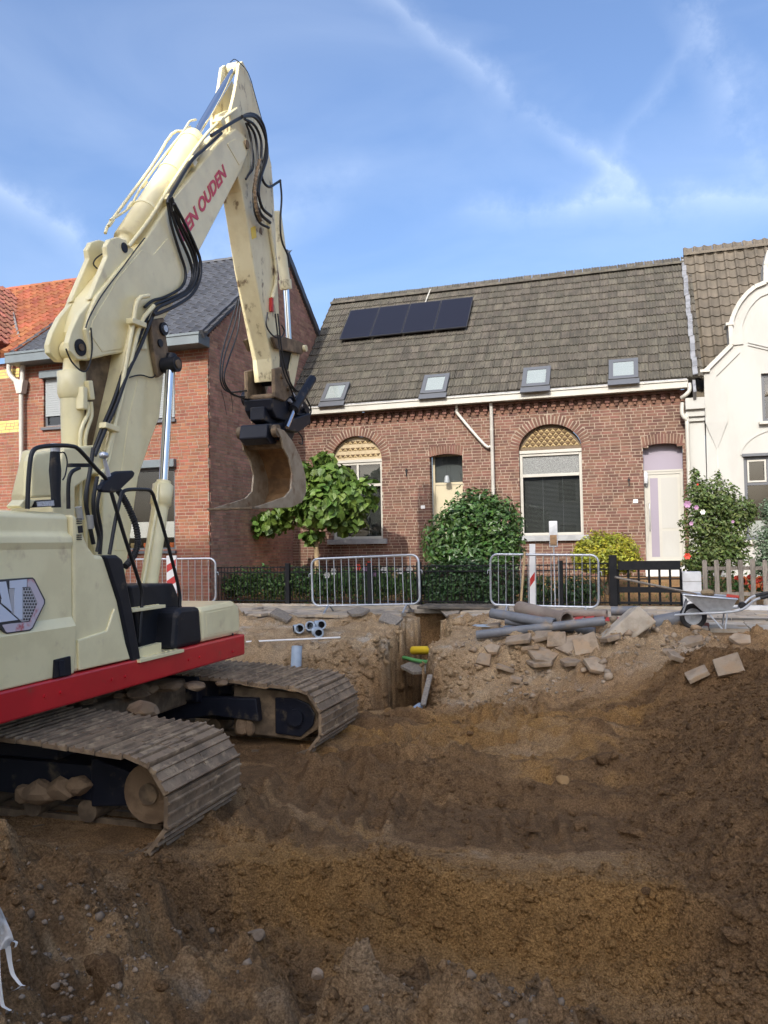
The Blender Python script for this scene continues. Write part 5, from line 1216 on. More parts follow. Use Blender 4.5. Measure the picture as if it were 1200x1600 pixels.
# bucket cylinder in front of the stick
a, b, c = at(431, 330, X=XM), at(447, 452, X=XM), at(452, 538, X=XM); d = (b-a)/np.linalg.norm(b-a)
bc = part(G().tube([a, a+d*.05, b-d*.16, b-d*.15, b], [.06, .085, .085, .105, .1], 22), 'bucket_cylinder', 'cream_dirty'); part(G().cyl(b-d*.02, c, .05, 18), 'rod', 'chrome', bc); part(G().cyl(c+np.array([-.1, 0, 0]), c+np.array([.1, 0, 0]), .07, 18), 'rod_eye', 'steel_dirty', bc)
part(G().tube(smooth_line([at(*q, X=XR3+.03) for q in ((420, 345), (424, 372), (430, 410), (431, 440), (425, 466))], 4), .03, 8), 'oil_pipe', 'cream_dirty', bc); part(G().bar(at(424, 466, X=XR3+.03), at(424, 487, X=XR3+.03), .05, .05), 'fitting', 'red_plastic', bc)
# linkage
for x in (XM+.20, XM-.26):
    l1 = part(plate([(421, 527), (430, 523), (470, 536), (474, 545), (468, 554), (428, 545)], x, x+.05, XM+.2), 'rocker_link', 'steel_dirty', bevel=.012)
    part(plate([(462, 540), (473, 540), (462, 600), (452, 634), (440, 634), (450, 600)], x-.06, x-.02, XM+.2), 'tipping_link', 'cream_dirty', bevel=.012)
part(axle(470, 545, XM+.2, XM+.3, XM-.3, .055), 'link_pin', 'cream_dirty', bevel=.006)
part(plate([(432, 532), (455, 530), (462, 560), (455, 600), (436, 602), (430, 570)], XM+.14, XM-.16), 'link_block', 'black_paint', bevel=.02)

# --- tiltrotator: bracket, tilting frame, cylinders, rotor and hook
def xw(px, py, X): return at(px, py, X=X)
xa, xb = XM+.23, XM-.23
tr_ = part(plate([(429, 576), (441, 573), (452, 580), (458, 615), (446, 627), (430, 620)], xa+.03, xa-.03), 'tilt_bracket', 'steel_dirty', bevel=.012)
part(plate([(429, 576), (441, 573), (452, 580), (458, 615), (446, 627), (430, 620)], xb+.03, xb-.03, xa+.03), 'bracket_cheek', 'steel_dirty', tr_, .012)
part(axle(433, 619, xa, xa+.02, xb-.06, .05), 'cross_tube', 'steel_dirty', tr_, .008)
for px, py in ((437, 588), (447, 607)): part(axle(px, py, xa, xa+.06, xa, .045), 'pin_end', 'steel_dirty', tr_, .006)
part(plate([(424, 622), (470, 618), (486, 640), (480, 660), (455, 662), (432, 652), (426, 640)], xa-.02, xb-.03), 'tilt_frame', 'navy_paint', tr_, .02)
part(axle(433, 619, xa, xb-.10, xb-.03, .11, 24), 'hose_swivel', 'navy_paint', tr_, .012)
part(plate([(424, 634), (438, 636), (452, 652), (440, 668), (424, 655)], xa-.12, xb+.10, xa), 'tilt_hub', 'navy_paint', tr_, .02)
p = xw(426, 646, XM); part(G().cyl(p+np.array([0, -.10, 0]), p+np.array([0, .1, 0]), .075, 24), 'tilt_axle', 'black_paint', tr_, .012)
part(G().obox(xw(420, 630, XM)+np.array([0, -.02, 0]), (.06, 0, 0), (0, .01, 0), (0, 0, .03)), 'maker_plate', 'red_plastic', tr_)
# tilt cylinders: the right one stands proud against the roof
X1 = XM+.30; a, b, c = xw(488, 592, X1), xw(460, 638, X1), xw(448, 668, X1)
tc_ = part(G().cyl(a, b, .072, 20), 'tilt_cylinder', 'navy_paint', tr_, .01); part(G().cyl(b, c, .036, 16), 'tilt_rod', 'chrome', tr_); part(G().tube([b-(b-a)*.06, b+(b-a)*.05], [.085, .085], 18), 'tilt_gland', 'black_paint', tr_)
X2 = XM-.30; part(G().cyl(xw(388, 632, X2), xw(396, 660, X2), .036, 16), 'tilt_rod', 'chrome', tr_)
for k, pts in enumerate((((452, 600), (462, 628), (470, 640)), ((468, 618), (478, 622), (486, 640), (482, 655)), ((455, 640), (466, 648), (476, 646)))): part(G().tube(smooth_line([xw(*q, X1-.03*k) for q in pts], 4), .014, 8), 'hydraulic_hose', 'hose', tr_)
for px, py in ((456, 615), (462, 622), (468, 630), (474, 640), (452, 625)): part(G().cyl(xw(px, py, X1-.06), xw(px+3, py+4, X1-.06), .03, 10), 'fitting', 'badge_grey' if px % 4 == 0 else 'black_paint', tr_, .004)
part(plate([(455, 655), (485, 645), (486, 662), (466, 676), (450, 672)], X1, X1-.35), 'rotor_motor', 'navy_paint', tr_, .02)
ro = xw(437, 664, XM); part(G().cyl(ro+np.array([0, 0, .06]), ro+np.array([0, 0, -.10]), .30, 32), 'rotor', 'navy_paint', tr_, .015)
part(plate([(418, 662), (452, 660), (462, 676), (455, 692), (424, 694), (416, 684)], xa-.02, xb-.02), 'hook_body', 'navy_paint', tr_, .025)
part(axle(432, 681, xa, xa+.02, xb-.04, .075, 24), 'hook_tube', 'navy_paint', tr_, .012)
# bucket with its ears
BA, BB = XM+.35, XM-.34
bk = [(432, 668), (444, 672), (458, 690), (470, 715), (478, 745), (479, 768), (472, 785), (455, 793), (396, 795), (400, 792), (424, 784), (446, 776), (455, 765), (457, 740), (452, 716), (443, 700), (440, 684)]
sp1 = part(plate(bk, BA, BA-.03), 'bucket_side', 'bucket_out', bevel=.006); Pb = [at(*q, X=BA) for q in bk]; sh = np.array([BB-BA, 0, 0])
G().prism([q+sh for q in Pb], (.03, 0, 0)).build('bucket_side', MATS['bucket_out'], EX, bevel=.006)
outer = Pb[1:9]; th_ = .022; g = G()
for q0, q1 in zip(outer, outer[1:]):
    t = (q1-q0)/np.linalg.norm(q1-q0); nn_ = np.array([0, -t[2], t[1]]); nn_ = nn_ if nn_@(np.array([0, 10.2, 1.95])-q0)*1 > 0 else -nn_
    e = np.array([-.03, 0, 0]); g.prism([q0+e, q1+e, q1+e+nn_*th_, q0+e+nn_*th_], (BB-BA+.06, 0, 0))
part(g, 'bucket_shell', 'bucket_in')
part(G().bar(Pb[8]+np.array([.004, .06, .012]), Pb[8]+sh+np.array([-.004, .06, .012]), .24, .028), 'cutting_edge', 'steel_dirty', bevel=.004)
part(G().cyl(at(447, 692, X=BA-.02), at(447, 692, X=BA-.02)+sh+np.array([.04, 0, 0]), .085, 20), 'bucket_beam', 'steel_dirty', bevel=.01)
for xo in (BA-.05, BB+.06): part(G().cyl(at(436, 673, X=BA)*np.array([0, 1, 1])+np.array([xo+.04, 0, 0]), at(436, 673, X=BA)*np.array([0, 1, 1])+np.array([xo-.04, 0, 0]), .095, 22), 'bucket_ear', 'steel_dirty', bevel=.012)
part(G().tube(smooth_line([at(*q, X=BA-.1) for q in ((466, 675), (472, 684), (472, 694), (467, 692))], 4), .012, 8), 'hydraulic_hose', 'hose')

# --- hydraulic hoses and cables
HZ = [ # X, radius, pixels along the run
 (-5.24, .020, ((265, 312), (272, 345), (282, 372), (296, 405), (301, 432), (290, 455), (262, 468), (240, 478), (228, 500), (216, 530), (196, 572), (178, 625), (160, 668), (146, 705))),
 (-5.20, .020, ((268, 308), (280, 345), (294, 372), (306, 402), (308, 430), (296, 455), (270, 470), (246, 482), (234, 505), (220, 540), (200, 582), (182, 632), (163, 675), (148, 712))),
 (-5.17, .021, ((272, 318), (290, 352), (304, 382), (313, 408), (312, 436), (300, 460), (278, 476), (252, 488), (240, 492))),
 (-5.27, .018, ((262, 318), (268, 352), (280, 392), (290, 425), (284, 448), (258, 464), (238, 470), (226, 480))),
 (-5.22, .018, ((270, 330), (284, 362), (299, 394), (305, 420), (300, 446), (284, 462), (258, 476))),
 (-5.26, .022, ((346, 208), (320, 232), (300, 250), (278, 285), (265, 308), (262, 318))),
 (-5.20, .024, ((330, 212), (352, 198), (372, 186), (392, 178), (406, 186), (414, 205), (416, 232), (410, 262), (402, 290), (400, 315), (408, 335), (422, 348))),
 (-5.17, .022, ((378, 182), (396, 182), (408, 196), (416, 220), (417, 246), (408, 275), (404, 300), (410, 325), (424, 338))),
 (-5.22, .02, ((382, 186), (398, 196), (408, 220), (408, 255), (410, 280), (420, 292), (432, 286), (438, 282))),
 (-5.24, .02, ((386, 190), (398, 210), (402, 240), (400, 275), (396, 300), (398, 330), (406, 348), (420, 356))),
 (-5.26, .016, ((384, 192), (392, 215), (394, 245), (392, 265), (384, 280))),
 (-5.30, .010, ((388, 205), (396, 240), (396, 262), (390, 272))),
 (-5.20, .016, ((438, 283), (440, 310), (438, 345), (440, 375), (450, 400), (452, 418))),
 (-5.28, .007, ((134, 512), (140, 495), (160, 460), (190, 420), (212, 390), (226, 372))),
 (-5.30, .008, ((142, 512), (144, 545), (138, 575), (128, 580), (112, 565), (103, 545))),
 (-5.30, .006, ((360, 97), (368, 93), (384, 108), (392, 125), (396, 140), (410, 190))),
 (-5.19, .012, ((418, 488), (416, 508), (426, 524), (438, 528), (444, 518), (440, 508))),
 (-5.15, .013, ((430, 490), (436, 540), (440, 570), (450, 598), (462, 612))),
 (-5.13, .013, ((434, 490), (440, 545), (446, 576), (456, 602), (466, 612))),
 (-5.24, .008, ((190, 597), (202, 590), (220, 586), (236, 590), (243, 585), (243, 570))),
 (-5.72, .012, ((372, 466), (362, 500), (350, 540), (344, 575), (346, 600), (356, 612), (372, 612), (388, 610))),
 (-5.75, .012, ((374, 470), (366, 510), (352, 552), (347, 585), (352, 605), (366, 618), (386, 620))),
 (-5.70, .012, ((376, 480), (371, 520), (358, 560), (350, 590), (360, 612), (378, 622), (390, 624))),
 (-5.75, .004, ((346, 610), (351, 630), (354, 648))), (-5.75, .004, ((360, 612), (363, 630), (364, 645))),
 (-5.55, .008, ((168, 392), (152, 402), (146, 412), (152, 420))),
 (-4.95, .02, ((146, 700), (140, 740), (134, 780), (140, 820), (146, 850))), (-4.95, .02, ((152, 745), (146, 780), (148, 810), (155, 840), (152, 862))), (-5.0, .018, ((160, 750), (152, 790), (158, 830), (156, 866)))]
for x, r, pts in HZ: part(G().tube(smooth_line([at(*q, X=x) for q in pts], 4), r, 8), 'hydraulic_hose', 'hose')
# corrugated hose beside the lift cylinder
pts = smooth_line([at(*q, X=-4.72) for q in ((182, 762), (194, 780), (204, 800), (213, 825), (215, 850), (208, 870), (196, 885))], 12)
part(G().tube(pts, [.026 if i % 2 else .034 for i in range(len(pts))], 10, smooth=False), 'corrugated_hose', 'rubber')
pts = smooth_line([at(*q, X=-5.16) for q in ((406, 250), (400, 275), (398, 300), (402, 330), (408, 345))], 8); part(G().tube(pts, [.022 if i % 2 else .028 for i in range(len(pts))], 10, smooth=False), 'corrugated_hose', 'steel_dirty')
# hard pipes up the base boom
for k, pts in enumerate((((150, 868), (148, 830), (158, 742), (170, 715), (205, 520), (215, 470), (232, 462)), ((163, 720), (170, 700), (205, 560), (220, 505), (240, 478)))): part(G().tube(smooth_line([at(*q, X=XR+.05) for q in pts], 4), .026, 8), 'oil_pipe', 'cream_paint', bo)
for px, py in ((170, 668), (212, 505)): part(G().bar(at(px-10, py-4, X=XR+.06), at(px+12, py+4, X=XR+.06), .09, .06), 'pipe_clamp', 'cream_paint', bo, .008)
for q0, q1 in (((122, 792), (126, 812)), ((140, 805), (142, 826))): part(G().cyl(at(*q0, X=XS-.35), at(*q1, X=XS-.35), .028, 12), 'fitting', 'zinc')
# ------------------------------------------------------------------ plants
def leaf_shape(kind):
    if kind == 'heart':
        o = [(0, 0, 0), (.34, -.06, .05), (.52, .22, .07), (.40, .60, .04), (0, 1.05, -.12), (-.40, .60, .04), (-.52, .22, .07), (-.34, -.06, .05), (0, .4, -.02)]
        return o, [(8, 0, 1), (8, 1, 2), (8, 2, 3), (8, 3, 4), (8, 4, 5), (8, 5, 6), (8, 6, 7), (8, 7, 0)]
    return [(0, 0, 0), (.26, .45, .06), (0, 1, -.06), (-.26, .45, .06)], [(0, 1, 2), (0, 2, 3)]
def leaf_frame(rg, outward, droop):
    d = np.array(outward, float)+np.array([rg.gauss(0, .55), rg.gauss(0, .55), rg.gauss(0, .45)]); d /= np.linalg.norm(d)+1e-9
    y = np.array([rg.gauss(0, 1), rg.gauss(0, 1), rg.gauss(0, .6)-droop]); y -= d*(y@d); y /= np.linalg.norm(y)+1e-9
    return np.cross(y, d), y, d                           # width, length, normal
def lobes_points(rg, lobes, n, shell=.55):
    """points spread through the outer part of a set of ellipsoid lobes (centre, radii, weight)"""
    ws = [l[2] for l in lobes]; out = []
    while len(out) < n:
        c, r, _ = rg.choices(lobes, ws)[0]
        v = np.array([rg.gauss(0, 1) for _ in range(3)]); v /= np.linalg.norm(v); k = rg.uniform(shell, 1.0)**.6*(1+rg.gauss(0, .07))
        out.append((np.array(c)+v*np.array(r)*k, v))
    return out
def foliage(parent, lobes, n, size, mname, seed, droop=.3, kind='leaf', nind=0, shell=.5, name='foliage'):
    rg = random.Random(seed); shp, fs = leaf_shape(kind); J = G(); pts = lobes_points(rg, lobes, n, shell)
    me_ = None
    if nind:
        pts.sort(key=lambda q: q[0][1]); gg = G(); gg.add(shp, fs); me_ = gg.mesh('leaf', MATS[mname])
    for k, (p, v) in enumerate(pts):
        w, l, d = leaf_frame(rg, v+np.array([0, 0, .35]), droop); s = size*rg.uniform(.65, 1.3)
        if k < nind:
            o = link('leaf', me_, parent); o.matrix_basis = Matrix(((w[0]*s, l[0]*s, d[0]*s, p[0]), (w[1]*s, l[1]*s, d[1]*s, p[1]), (w[2]*s, l[2]*s, d[2]*s, p[2]), (0, 0, 0, 1)))
        else: J.add([p+s*(w*a+l*b+d*c) for a, b, c in shp], fs)
    return J.build(name, MATS[mname], parent, kind='stuff')
def stems(parent, base, tips, r0, r1, seed, mname='twig', name='branch'):
    rg = random.Random(seed)
    for t in tips:
        b, t = np.array(base, float), np.array(t, float); m_ = (b*.45+t*.55)+np.array([rg.gauss(0, .05), rg.gauss(0, .05), .06])
        G().tube(smooth_line([b, m_, t], 4), [r0+(r1-r0)*i/8 for i in range(9)], 6).build(name, MATS[mname], parent)
gz = lambda y: float(.40*sst(15.0, 18.2, y))

# catalpa with big heart-shaped leaves
YT = 16.75; c = at(492, 780, Y=YT); tb_ = at(494, 880, Y=YT); zb = gz(YT)
T = root('catalpa_tree', (tb_[0], YT, zb), 'small round tree with large heart-shaped bright green leaves before the left window', 'tree')
G().tube(smooth_line([(tb_[0], YT, zb-.05), (tb_[0]+.02, YT, .9), (tb_[0]-.01, YT, 1.6), (c[0], YT, c[2])], 4), [.07, .066, .062, .06, .058, .056, .054, .052, .05, .046, .042, .038, .03], 10).build('trunk', MATS['bark'], T)
tips = [at(px, py, Y=YT+dy) for px, py, dy in ((425, 800, 0), (450, 760, -.3), (480, 725, .1), (520, 740, .3), (555, 760, -.2), (560, 800, .2), (500, 790, -.6), (440, 820, .4), (530, 810, -.5))]
stems(T, (tb_[0], YT, 1.55), tips, .03, .008, 2, 'bark', 'limb')
L_ = lambda px, py, dy, r: (at(px, py, Y=YT+dy), r, r[0]*r[2])
foliage(T, [L_(432, 812, 0, (.45, .5, .28)), L_(455, 775, -.1, (.45, .6, .4)), L_(515, 750, .1, (.6, .6, .42)), L_(555, 775, 0, (.42, .55, .38)), L_(505, 790, -.3, (.75, .6, .5)), L_(412, 826, .1, (.28, .35, .17)), L_(545, 815, .1, (.40, .5, .26)), L_(505, 718, .1, (.3, .35, .16)), L_(470, 735, 0, (.3, .4, .22)), L_(572, 760, 0, (.18, .3, .2)), L_(490, 838, 0, (.25, .3, .16)), L_(575, 790, 0, (.15, .3, .15))], 2300, .155, 'leaf_catalpa', 3, .9, 'heart', 300, .35)
# laurel
YB = 16.2; b_ = at(740, 890, Y=YB)
T = root('laurel_bush', (b_[0], YB, gz(YB)), 'tall dark green laurel bush between the cream door and the wide window', 'bush')
L_ = lambda px, py, dy, r: (at(px, py, Y=YB+dy), r, r[0]*r[2])
foliage(T, [L_(700, 850, 0, (.55, .6, .7)), L_(740, 820, 0, (.62, .7, .75)), L_(785, 825, 0, (.45, .6, .65)), L_(755, 795, .1, (.35, .5, .38)), L_(715, 805, 0, (.35, .5, .35)), L_(790, 858, 0, (.4, .6, .5)), L_(740, 870, -.2, (.8, .5, .5))], 8500, .12, 'leaf_laurel', 4, -.2, shell=.3)
stems(T, (b_[0], YB, gz(YB)), [at(px, py, Y=YB) for px, py in ((690, 830), (720, 800), (750, 785), (785, 800), (800, 850))], .03, .008, 5)
# ivy hedge on the fence
YH = 15.15; b_ = at(715, 940, Y=YH)
T = root('ivy_hedge', (b_[0], YH, 0), 'dense dark ivy hedge grown over the fence behind the rubber mat', 'hedge')
L_ = lambda px, py, dy, r: (at(px, py, Y=YH+dy), r, r[0]*r[2])
foliage(T, [L_(680, 908, 0, (.35, .25, .42)), L_(715, 908, 0, (.45, .28, .45)), L_(755, 910, 0, (.45, .28, .42)), L_(790, 915, .05, (.35, .25, .38)), L_(840, 922, .15, (.4, .25, .3)), L_(730, 890, 0, (.5, .25, .25)), L_(900, 922, .2, (.5, .25, .3)), L_(690, 925, 0, (.4, .25, .3)), L_(765, 930, 0, (.5, .25, .25))], 8500, .085, 'leaf_ivy', 6, .6, shell=.2)
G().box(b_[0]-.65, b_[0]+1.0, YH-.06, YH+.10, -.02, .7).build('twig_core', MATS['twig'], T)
# low hedge of the left garden with flowers
YG = 15.35; b_ = at(500, 940, Y=YG)
T = root('low_hedge', (b_[0], YG, 0), 'low green hedge with a few flowers behind the black railing', 'hedge')
lob = [(at(px, 912+4*math.sin(px*.09), Y=YG+.1*math.sin(px)), (.42, .35, .34+.05*math.sin(px*.17)), 1) for px in range(360, 665, 26)]
foliage(T, lob, 9500, .085, 'leaf_ground', 7, .1, shell=.15)
for i, (px, py, m_) in enumerate(((522, 893, 'petal_white'), (512, 898, 'petal_white'), (560, 886, 'petal_red'), (572, 889, 'petal_pink'), (578, 882, 'petal_red'), (585, 896, 'petal_pink'), (625, 892, 'petal_white'), (618, 898, 'ochre_tile'), (601, 890, 'petal_white'), (640, 890, 'petal_white'))):
    p = at(px, py, Y=YG-.3); g = G()
    for k in range(6):
        a = k*math.pi/3; g.add([p, p+np.array([.06*math.cos(a-.45), -.02, .06*math.sin(a-.45)]), p+np.array([.075*math.cos(a), -.035, .075*math.sin(a)]), p+np.array([.06*math.cos(a+.45), -.02, .06*math.sin(a+.45)])], [(0, 1, 2, 3)])
    g.build('flower', MATS[m_], T)
# golden round shrub
YY_ = 16.4; b_ = at(948, 895, Y=YY_)
T = root('golden_shrub', (b_[0], YY_, gz(YY_)), 'clipped round yellow-green shrub under the number plate', 'shrub')
L_ = lambda px, py, dy, r: (at(px, py, Y=YY_+dy), r, r[0]*r[2])
foliage(T, [L_(935, 862, 0, (.45, .5, .40)), L_(965, 862, 0, (.42, .5, .38)), L_(948, 875, 0, (.62, .55, .32)), L_(980, 878, 0, (.28, .4, .25)), L_(915, 870, 0, (.28, .4, .3))], 8500, .07, 'leaf_yellow', 8, -.1, shell=.45)
stems(T, (b_[0], YY_, gz(YY_)), [at(px, py, Y=YY_) for px, py in ((920, 860), (940, 850), (960, 850), (985, 865))], .025, .006, 9)
# rose of Sharon bush
YS_ = 16.0; b_ = at(1112, 895, Y=YS_)
T = root('hibiscus_bush', (b_[0], YS_, gz(YS_)), 'loose leafy bush with pink flowers and one red bloom beside the white door', 'bush')
L_ = lambda px, py, dy, r: (at(px, py, Y=YS_+dy), r, r[0]*r[2])
foliage(T, [L_(1092, 775, 0, (.28, .4, .4)), L_(1120, 780, 0, (.4, .5, .42)), L_(1150, 800, 0, (.34, .45, .34)), L_(1100, 820, 0, (.45, .5, .5)), L_(1135, 835, 0, (.42, .5, .45)), L_(1110, 865, 0, (.48, .5, .42)), L_(1085, 745, 0, (.06, .1, .2)), L_(1122, 747, 0, (.06, .1, .15)), L_(1172, 800, 0, (.12, .2, .2)), L_(1092, 880, 0, (.35, .4, .2)), L_(1150, 865, 0, (.25, .35, .35))], 9500, .078, 'leaf_bush', 10, .2, shell=.2)
stems(T, (b_[0], YS_, gz(YS_)), [at(px, py, Y=YS_) for px, py in ((1080, 735), (1095, 760), (1123, 740), (1150, 780), (1172, 790), (1130, 790), (1070, 850))], .022, .005, 11)
for px, py, m_, s in ((1074, 788, 'petal_pink', .07), (1088, 793, 'petal_pink', .045), (1098, 800, 'petal_white', .05), (1080, 818, 'petal_pink', .04), (1074, 869, 'petal_red', .065), (1145, 815, 'petal_pink', .03), (1090, 757, 'petal_red', .02)):
    p = at(px, py, Y=YS_-.5); g = G()
    for k in range(6):
        a = k*math.pi/3; g.add([p, p+s*np.array([.8*math.cos(a-.5), -.3, .8*math.sin(a-.5)]), p+s*np.array([math.cos(a), -.45, math.sin(a)]), p+s*np.array([.8*math.cos(a+.5), -.3, .8*math.sin(a+.5)])], [(0, 1, 2, 3)])
    g.build('flower', MATS[m_], T)
# grey-green shrub at the right edge
b_ = at(1205, 890, Y=16.2); T = root('olive_shrub', (b_[0], 16.2, .1), 'pale grey-green shrub cut by the right edge of the picture', 'shrub')
foliage(T, [(at(1203, 850, Y=16.2), (.30, .35, .42), 1), (at(1210, 800, Y=16.2), (.28, .3, .3), .7), (at(1200, 885, Y=16.2), (.3, .3, .25), .8)], 4000, .06, 'leaf_blue', 12, -.2, shell=.25)
stems(T, (b_[0], 16.2, .1), [at(px, py, Y=16.2) for px, py in ((1195, 820), (1205, 790), (1210, 840))], .02, .006, 13)
# bedding behind the pickets
T = root('flower_bed', at(1180, 920, Y=15.3), 'orange and red bedding flowers behind the wooden pickets', 'flowers')
foliage(T, [(at(px, 915, Y=15.35), (.3, .25, .22), 1) for px in (1110, 1140, 1170, 1200, 1230)], 1100, .07, 'leaf_ground', 14, -.2, shell=.2)
rg = random.Random(15)
for i in range(26):
    p = at(rg.uniform(1150, 1200), rg.uniform(900, 920), Y=15.08); G().add([p+np.array([.045*math.cos(a), -.02*(k % 2), .045*math.sin(a)]) for k, a in enumerate(np.arange(6)*math.pi/3)], [tuple(range(6))]).build('flower', MATS['petal_orange' if i % 3 else 'petal_red'], T)

# ------------------------------------------------------------------ fences, gate, pillar
YFN = 14.92
def railing(x0, x1, posts, label, h=.80, step=.075):
    t = root('metal_railing', ((x0+x1)/2, YFN, 0), label, 'fence', 'black railings along the pavement')
    for z in (h, h-.10, .12): G().box(x0, x1, YFN-.012, YFN+.012, z-.012, z+.012).build('rail', MATS['dark_metal'], t)
    me_ = G().box(-.006, .006, -.006, .006, 0, h-.06).mesh('bar', MATS['dark_metal']); n = int((x1-x0)/step)
    for i in range(n+1):
        o = link('bar', me_, t); o.location = (x0+(x1-x0)*i/n, YFN+.02, .08)
    for x in posts:
        G().box(x-.045, x+.045, YFN-.045, YFN+.045, 0, h+.08).build('post', MATS['dark_metal'], t, bevel=.006)
fx = lambda px: at(px, 910, Y=YFN)[0]
railing(fx(335), fx(449), [fx(450)], 'black metal railing at the shaded side wall of the corner house')
railing(fx(451), fx(652), [fx(578), fx(655)], 'black metal railing behind the middle crowd barrier')
railing(fx(657), fx(876), [fx(876)], 'black metal railing overgrown with ivy')
railing(fx(877), fx(958), [], 'short black railing beside the black gate', h=.82)
t = root('metal_gate', (fx(1010), YFN, 0), 'black lattice garden gate with wide rails left of the white pillar', 'gate')
ga, gb = fx(966), fx(1064)
for x in (fx(959),): G().box(x-.075, x+.06, YFN-.05, YFN+.05, 0, .97).build('post', MATS['dark_metal'], t, bevel=.008)
for z0_, z1_ in ((.70, .86), (.30, .40), (.10, .14), (.53, .555)): G().box(ga, gb, YFN-.02, YFN+.02, z0_, z1_).build('rail', MATS['dark_metal'], t)
for i in range(7):
    x = ga+(gb-ga)*i/6; G().box(x-.02, x+.02, YFN+.021, YFN+.04, .08, .72).build('bar', MATS['dark_metal'], t)
pz = at(1080, 893, Y=YFN)[2]; x0, x1 = fx(1066), fx(1095)
t = root('gate_pillar', ((x0+x1)/2, YFN, 0), 'short whitewashed block pillar between gate and wooden pickets', 'pillar')
for k in range(4): G().box(x0, x1, YFN-.17, YFN+.17, k*pz/4+.003, (k+1)*pz/4-.003).build('block', MATS['concrete_white'], t, bevel=.006)
G().box(x0+.006, x1-.006, YFN-.164, YFN+.164, 0, pz-.01).build('joint', MATS['mortar'], t)
xp0 = fx(1098); t = root('picket_fence', (fx(1150), YFN, 0), 'weathered wooden picket fence right of the white pillar', 'fence')
for z in (.28, .72): G().box(xp0, xp0+3.2, YFN+.02, YFN+.05, z-.03, z+.03).build('rail', MATS['wood_grey'], t)
for i in range(17):
    x = xp0+.04+i*.19; hgt = .87+.015*math.sin(i*3.3)
    G().prism([(x-.038, YFN-.012, .10), (x+.038, YFN-.012, .10), (x+.038, YFN-.012, hgt-.02), (x+.02, YFN-.012, hgt), (x-.02, YFN-.012, hgt), (x-.038, YFN-.012, hgt-.02)], (0, .03, 0)).build('picket', MATS['wood_grey'], t)
g = G(); g.box(xp0-.02, xp0+3.3, YFN-.10, YFN+.10, -.1, .09); tag(g.build('garden_kerb', MATS['concrete_white']), 'low pale concrete kerb under the wooden pickets', 'kerb')
g = G(); g.box(-8.55, fx(1064), YFN-.06, YFN+.06, -.1, .06); tag(g.build('garden_kerb', MATS['concrete']), 'low concrete kerb under the black railings', 'kerb')

# ------------------------------------------------------------------ crowd barriers
def barrier():
    L, h, r = 2.05, 1.0, .021
    t = root('crowd_barrier', (0, 0, 0), 'x', 'barrier', 'galvanised crowd barriers along the pavement edge')
    z0_ = .14; c = .13; pts = []
    for cx, cz, a0 in ((L/2-c, z0_+c, -90), (L/2-c, h-c, 0), (-L/2+c, h-c, 90), (-L/2+c, z0_+c, 180)):
        for a in range(0, 91, 18): pts.append((cx+c*math.cos(math.radians(a0+a)), 0, cz+c*math.sin(math.radians(a0+a))))
    pts.append(pts[0]); G().tube(pts, r, 10).build('frame', MATS['galv'], t, True)
    bm_ = G().cyl((0, 0, z0_), (0, 0, h), .008, 8).mesh('bar', MATS['galv'])
    for i in range(13):
        o = link('bar', bm_, t, True); o.location = (-L/2+.155+i*(L-.31)/12, 0, 0)
    for x in (-L/2+.32, L/2-.24):
        G().tube([(x, -.26, .0), (x, -.10, .10), (x, 0, z0_), (x, .10, .10), (x, .26, .0)], .017, 8).build('foot', MATS['galv'], t, True)
    for s in (-1, 1): G().tube(smooth_line([(s*L/2, 0, h-.28), (s*(L/2+.05), 0, h-.27), (s*(L/2+.06), 0, h-.33)], 3), .008, 6).build('hook', MATS['galv'], t, True)
    return t
b0 = barrier()
for i, (pa_, pb_, Y, lab) in enumerate((((487, 955), (657, 948), 13.55, 'grey crowd barrier left of the rubber mat, in front of the leafy tree'), ((766, 946), (934, 952), 13.60, 'grey crowd barrier in front of the laurel bush, behind the pile of pipes'), ((190, 935), (341, 932), 13.9, 'grey crowd barrier beside the corner of the orange-brick house, behind the excavator'))):
    o = b0 if i == 0 else copy_tree(b0); p, q = at(pa_[0], 910, Y=Y), at(pb_[0], 910, Y=Y)
    o.location = ((p[0]+q[0])/2, Y, .015); o.rotation_euler = (math.radians((-1.5, 2, 0)[i]), math.radians((-1.6, 1.2, 0)[i]), math.radians((-2, 1, 3)[i])); o['label'] = lab
    o.scale = ((q[0]-p[0])/2.05 if i < 2 else 1, 1, 1)
# striped boards
def stripe_board(px, py0, py1, Y, w, lab, tilt):
    p = at(px, py1, Y=Y); h = at(px, py0, Y=Y)[2]; t = root('barrier_board', (p[0], Y, 0), lab, 'barrier board'); x0 = p[0]
    G().prism([(x0-w/2, Y, .05), (x0+w/2, Y, .05), (x0+w/2+tilt, Y, h), (x0-w/2+tilt, Y, h)], (0, .025, 0)).build('board', MATS['white_board'], t, bevel=.004)
    n = int((h-.1)/.3)
    for k in range(n):
        z = .16+k*.3; f = lambda zz: tilt*(zz-.05)/(h-.05)
        if z+.28 > h or (w < .15 and k != 1): continue
        G().prism([(x0-w/2+.008+f(z), Y-.0015, z), (x0+w/2-.008+f(z+.12), Y-.0015, z+.12), (x0+w/2-.008+f(z+.26), Y-.0015, z+.26), (x0-w/2+.008+f(z+.14), Y-.0015, z+.14)], (0, .001, 0)).build('red_stripe', MATS['red_plastic'], t)
    G().box(x0-.2, x0+.2, Y-.12, Y+.16, 0, .06).build('foot', MATS['rubber'], t, bevel=.01)
stripe_board(268, 868, 936, 13.4, .22, 'red and white striped board behind the lift cylinder', .0)
stripe_board(832, 850, 945, 13.85, .10, 'narrow red and white board standing behind the right crowd barrier', .02)
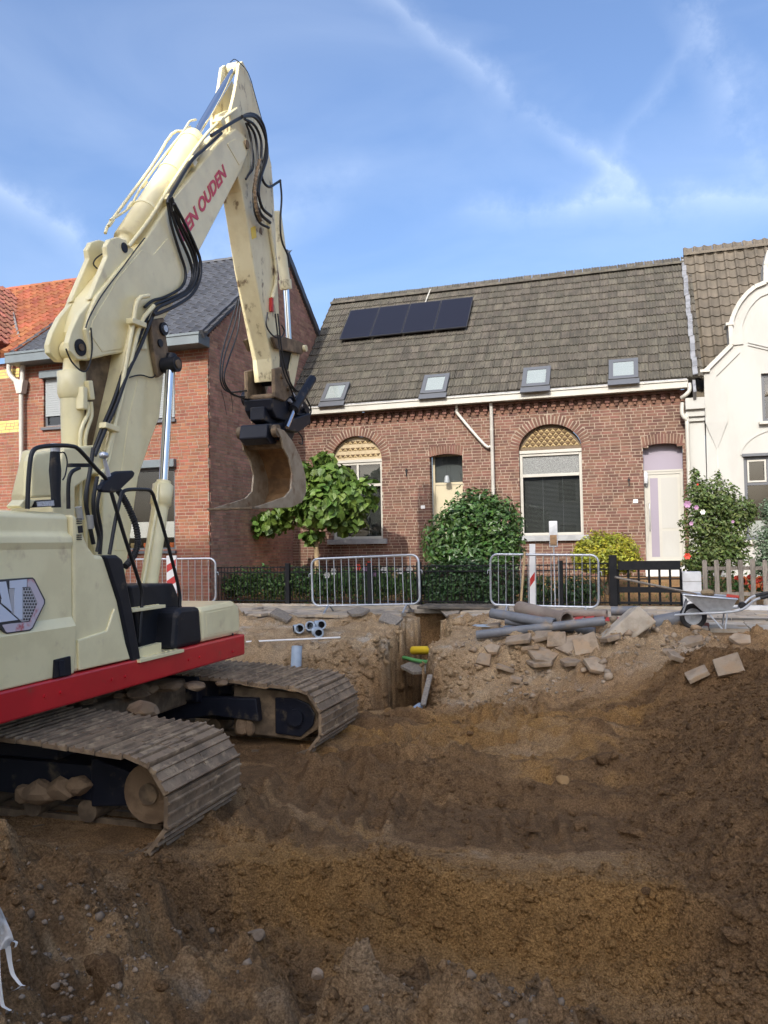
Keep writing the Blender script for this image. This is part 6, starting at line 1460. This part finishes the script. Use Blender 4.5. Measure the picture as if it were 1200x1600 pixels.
p = at(866, 890, Y=14.6); t = root('marker_sign', (p[0], 14.6, 0), 'small rectangular sign on a thin stake in front of the wide window', 'sign'); zt, zb_ = at(866, 814, Y=14.6)[2], at(866, 855, Y=14.6)[2]
G().box(p[0]-.075, p[0]+.075, 14.59, 14.605, zb_, zt).build('plate', MATS['galv_pale'], t, bevel=.01); G().box(p[0]-.06, p[0]+.06, 14.585, 14.5895, zb_+.03, zb_+.22).build('lower_panel', MATS['bucket_in'], t); G().cyl((p[0], 14.61, 0), (p[0], 14.61, zt-.05), .012, 8).build('stake', MATS['galv_pale'], t)
a, b = at(812, 952, Y=13.4), at(820, 862, Y=13.5); t = G().cyl((a[0], 13.4, 0), b, .02, 8); tag(t.build('wooden_stake', MATS['wood_new']), 'thin wooden stake leaning against the right crowd barrier', 'stake')

# ------------------------------------------------------------------ things lying about the dig
# rubber mat over the trench
p = [at(648, 949, Z=.05), at(770, 951, Z=.05), at(776, 942, Z=.05), at(664, 940, Z=.05)]
mc = sum(p)/4; t = root('road_mat', mc, 'thick ribbed rubber mat bridging the trench at the pavement', 'mat')
x0, x1, y0, y1 = p[0][0]+.05, p[1][0], p[0][1]-.05, p[2][1]
G().box(x0, x1, y0, y1, .02, .075).build('sheet', MATS['rubber_mat'], t, bevel=.015)
for i in range(24): G().box(x0+.03, x1-.03, y0+.04+i*(y1-y0-.08)/24, y0+.07+i*(y1-y0-.08)/24, .0755, .084).build('rib', MATS['rubber_mat'], t)
def gh(x, y): return float(ground(np.array([x]), np.array([y]))[0])
def rest(px, py, dz=0.0):
    """where the sight line meets the soil"""
    r, u, w = AX; d = (px-600)/F*r-(py-800)/F*u+w; ts = np.arange(1.5, 30, .01); P = EYE[None]+ts[:, None]*d[None]; g_ = ground(P[:, 0], P[:, 1]); i = int(np.argmax(P[:, 2] < g_)); q = P[i].copy(); q[2] = g_[i]+dz; return q
def pvc(a, b, r, m_, lab, socket=True, cat='pipe', lift=.0, group='grey drain pipes on the far bank', Ya=None, Yb=None):
    A_ = rest(*a) if Ya is None else at(*a, Y=Ya); B_ = rest(*b) if Yb is None else at(*b, Y=Yb)
    A_ = A_+np.array([0, 0, lift]); B_ = B_+np.array([0, 0, lift]); d = (B_-A_)/np.linalg.norm(B_-A_)
    t = root('drain_pipe', (A_+B_)/2, lab, cat, group); n = 20; g = G()
    g.tube([A_, B_], r, n, cap=False); g.tube([B_, A_], r*.90, n, cap=False); g.ring(A_, d, r*.9, r, .004, n); g.ring(B_, d, r*.9, r, .004, n); g.build('pipe', MATS[m_], t)
    if socket: G().tube([B_-d*.16, B_-d*.13, B_], [r*1.02, r*1.14, r*1.14], n, cap=False).build('socket', MATS[m_], t); G().ring(B_, d, r*.9, r*1.14, .006, n).build('rim', MATS[m_], t)
    return t
pvc((768, 958), (866, 975), .075, 'pvc_grey', 'long thin grey pipe lying across the pile towards the concrete block', True, Ya=12.1, Yb=11.75)
pvc((745, 992), (945, 970), .065, 'pvc_grey', 'long grey pipe across the front of the pile', False, Ya=11.7, Yb=11.75)
pvc((812, 950), (885, 969), .11, 'pipe_brown', 'wide dirty brown pipe pointing at the viewer with dark open mouth', True, Ya=12.7, Yb=11.85)
pvc((790, 970), (930, 987), .06, 'pvc_grey', 'grey pipe lowest in the pile', False, Ya=12.0, Yb=11.95)
pvc((880, 958), (948, 960), .06, 'pipe_brown', 'short brown pipe with socket behind the concrete block', True, Ya=12.4, Yb=12.3)
pvc((1024, 974), (1070, 966), .11, 'pvc_grey', 'fat grey pipe stub beside the barrow wheel', False, Ya=11.9, Yb=11.9)
pvc((955, 955), (1000, 954), .07, 'pvc_grey', 'grey pipe partly hidden behind the tilted concrete block', False, Ya=12.5, Yb=12.5)
pvc((462, 1052), (464, 1010), .075, 'pvc_blue', 'blue-grey pipe standing up behind the far track', False, group=None, Ya=10.25, Yb=10.35)
for px, py, rz, lab in ((468, 992, .4, 'grey pipe bend lying leftmost among the four fittings'), (488, 990, 1.3, 'grey pipe fitting in the middle of the four'), (501, 986, .2, 'grey pipe fitting at the top right of the four'), (497, 997, -.3, 'grey pipe fitting at the bottom right of the four')):
    q = rest(px, py); t = root('pipe_fitting', q, lab, 'pipe fitting', 'grey pipe fittings on the sand'); n = 18; c_, s_n = math.cos(rz), math.sin(rz)
    ctr = smooth_line([q+np.array([-.10*c_, -.08*s_n, .09]), q+np.array([0, .02, .10]), q+np.array([.06*c_, -.11, .10+.03*s_n])], 4)
    G().tube(ctr, .068, n, cap=False).build('body', MATS['pvc_blue'], t); G().tube(ctr[::-1], .058, n, cap=False).build('bore', MATS['room_dark'], t)
    e = ctr[-1]; d = ctr[-1]-ctr[-2]; d /= np.linalg.norm(d); G().ring(e, d, .056, .08, .06, n).build('collar', MATS['pvc_blue'], t)
a, b = at(385, 1009, Y=11.3), at(532, 1022, Y=11.2); a[2] = max(a[2], gh(*a[:2])+.02); b[2] = max(b[2], gh(*b[:2])+.02); tag(G().cyl(a, b, .014, 8).build('white_rod', MATS['white_board']), 'thin pale rod lying on the sandy bank behind the tracks', 'rod')
# red warning tape / plastic under the pipes
q = at(905, 972, Y=12.0); g = G()
for i in range(14):
    u = i/13; g.add([q+np.array([-.95+1.9*u, .06*math.sin(9*u), .03+.02*math.sin(14*u)]), q+np.array([-.95+1.9*u+.1, .06*math.sin(9*u), .03+.02*math.sin(14*u+1)]), q+np.array([-.95+1.9*u+.14, .3, .05+.02*math.cos(11*u)]), q+np.array([-.95+1.9*u, .3, .05])], [(0, 1, 2, 3)])
tag(g.build('red_sheeting', MATS['red_plastic']), 'strip of red plastic sheeting under the grey pipes', 'sheeting')
# trench contents
a, b = at(668, 1017, Y=12.9), at(692, 1014, Y=12.3); a[0] -= .25; tag(G().tube([a, b+np.array([.4, 0, .0])], .07, 18).build('gas_pipe', MATS['pipe_yellow']), 'short bright yellow pipe inside the trench', 'pipe')
t = root('green_duct', at(665, 1030, Y=12.2), 'green cable duct crossing the trench below the yellow pipe', 'duct'); c0 = at(645, 1029, Y=12.2); c1 = at(692, 1031, Y=12.0)
G().tube(smooth_line([c0+np.array([-.2, .1, .0]), (c0+c1)/2+np.array([0, -.08, -.03]), c1+np.array([.25, 0, .02])], 5), .03, 10).build('duct', MATS['pipe_green'], t)
G().prism([at(626, 1040, Y=12.0), at(645, 1050, Y=11.85), at(690, 1047, Y=11.85), at(690, 1036, Y=12.1), at(640, 1034, Y=12.2)], (0, 0, -.04)).build('board', MATS['wood_grey'], t)
a, b = at(672, 1055, Y=11.0), at(661, 1102, Y=10.5); tag(G().bar(a, b, .07, .03, (0, 1, 0)).build('timber_stake', MATS['wood_grey']), 'grey timber leaning on the right wall of the trench', 'timber')
a, b = at(636, 1118, Y=9.9), at(656, 1103, Y=10.6); tag(G().cyl(a, b, .045, 12).build('trench_pipe', MATS['pvc_blue']), 'grey pipe end at the bottom of the trench mouth', 'pipe')
# big tilted concrete kerb block
cq = [at(*q_, Y=11.35) for q_ in ((935, 1003), (998, 946), (1027, 972), (964, 1017))]
t = root('concrete_block', sum(cq)/4-np.array([0, 0, .2]), 'big pale concrete kerb block tilted on the rubble', 'concrete block'); G().prism(cq, (-.12, .42, -.06)).build('block', MATS['concrete'], t, bevel=.02)
# rubble slabs: each one a thing
rub = [(812, 1005, .2, 'flat grey paving slab at the left of the rubble'), (845, 1000, .17, 'paving slab lying under the long front pipe'), (870, 1005, .16, 'pale broken slab standing left of the concrete block'), (892, 1012, .2, 'broken slab leaning beside the concrete block'), (918, 1012, .2, 'wedge-shaped slab touching the concrete block'), (848, 1030, .2, 'stacked slab in the middle of the slope, topmost'), (845, 1042, .2, 'stacked slab in the middle of the slope, second'), (790, 1050, .16, 'lone broken slab half buried on the left slope'), (830, 1018, .14, 'small slab wedged below the pipes'), (895, 1040, .16, 'flat pale slab right of the stack'), (770, 1020, .11, 'small pale slab high on the left slope'), (757, 1035, .12, 'grey slab upright in the sand near the trench'), (1082, 1010, .15, 'grey paving stone on the heap left of the barrow'), (1140, 1045, .16, 'paving stone on edge on the right heap'), (1090, 1062, .15, 'flat paving stone in the hollow below the barrow'), (1158, 1005, .13, 'brick-shaped stone below the barrow'), (1055, 1035, .10, 'small dark stone on the heap in the middle'), (805, 1068, .10, 'small slab lowest on the left slope'), (930, 1045, .15, 'flat slab fragment lying below the foot of the block'), (955, 1003, .13, 'chunk of paving before the concrete block'), (705, 958, .2, 'dark slab edge sticking out beside the mat'), (610, 972, .2, 'dark slab fragment on the left trench edge'), (395, 958, .2, 'broken paving edge behind the toolbox'), (440, 966, .2, 'broken paving slab right of the toolbox'), (560, 960, .18, 'slab overhanging the bank below the middle barrier'), (768, 985, .15, 'slab lying at the top of the left slope'), (1095, 985, .12, 'reddish broken brick by the barrow wheel')]
for i, (px, py, s, lab) in enumerate(rub):
    q = rest(px, py, .02); rg = random.Random(100+i); n = rg.choice((4, 5, 5)); an = sorted(rg.uniform(0, 6.28) for _ in range(n)) if n == 5 else [.7, 2.3, 3.9, 5.4]
    an = [a_+rg.uniform(-.2, .2) for a_ in ([.5, 1.9, 3.0, 4.3, 5.5] if n == 5 else [.75, 2.35, 3.9, 5.5])]
    tx, ty = rg.uniform(-.5, .5), rg.uniform(-.6, .1)
    if i in (2, 4, 11, 13): tx, ty = rg.uniform(-.3, .3), -1.0
    M3 = Matrix.Rotation(tx, 3, 'Y') @ Matrix.Rotation(-ty, 3, 'X'); pts_ = [q+np.array(M3 @ Vector((s*math.cos(a_)*1.15, s*math.sin(a_), 0))) for a_ in an]
    g = G(); g.prism(pts_, np.array(M3 @ Vector((0, 0, .055)))); o = g.build('paving_fragment', MATS['slab_broken'] if i not in (20, 21, 22, 23, 24) else MATS['wood_grey'], bevel=.008); tag(o, lab, 'paving slab', 'broken paving on the far bank')
    if i == 26: o.data.materials[0] = MATS['brick_orange']
g = G(); q = rest(775, 985, .05); rg = random.Random(8)
for i in range(10):
    u, v = rg.uniform(-.3, .3), rg.uniform(-.15, .15); g.prism([q+np.array([u+a_, v+b_, .03*rg.random()]) for a_, b_ in ((-.1, -.05), (.12, -.07), (.09, .07), (-.08, .05))], (0, 0, .006))
tag(g.build('crumpled_sheet', MATS['pvc_blue']), 'crumpled grey-blue plastic sheet at the left end of the pipes', 'plastic sheet')

# wheelbarrow
WB = root('wheelbarrow', at(1090, 975, Z=.0), 'grey steel wheelbarrow with black tyre, nose towards the left', 'wheelbarrow'); YWb = 11.75
B_ = lambda px, py, dy=0.0: at(px, py, Y=YWb)+np.array([0, dy, 0])
wc = B_(1083, 963); R_ = .175
G().ring(wc, (0, 1, 0), R_*.62, R_, .09, 32).build('tyre', MATS['rubber'], WB, bevel=.025); rim = G().ring(wc, (0, 1, 0), R_*.5, R_*.63, .07, 28).build('rim', MATS['galv_pale'], WB); G().ring(wc, (0, 1, 0), .02, R_*.52, .015, 20).build('disc', MATS['galv_pale'], rim); G().cyl(wc-np.array([0, .09, 0]), wc+np.array([0, .09, 0]), .025, 12).build('hub', MATS['galv'], rim)
top = [(1067, 928), (1110, 930), (1148, 934)]; bot = [(1097, 955), (1120, 956), (1139, 952)]
tl, tr2 = B_(1066, 927, -.3), B_(1149, 934, -.26); bl2, br2 = B_(1098, 955, -.17), B_(1140, 952, -.17)
fl = lambda p_, w: np.array([p_[0], 2*YWb-p_[1], p_[2]])
def tray(inset, m_, name):
    k = inset; V = [tl, tr2, br2, bl2]; V2 = [fl(p_, 0) for p_ in V]; cc = sum(V+V2)/8; up = np.array([0, 0, k*1.2])
    Q_ = [p_+(cc-p_)*k*np.array([1, 1, 0])+up*(1 if i % 4 in (2, 3) else 0) for i, p_ in enumerate(V+V2)]
    return G().add(Q_, [(0, 3, 2, 1), (4, 5, 6, 7), (0, 4, 7, 3), (1, 2, 6, 5), (3, 7, 6, 2)]).build(name, MATS[m_], WB)
tray(0, 'galv_pale', 'tray'); tray(.03, 'pvc_grey', 'tray_inside')
rp = [tl, tr2, fl(tr2, 0), fl(tl, 0), tl]; G().tube(rp, .012, 8).build('tray_rim', MATS['galv'], WB)
for dy in (-.2, .2):
    G().tube(smooth_line([B_(1054, 960, dy*.6), B_(1075, 958, dy*.8), B_(1130, 955, dy), B_(1155, 951, dy), B_(1165, 945, dy), B_(1176, 936, dy*1.15), B_(1190, 931, dy*1.2), B_(1204, 928, dy*1.2)], 4), .017, 10).build('handle', MATS['galv_pale'], WB)
    G().tube([B_(1184, 932.5, dy*1.18), B_(1205, 928, dy*1.2)], .024, 10).build('grip', MATS['rubber'], WB); G().tube([B_(1066, 957, dy*.6), B_(1073, 937, dy*.9)], .012, 8).build('nose_brace', MATS['galv_pale'], WB)
    G().tube([B_(1106, 957, dy), B_(1126, 980, dy*1.1)], .011, 8).build('leg', MATS['galv_pale'], WB); G().tube([B_(1134, 956, dy), B_(1131, 980, dy*1.1)], .011, 8).build('leg', MATS['galv_pale'], WB)
q = B_(1147, 931, -.2); G().prism([q+np.array(v) for v in ((-.12, -.05, 0), (.04, -.05, -.01), (.05, .12, .0), (-.1, .1, .02))], (0, 0, .012)).build('red_patch', MATS['petal_red'], WB)
q = B_(1105, 926); tag(lump(q, .08, (1.2, 1, .8), 91).build('dark_lump', MATS['bark']), 'brown clump lying on the edge of the barrow tray', 'clump')
a, b = B_(963, 899, -.55), B_(1066, 923, -.1); t = root('spade', (a+b)/2, 'wooden-handled tool lying across the wheelbarrow towards the gate', 'tool'); G().cyl(a, b, .016, 8).build('handle', MATS['wood_grey'], t); G().obox(b+(b-a)*.10, (b-a)*.11, (0, .11, 0), np.array([.0, 0, .006])).build('blade', MATS['steel_dirty'], t)
pt_ = rest(1160, 950); q = B_(1160, 946); o = G().tube([q+np.array([0, -.1, 0]), q+np.array([0, .05, 0])], .05, 12).build('black_reel', MATS['rubber'], WB)

# torn plastic bag in the lower left corner
rg = np.random.RandomState(4); base = rest(4, 1560); t = root('plastic_bag', base, 'torn white plastic bag hanging in at the lower left corner', 'bag')
V = []; Fs = []; nu, nv2 = 16, 30
for j in range(nv2):
    py = 1398+j*3.0; rb = float(np.interp(py, [1398, 1422, 1440, 1458, 1470, 1474, 1486], [-12, 2, 10, 18, 21.5, 16.5, 15]))
    for i in range(nu):
        px = -60+(i/(nu-1))*(60+rb); Y = 2.45+.035*math.sin(i*1.1+j*.35)+.02*math.sin(i*2.3-j*.5); V.append(at(px, py+3*math.sin(i*.8), Y=Y))
for j in range(nv2-1):
    for i in range(nu-1): Fs.append((j*nu+i, j*nu+i+1, (j+1)*nu+i+1, (j+1)*nu+i))
G().add(V, Fs, True).build('sheet', MATS['plastic_bag'], t)
for pts_ in (((12, 1478, 5), (14, 1492, 4), (16, 1506, 3.2), (20, 1522, 3), (27, 1532, 2.2), (33, 1539, 1.6), (39, 1540, .8)), ((33, 1540, 1.5), (25, 1546, 1.6), (17, 1549, .8)), ((21, 1470, 1.2), (26, 1473, 1.2), (24, 1480, .8)), ((-8, 1480, 9), (-4, 1520, 5), (0, 1550, 3.5), (4, 1570, 2.6), (9, 1575, 1.6), (17, 1579, .8)), ((-30, 1480, 20), (-28, 1530, 14), (-24, 1580, 8))):
    P = smooth_line([at(q_[0], q_[1], Y=2.45) for q_ in pts_], 4); Wd = np.interp(np.linspace(0, len(pts_)-1, len(P)), range(len(pts_)), [q_[2] for q_ in pts_])*2.45/F*1.1; m_ = len(P); g = G()
    g.add([p_+np.array([s_*Wd[i], .004*s_, 0]) for i, p_ in enumerate(P) for s_ in (-1, 0, 1)], [(3*i+k, 3*i+k+1, 3*i+k+4, 3*i+k+3) for i in range(m_-1) for k in (0, 1)], True); g.build('shred', MATS['plastic_bag'], t)

# stones that stand out
rocks = [(290, 1500-20, .0, 0, ''),]
for i, (px, py, r, sq, lab) in enumerate(((495, 1530, .045, (1, .8, .8), 'grey hollow stone in the middle of the pebbles'), (165, 1545, .085, (.9, .8, 1.3), 'large pale lump of sandstone in the left foreground'), (145, 1520, .05, (1, 1, .9), 'round brown stone on top of the large foreground lump'), (880, 1222, .05, (1.1, .9, .9), 'round ochre cobble on the pit floor'), (400, 1470, .06, (1.2, .8, .7), 'angular grey stone crowning the pebble ridge'), (322, 1482, .025, (1.1, .9, .8), 'dark rounded pebble left of the pebble ridge'), (985, 1306, .07, (1.5, .7, .5), 'flat grey stone at the foot of the right heap'), (1120, 1370, .045, (1, 1, .8), 'dark clod on the slope of the right heap'), (1010, 1395, .03, (1, 1, .8), 'pale pebble low on the right heap'), (735, 1150, .05, (1, 1, .7), 'flat clod on the pit floor below the bank'), (310, 1500, .03, (1, 1, .8), 'small stone beside the pale sand slab'), (1150, 1470, .075, (1.2, .8, .6), 'dark overhanging clod at the right edge'), (960, 1185, .05, (1.3, .8, .6), 'dark clod in front of the right heap'), (830, 1300, .05, (1.6, .8, .3), 'flat pale crust of soil in the middle of the pit'), (250, 1545, .035, (1.2, .9, .7), 'brown clod right of the large foreground lump'))):
    q = rest(px, py, r*.35); tag(lump(q, r, sq, 200+i, 3, .3).build('stone', MATS['rock' if i in (0, 4) else ('clod_ochre' if i == 3 else 'soil')]), lab, 'stone')

# loose clods and pebbles: far too many to count
import bmesh
bm = bmesh.new(); bmesh.ops.create_icosphere(bm, subdivisions=1, radius=1.0); IV = np.array([v.co[:] for v in bm.verts]); IF = np.array([[v.index for v in f.verts] for f in bm.faces]); bm.free()
def scatter(name, n, sampler, sizes, mname, seed, lab, cat, sink=.3, jag=.3):
    rg = np.random.RandomState(seed); X, Y = sampler(rg, n); Z = ground(X, Y); n = len(X); S = sizes(rg, n, X, Y)
    ok = Z > -3; R = rg.normal(size=(n, 4)); R /= np.linalg.norm(R, axis=1)[:, None]
    w, x, y, z = R.T; M = np.stack([1-2*(y*y+z*z), 2*(x*y-z*w), 2*(x*z+y*w), 2*(x*y+z*w), 1-2*(x*x+z*z), 2*(y*z-x*w), 2*(x*z-y*w), 2*(y*z+x*w), 1-2*(x*x+y*y)], -1).reshape(n, 3, 3)
    V = IV[None]*(1+jag*rg.uniform(-1, 1, (n, len(IV), 1)))*rg.uniform(.65, 1.25, (n, 1, 3)); V = np.einsum('nij,nkj->nki', M, V)*S[:, None, None]; V[..., 2] *= .8
    V += np.stack([X, Y, Z+S*(.8-sink*1.6)], -1)[:, None]
    Fc = (IF[None]+(np.arange(n)*len(IV))[:, None, None]).reshape(-1, 3); V = V.reshape(-1, 3)
    me = bpy.data.meshes.new(name); me.vertices.add(len(V)); me.vertices.foreach_set('co', V.astype(np.float32).ravel()); me.loops.add(Fc.size); me.loops.foreach_set('vertex_index', Fc.ravel().astype(np.int32)); me.polygons.add(len(Fc)); me.polygons.foreach_set('loop_start', np.arange(0, Fc.size, 3, dtype=np.int32)); me.polygons.foreach_set('loop_total', np.full(len(Fc), 3, np.int32)); me.update()
    if mname == 'soil':
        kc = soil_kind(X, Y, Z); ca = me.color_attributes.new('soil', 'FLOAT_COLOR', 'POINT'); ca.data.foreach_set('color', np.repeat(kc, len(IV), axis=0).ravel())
    me.materials.append(MATS[mname]); return tag(link(name, me), lab, cat, kind='stuff')
def s_near(rg, n):
    X = rg.uniform(-3.3, 1.6, n); Y = rg.uniform(1.6, 4.3, n); k = fbm(X, Y, 1.3, 3, 77)+.45*np.exp(-((X+.95)/.45)**2-((Y-2.95)/.3)**2)-.25*sst(-1.4, -2.2, X)+.25*np.exp(-((X+.3)/1.0)**2-((Y-2.6)/.4)**2) > rg.uniform(-.15, .35, n); return X[k], Y[k]
scatter('gravel', 9000, s_near, lambda rg, n, X, Y: .004+.0075*rg.exponential(.55, n).clip(0, 2.8), 'gravel', 1, 'grey pebbles and crumbs on the near spoil ridge', 'gravel', .25)
def s_soil(rg, n):
    X = rg.uniform(-3.4, 3.2, n); Y = rg.uniform(1.8, 9.8, n); k = (fbm(X, Y, .9, 4, 88) > rg.uniform(-.3, .4, n)) & ~((Y > 5.4) & (Y < 6.5) & (X < .4) & (rg.uniform(0, 1, n) < .75)) & (np.abs(X-trench_c(Y)) > .55); return X[k], Y[k]
scatter('soil_clods', 42000, s_soil, lambda rg, n, X, Y: .005+.008*rg.exponential(.55, n).clip(0, 3.6), 'soil', 2, 'loose brown clods of soil scattered over the dig', 'soil clods', .35, .4)
def s_heap(rg, n): X = rg.uniform(-.2, 3.4, n); Y = rg.uniform(3.2, 10, n); return X, Y
scatter('heap_clods', 26000, s_heap, lambda rg, n, X, Y: .005+.0075*rg.exponential(.55, n).clip(0, 3.5), 'soil', 3, 'loose dark crumbs on the large heap at the right', 'soil clods', .35, .4)

def s_steep(x0, x1, y0, y1, lim):
    def f(rg, n):
        X = rg.uniform(x0, x1, n*8); Y = rg.uniform(y0, y1, n*8); e = .03
        sl = np.hypot(ground(X+e, Y)-ground(X-e, Y), ground(X, Y+e)-ground(X, Y-e))/(2*e); k = (sl > lim) & (Y < 13.2); return X[k][:n], Y[k][:n]
    return f
scatter('bank_lumps', 2600, s_steep(-4.9, -1.6, 9.7, 13.2, 1.3), lambda rg, n, X, Y: .012+.024*rg.exponential(.6, n).clip(0, 3), 'soil', 5, 'crumbling sandy lumps on the trench walls and far bank', 'sand lumps', .62, .5)
scatter('face_crumbs', 5000, s_steep(-3.2, .9, 4.3, 5.4, .8), lambda rg, n, X, Y: .005+.009*rg.exponential(.6, n).clip(0, 3), 'soil', 6, 'ochre crumbs on the cut face in the foreground', 'soil clods', .4, .45)

def s_rub(rg, n): return rg.uniform(-2.7, .9, n), rg.uniform(10.4, 12.2, n)
scatter('rubble_bits', 700, s_rub, lambda rg, n, X, Y: .008+.022*rg.exponential(.6, n).clip(0, 3), 'slab_broken', 9, 'small bits of broken paving among the pipes and slabs', 'rubble', .3, .5)

def s_crumb(rg, n): X = rg.uniform(-3.2, 1.8, n); Y = rg.uniform(1.8, 4.4, n); k = fbm(X, Y, 1.1, 3, 93) > rg.uniform(-.35, .25, n); return X[k], Y[k]
scatter('near_crumbs', 20000, s_crumb, lambda rg, n, X, Y: .004+.0085*rg.exponential(.6, n).clip(0, 4), 'soil', 11, 'crumbly soil covering the near spoil ridge', 'soil clods', .35, .5)
def s_lump(rg, n): X = rg.uniform(-3.2, 2.6, n); Y = rg.uniform(4.2, 10.2, n); return X, Y
scatter('soil_lumps', 650, s_lump, lambda rg, n, X, Y: .014+.018*rg.exponential(.6, n).clip(0, 3), 'soil', 12, 'fist-sized brown lumps of soil lying in the pit', 'soil clods', .45, .5)
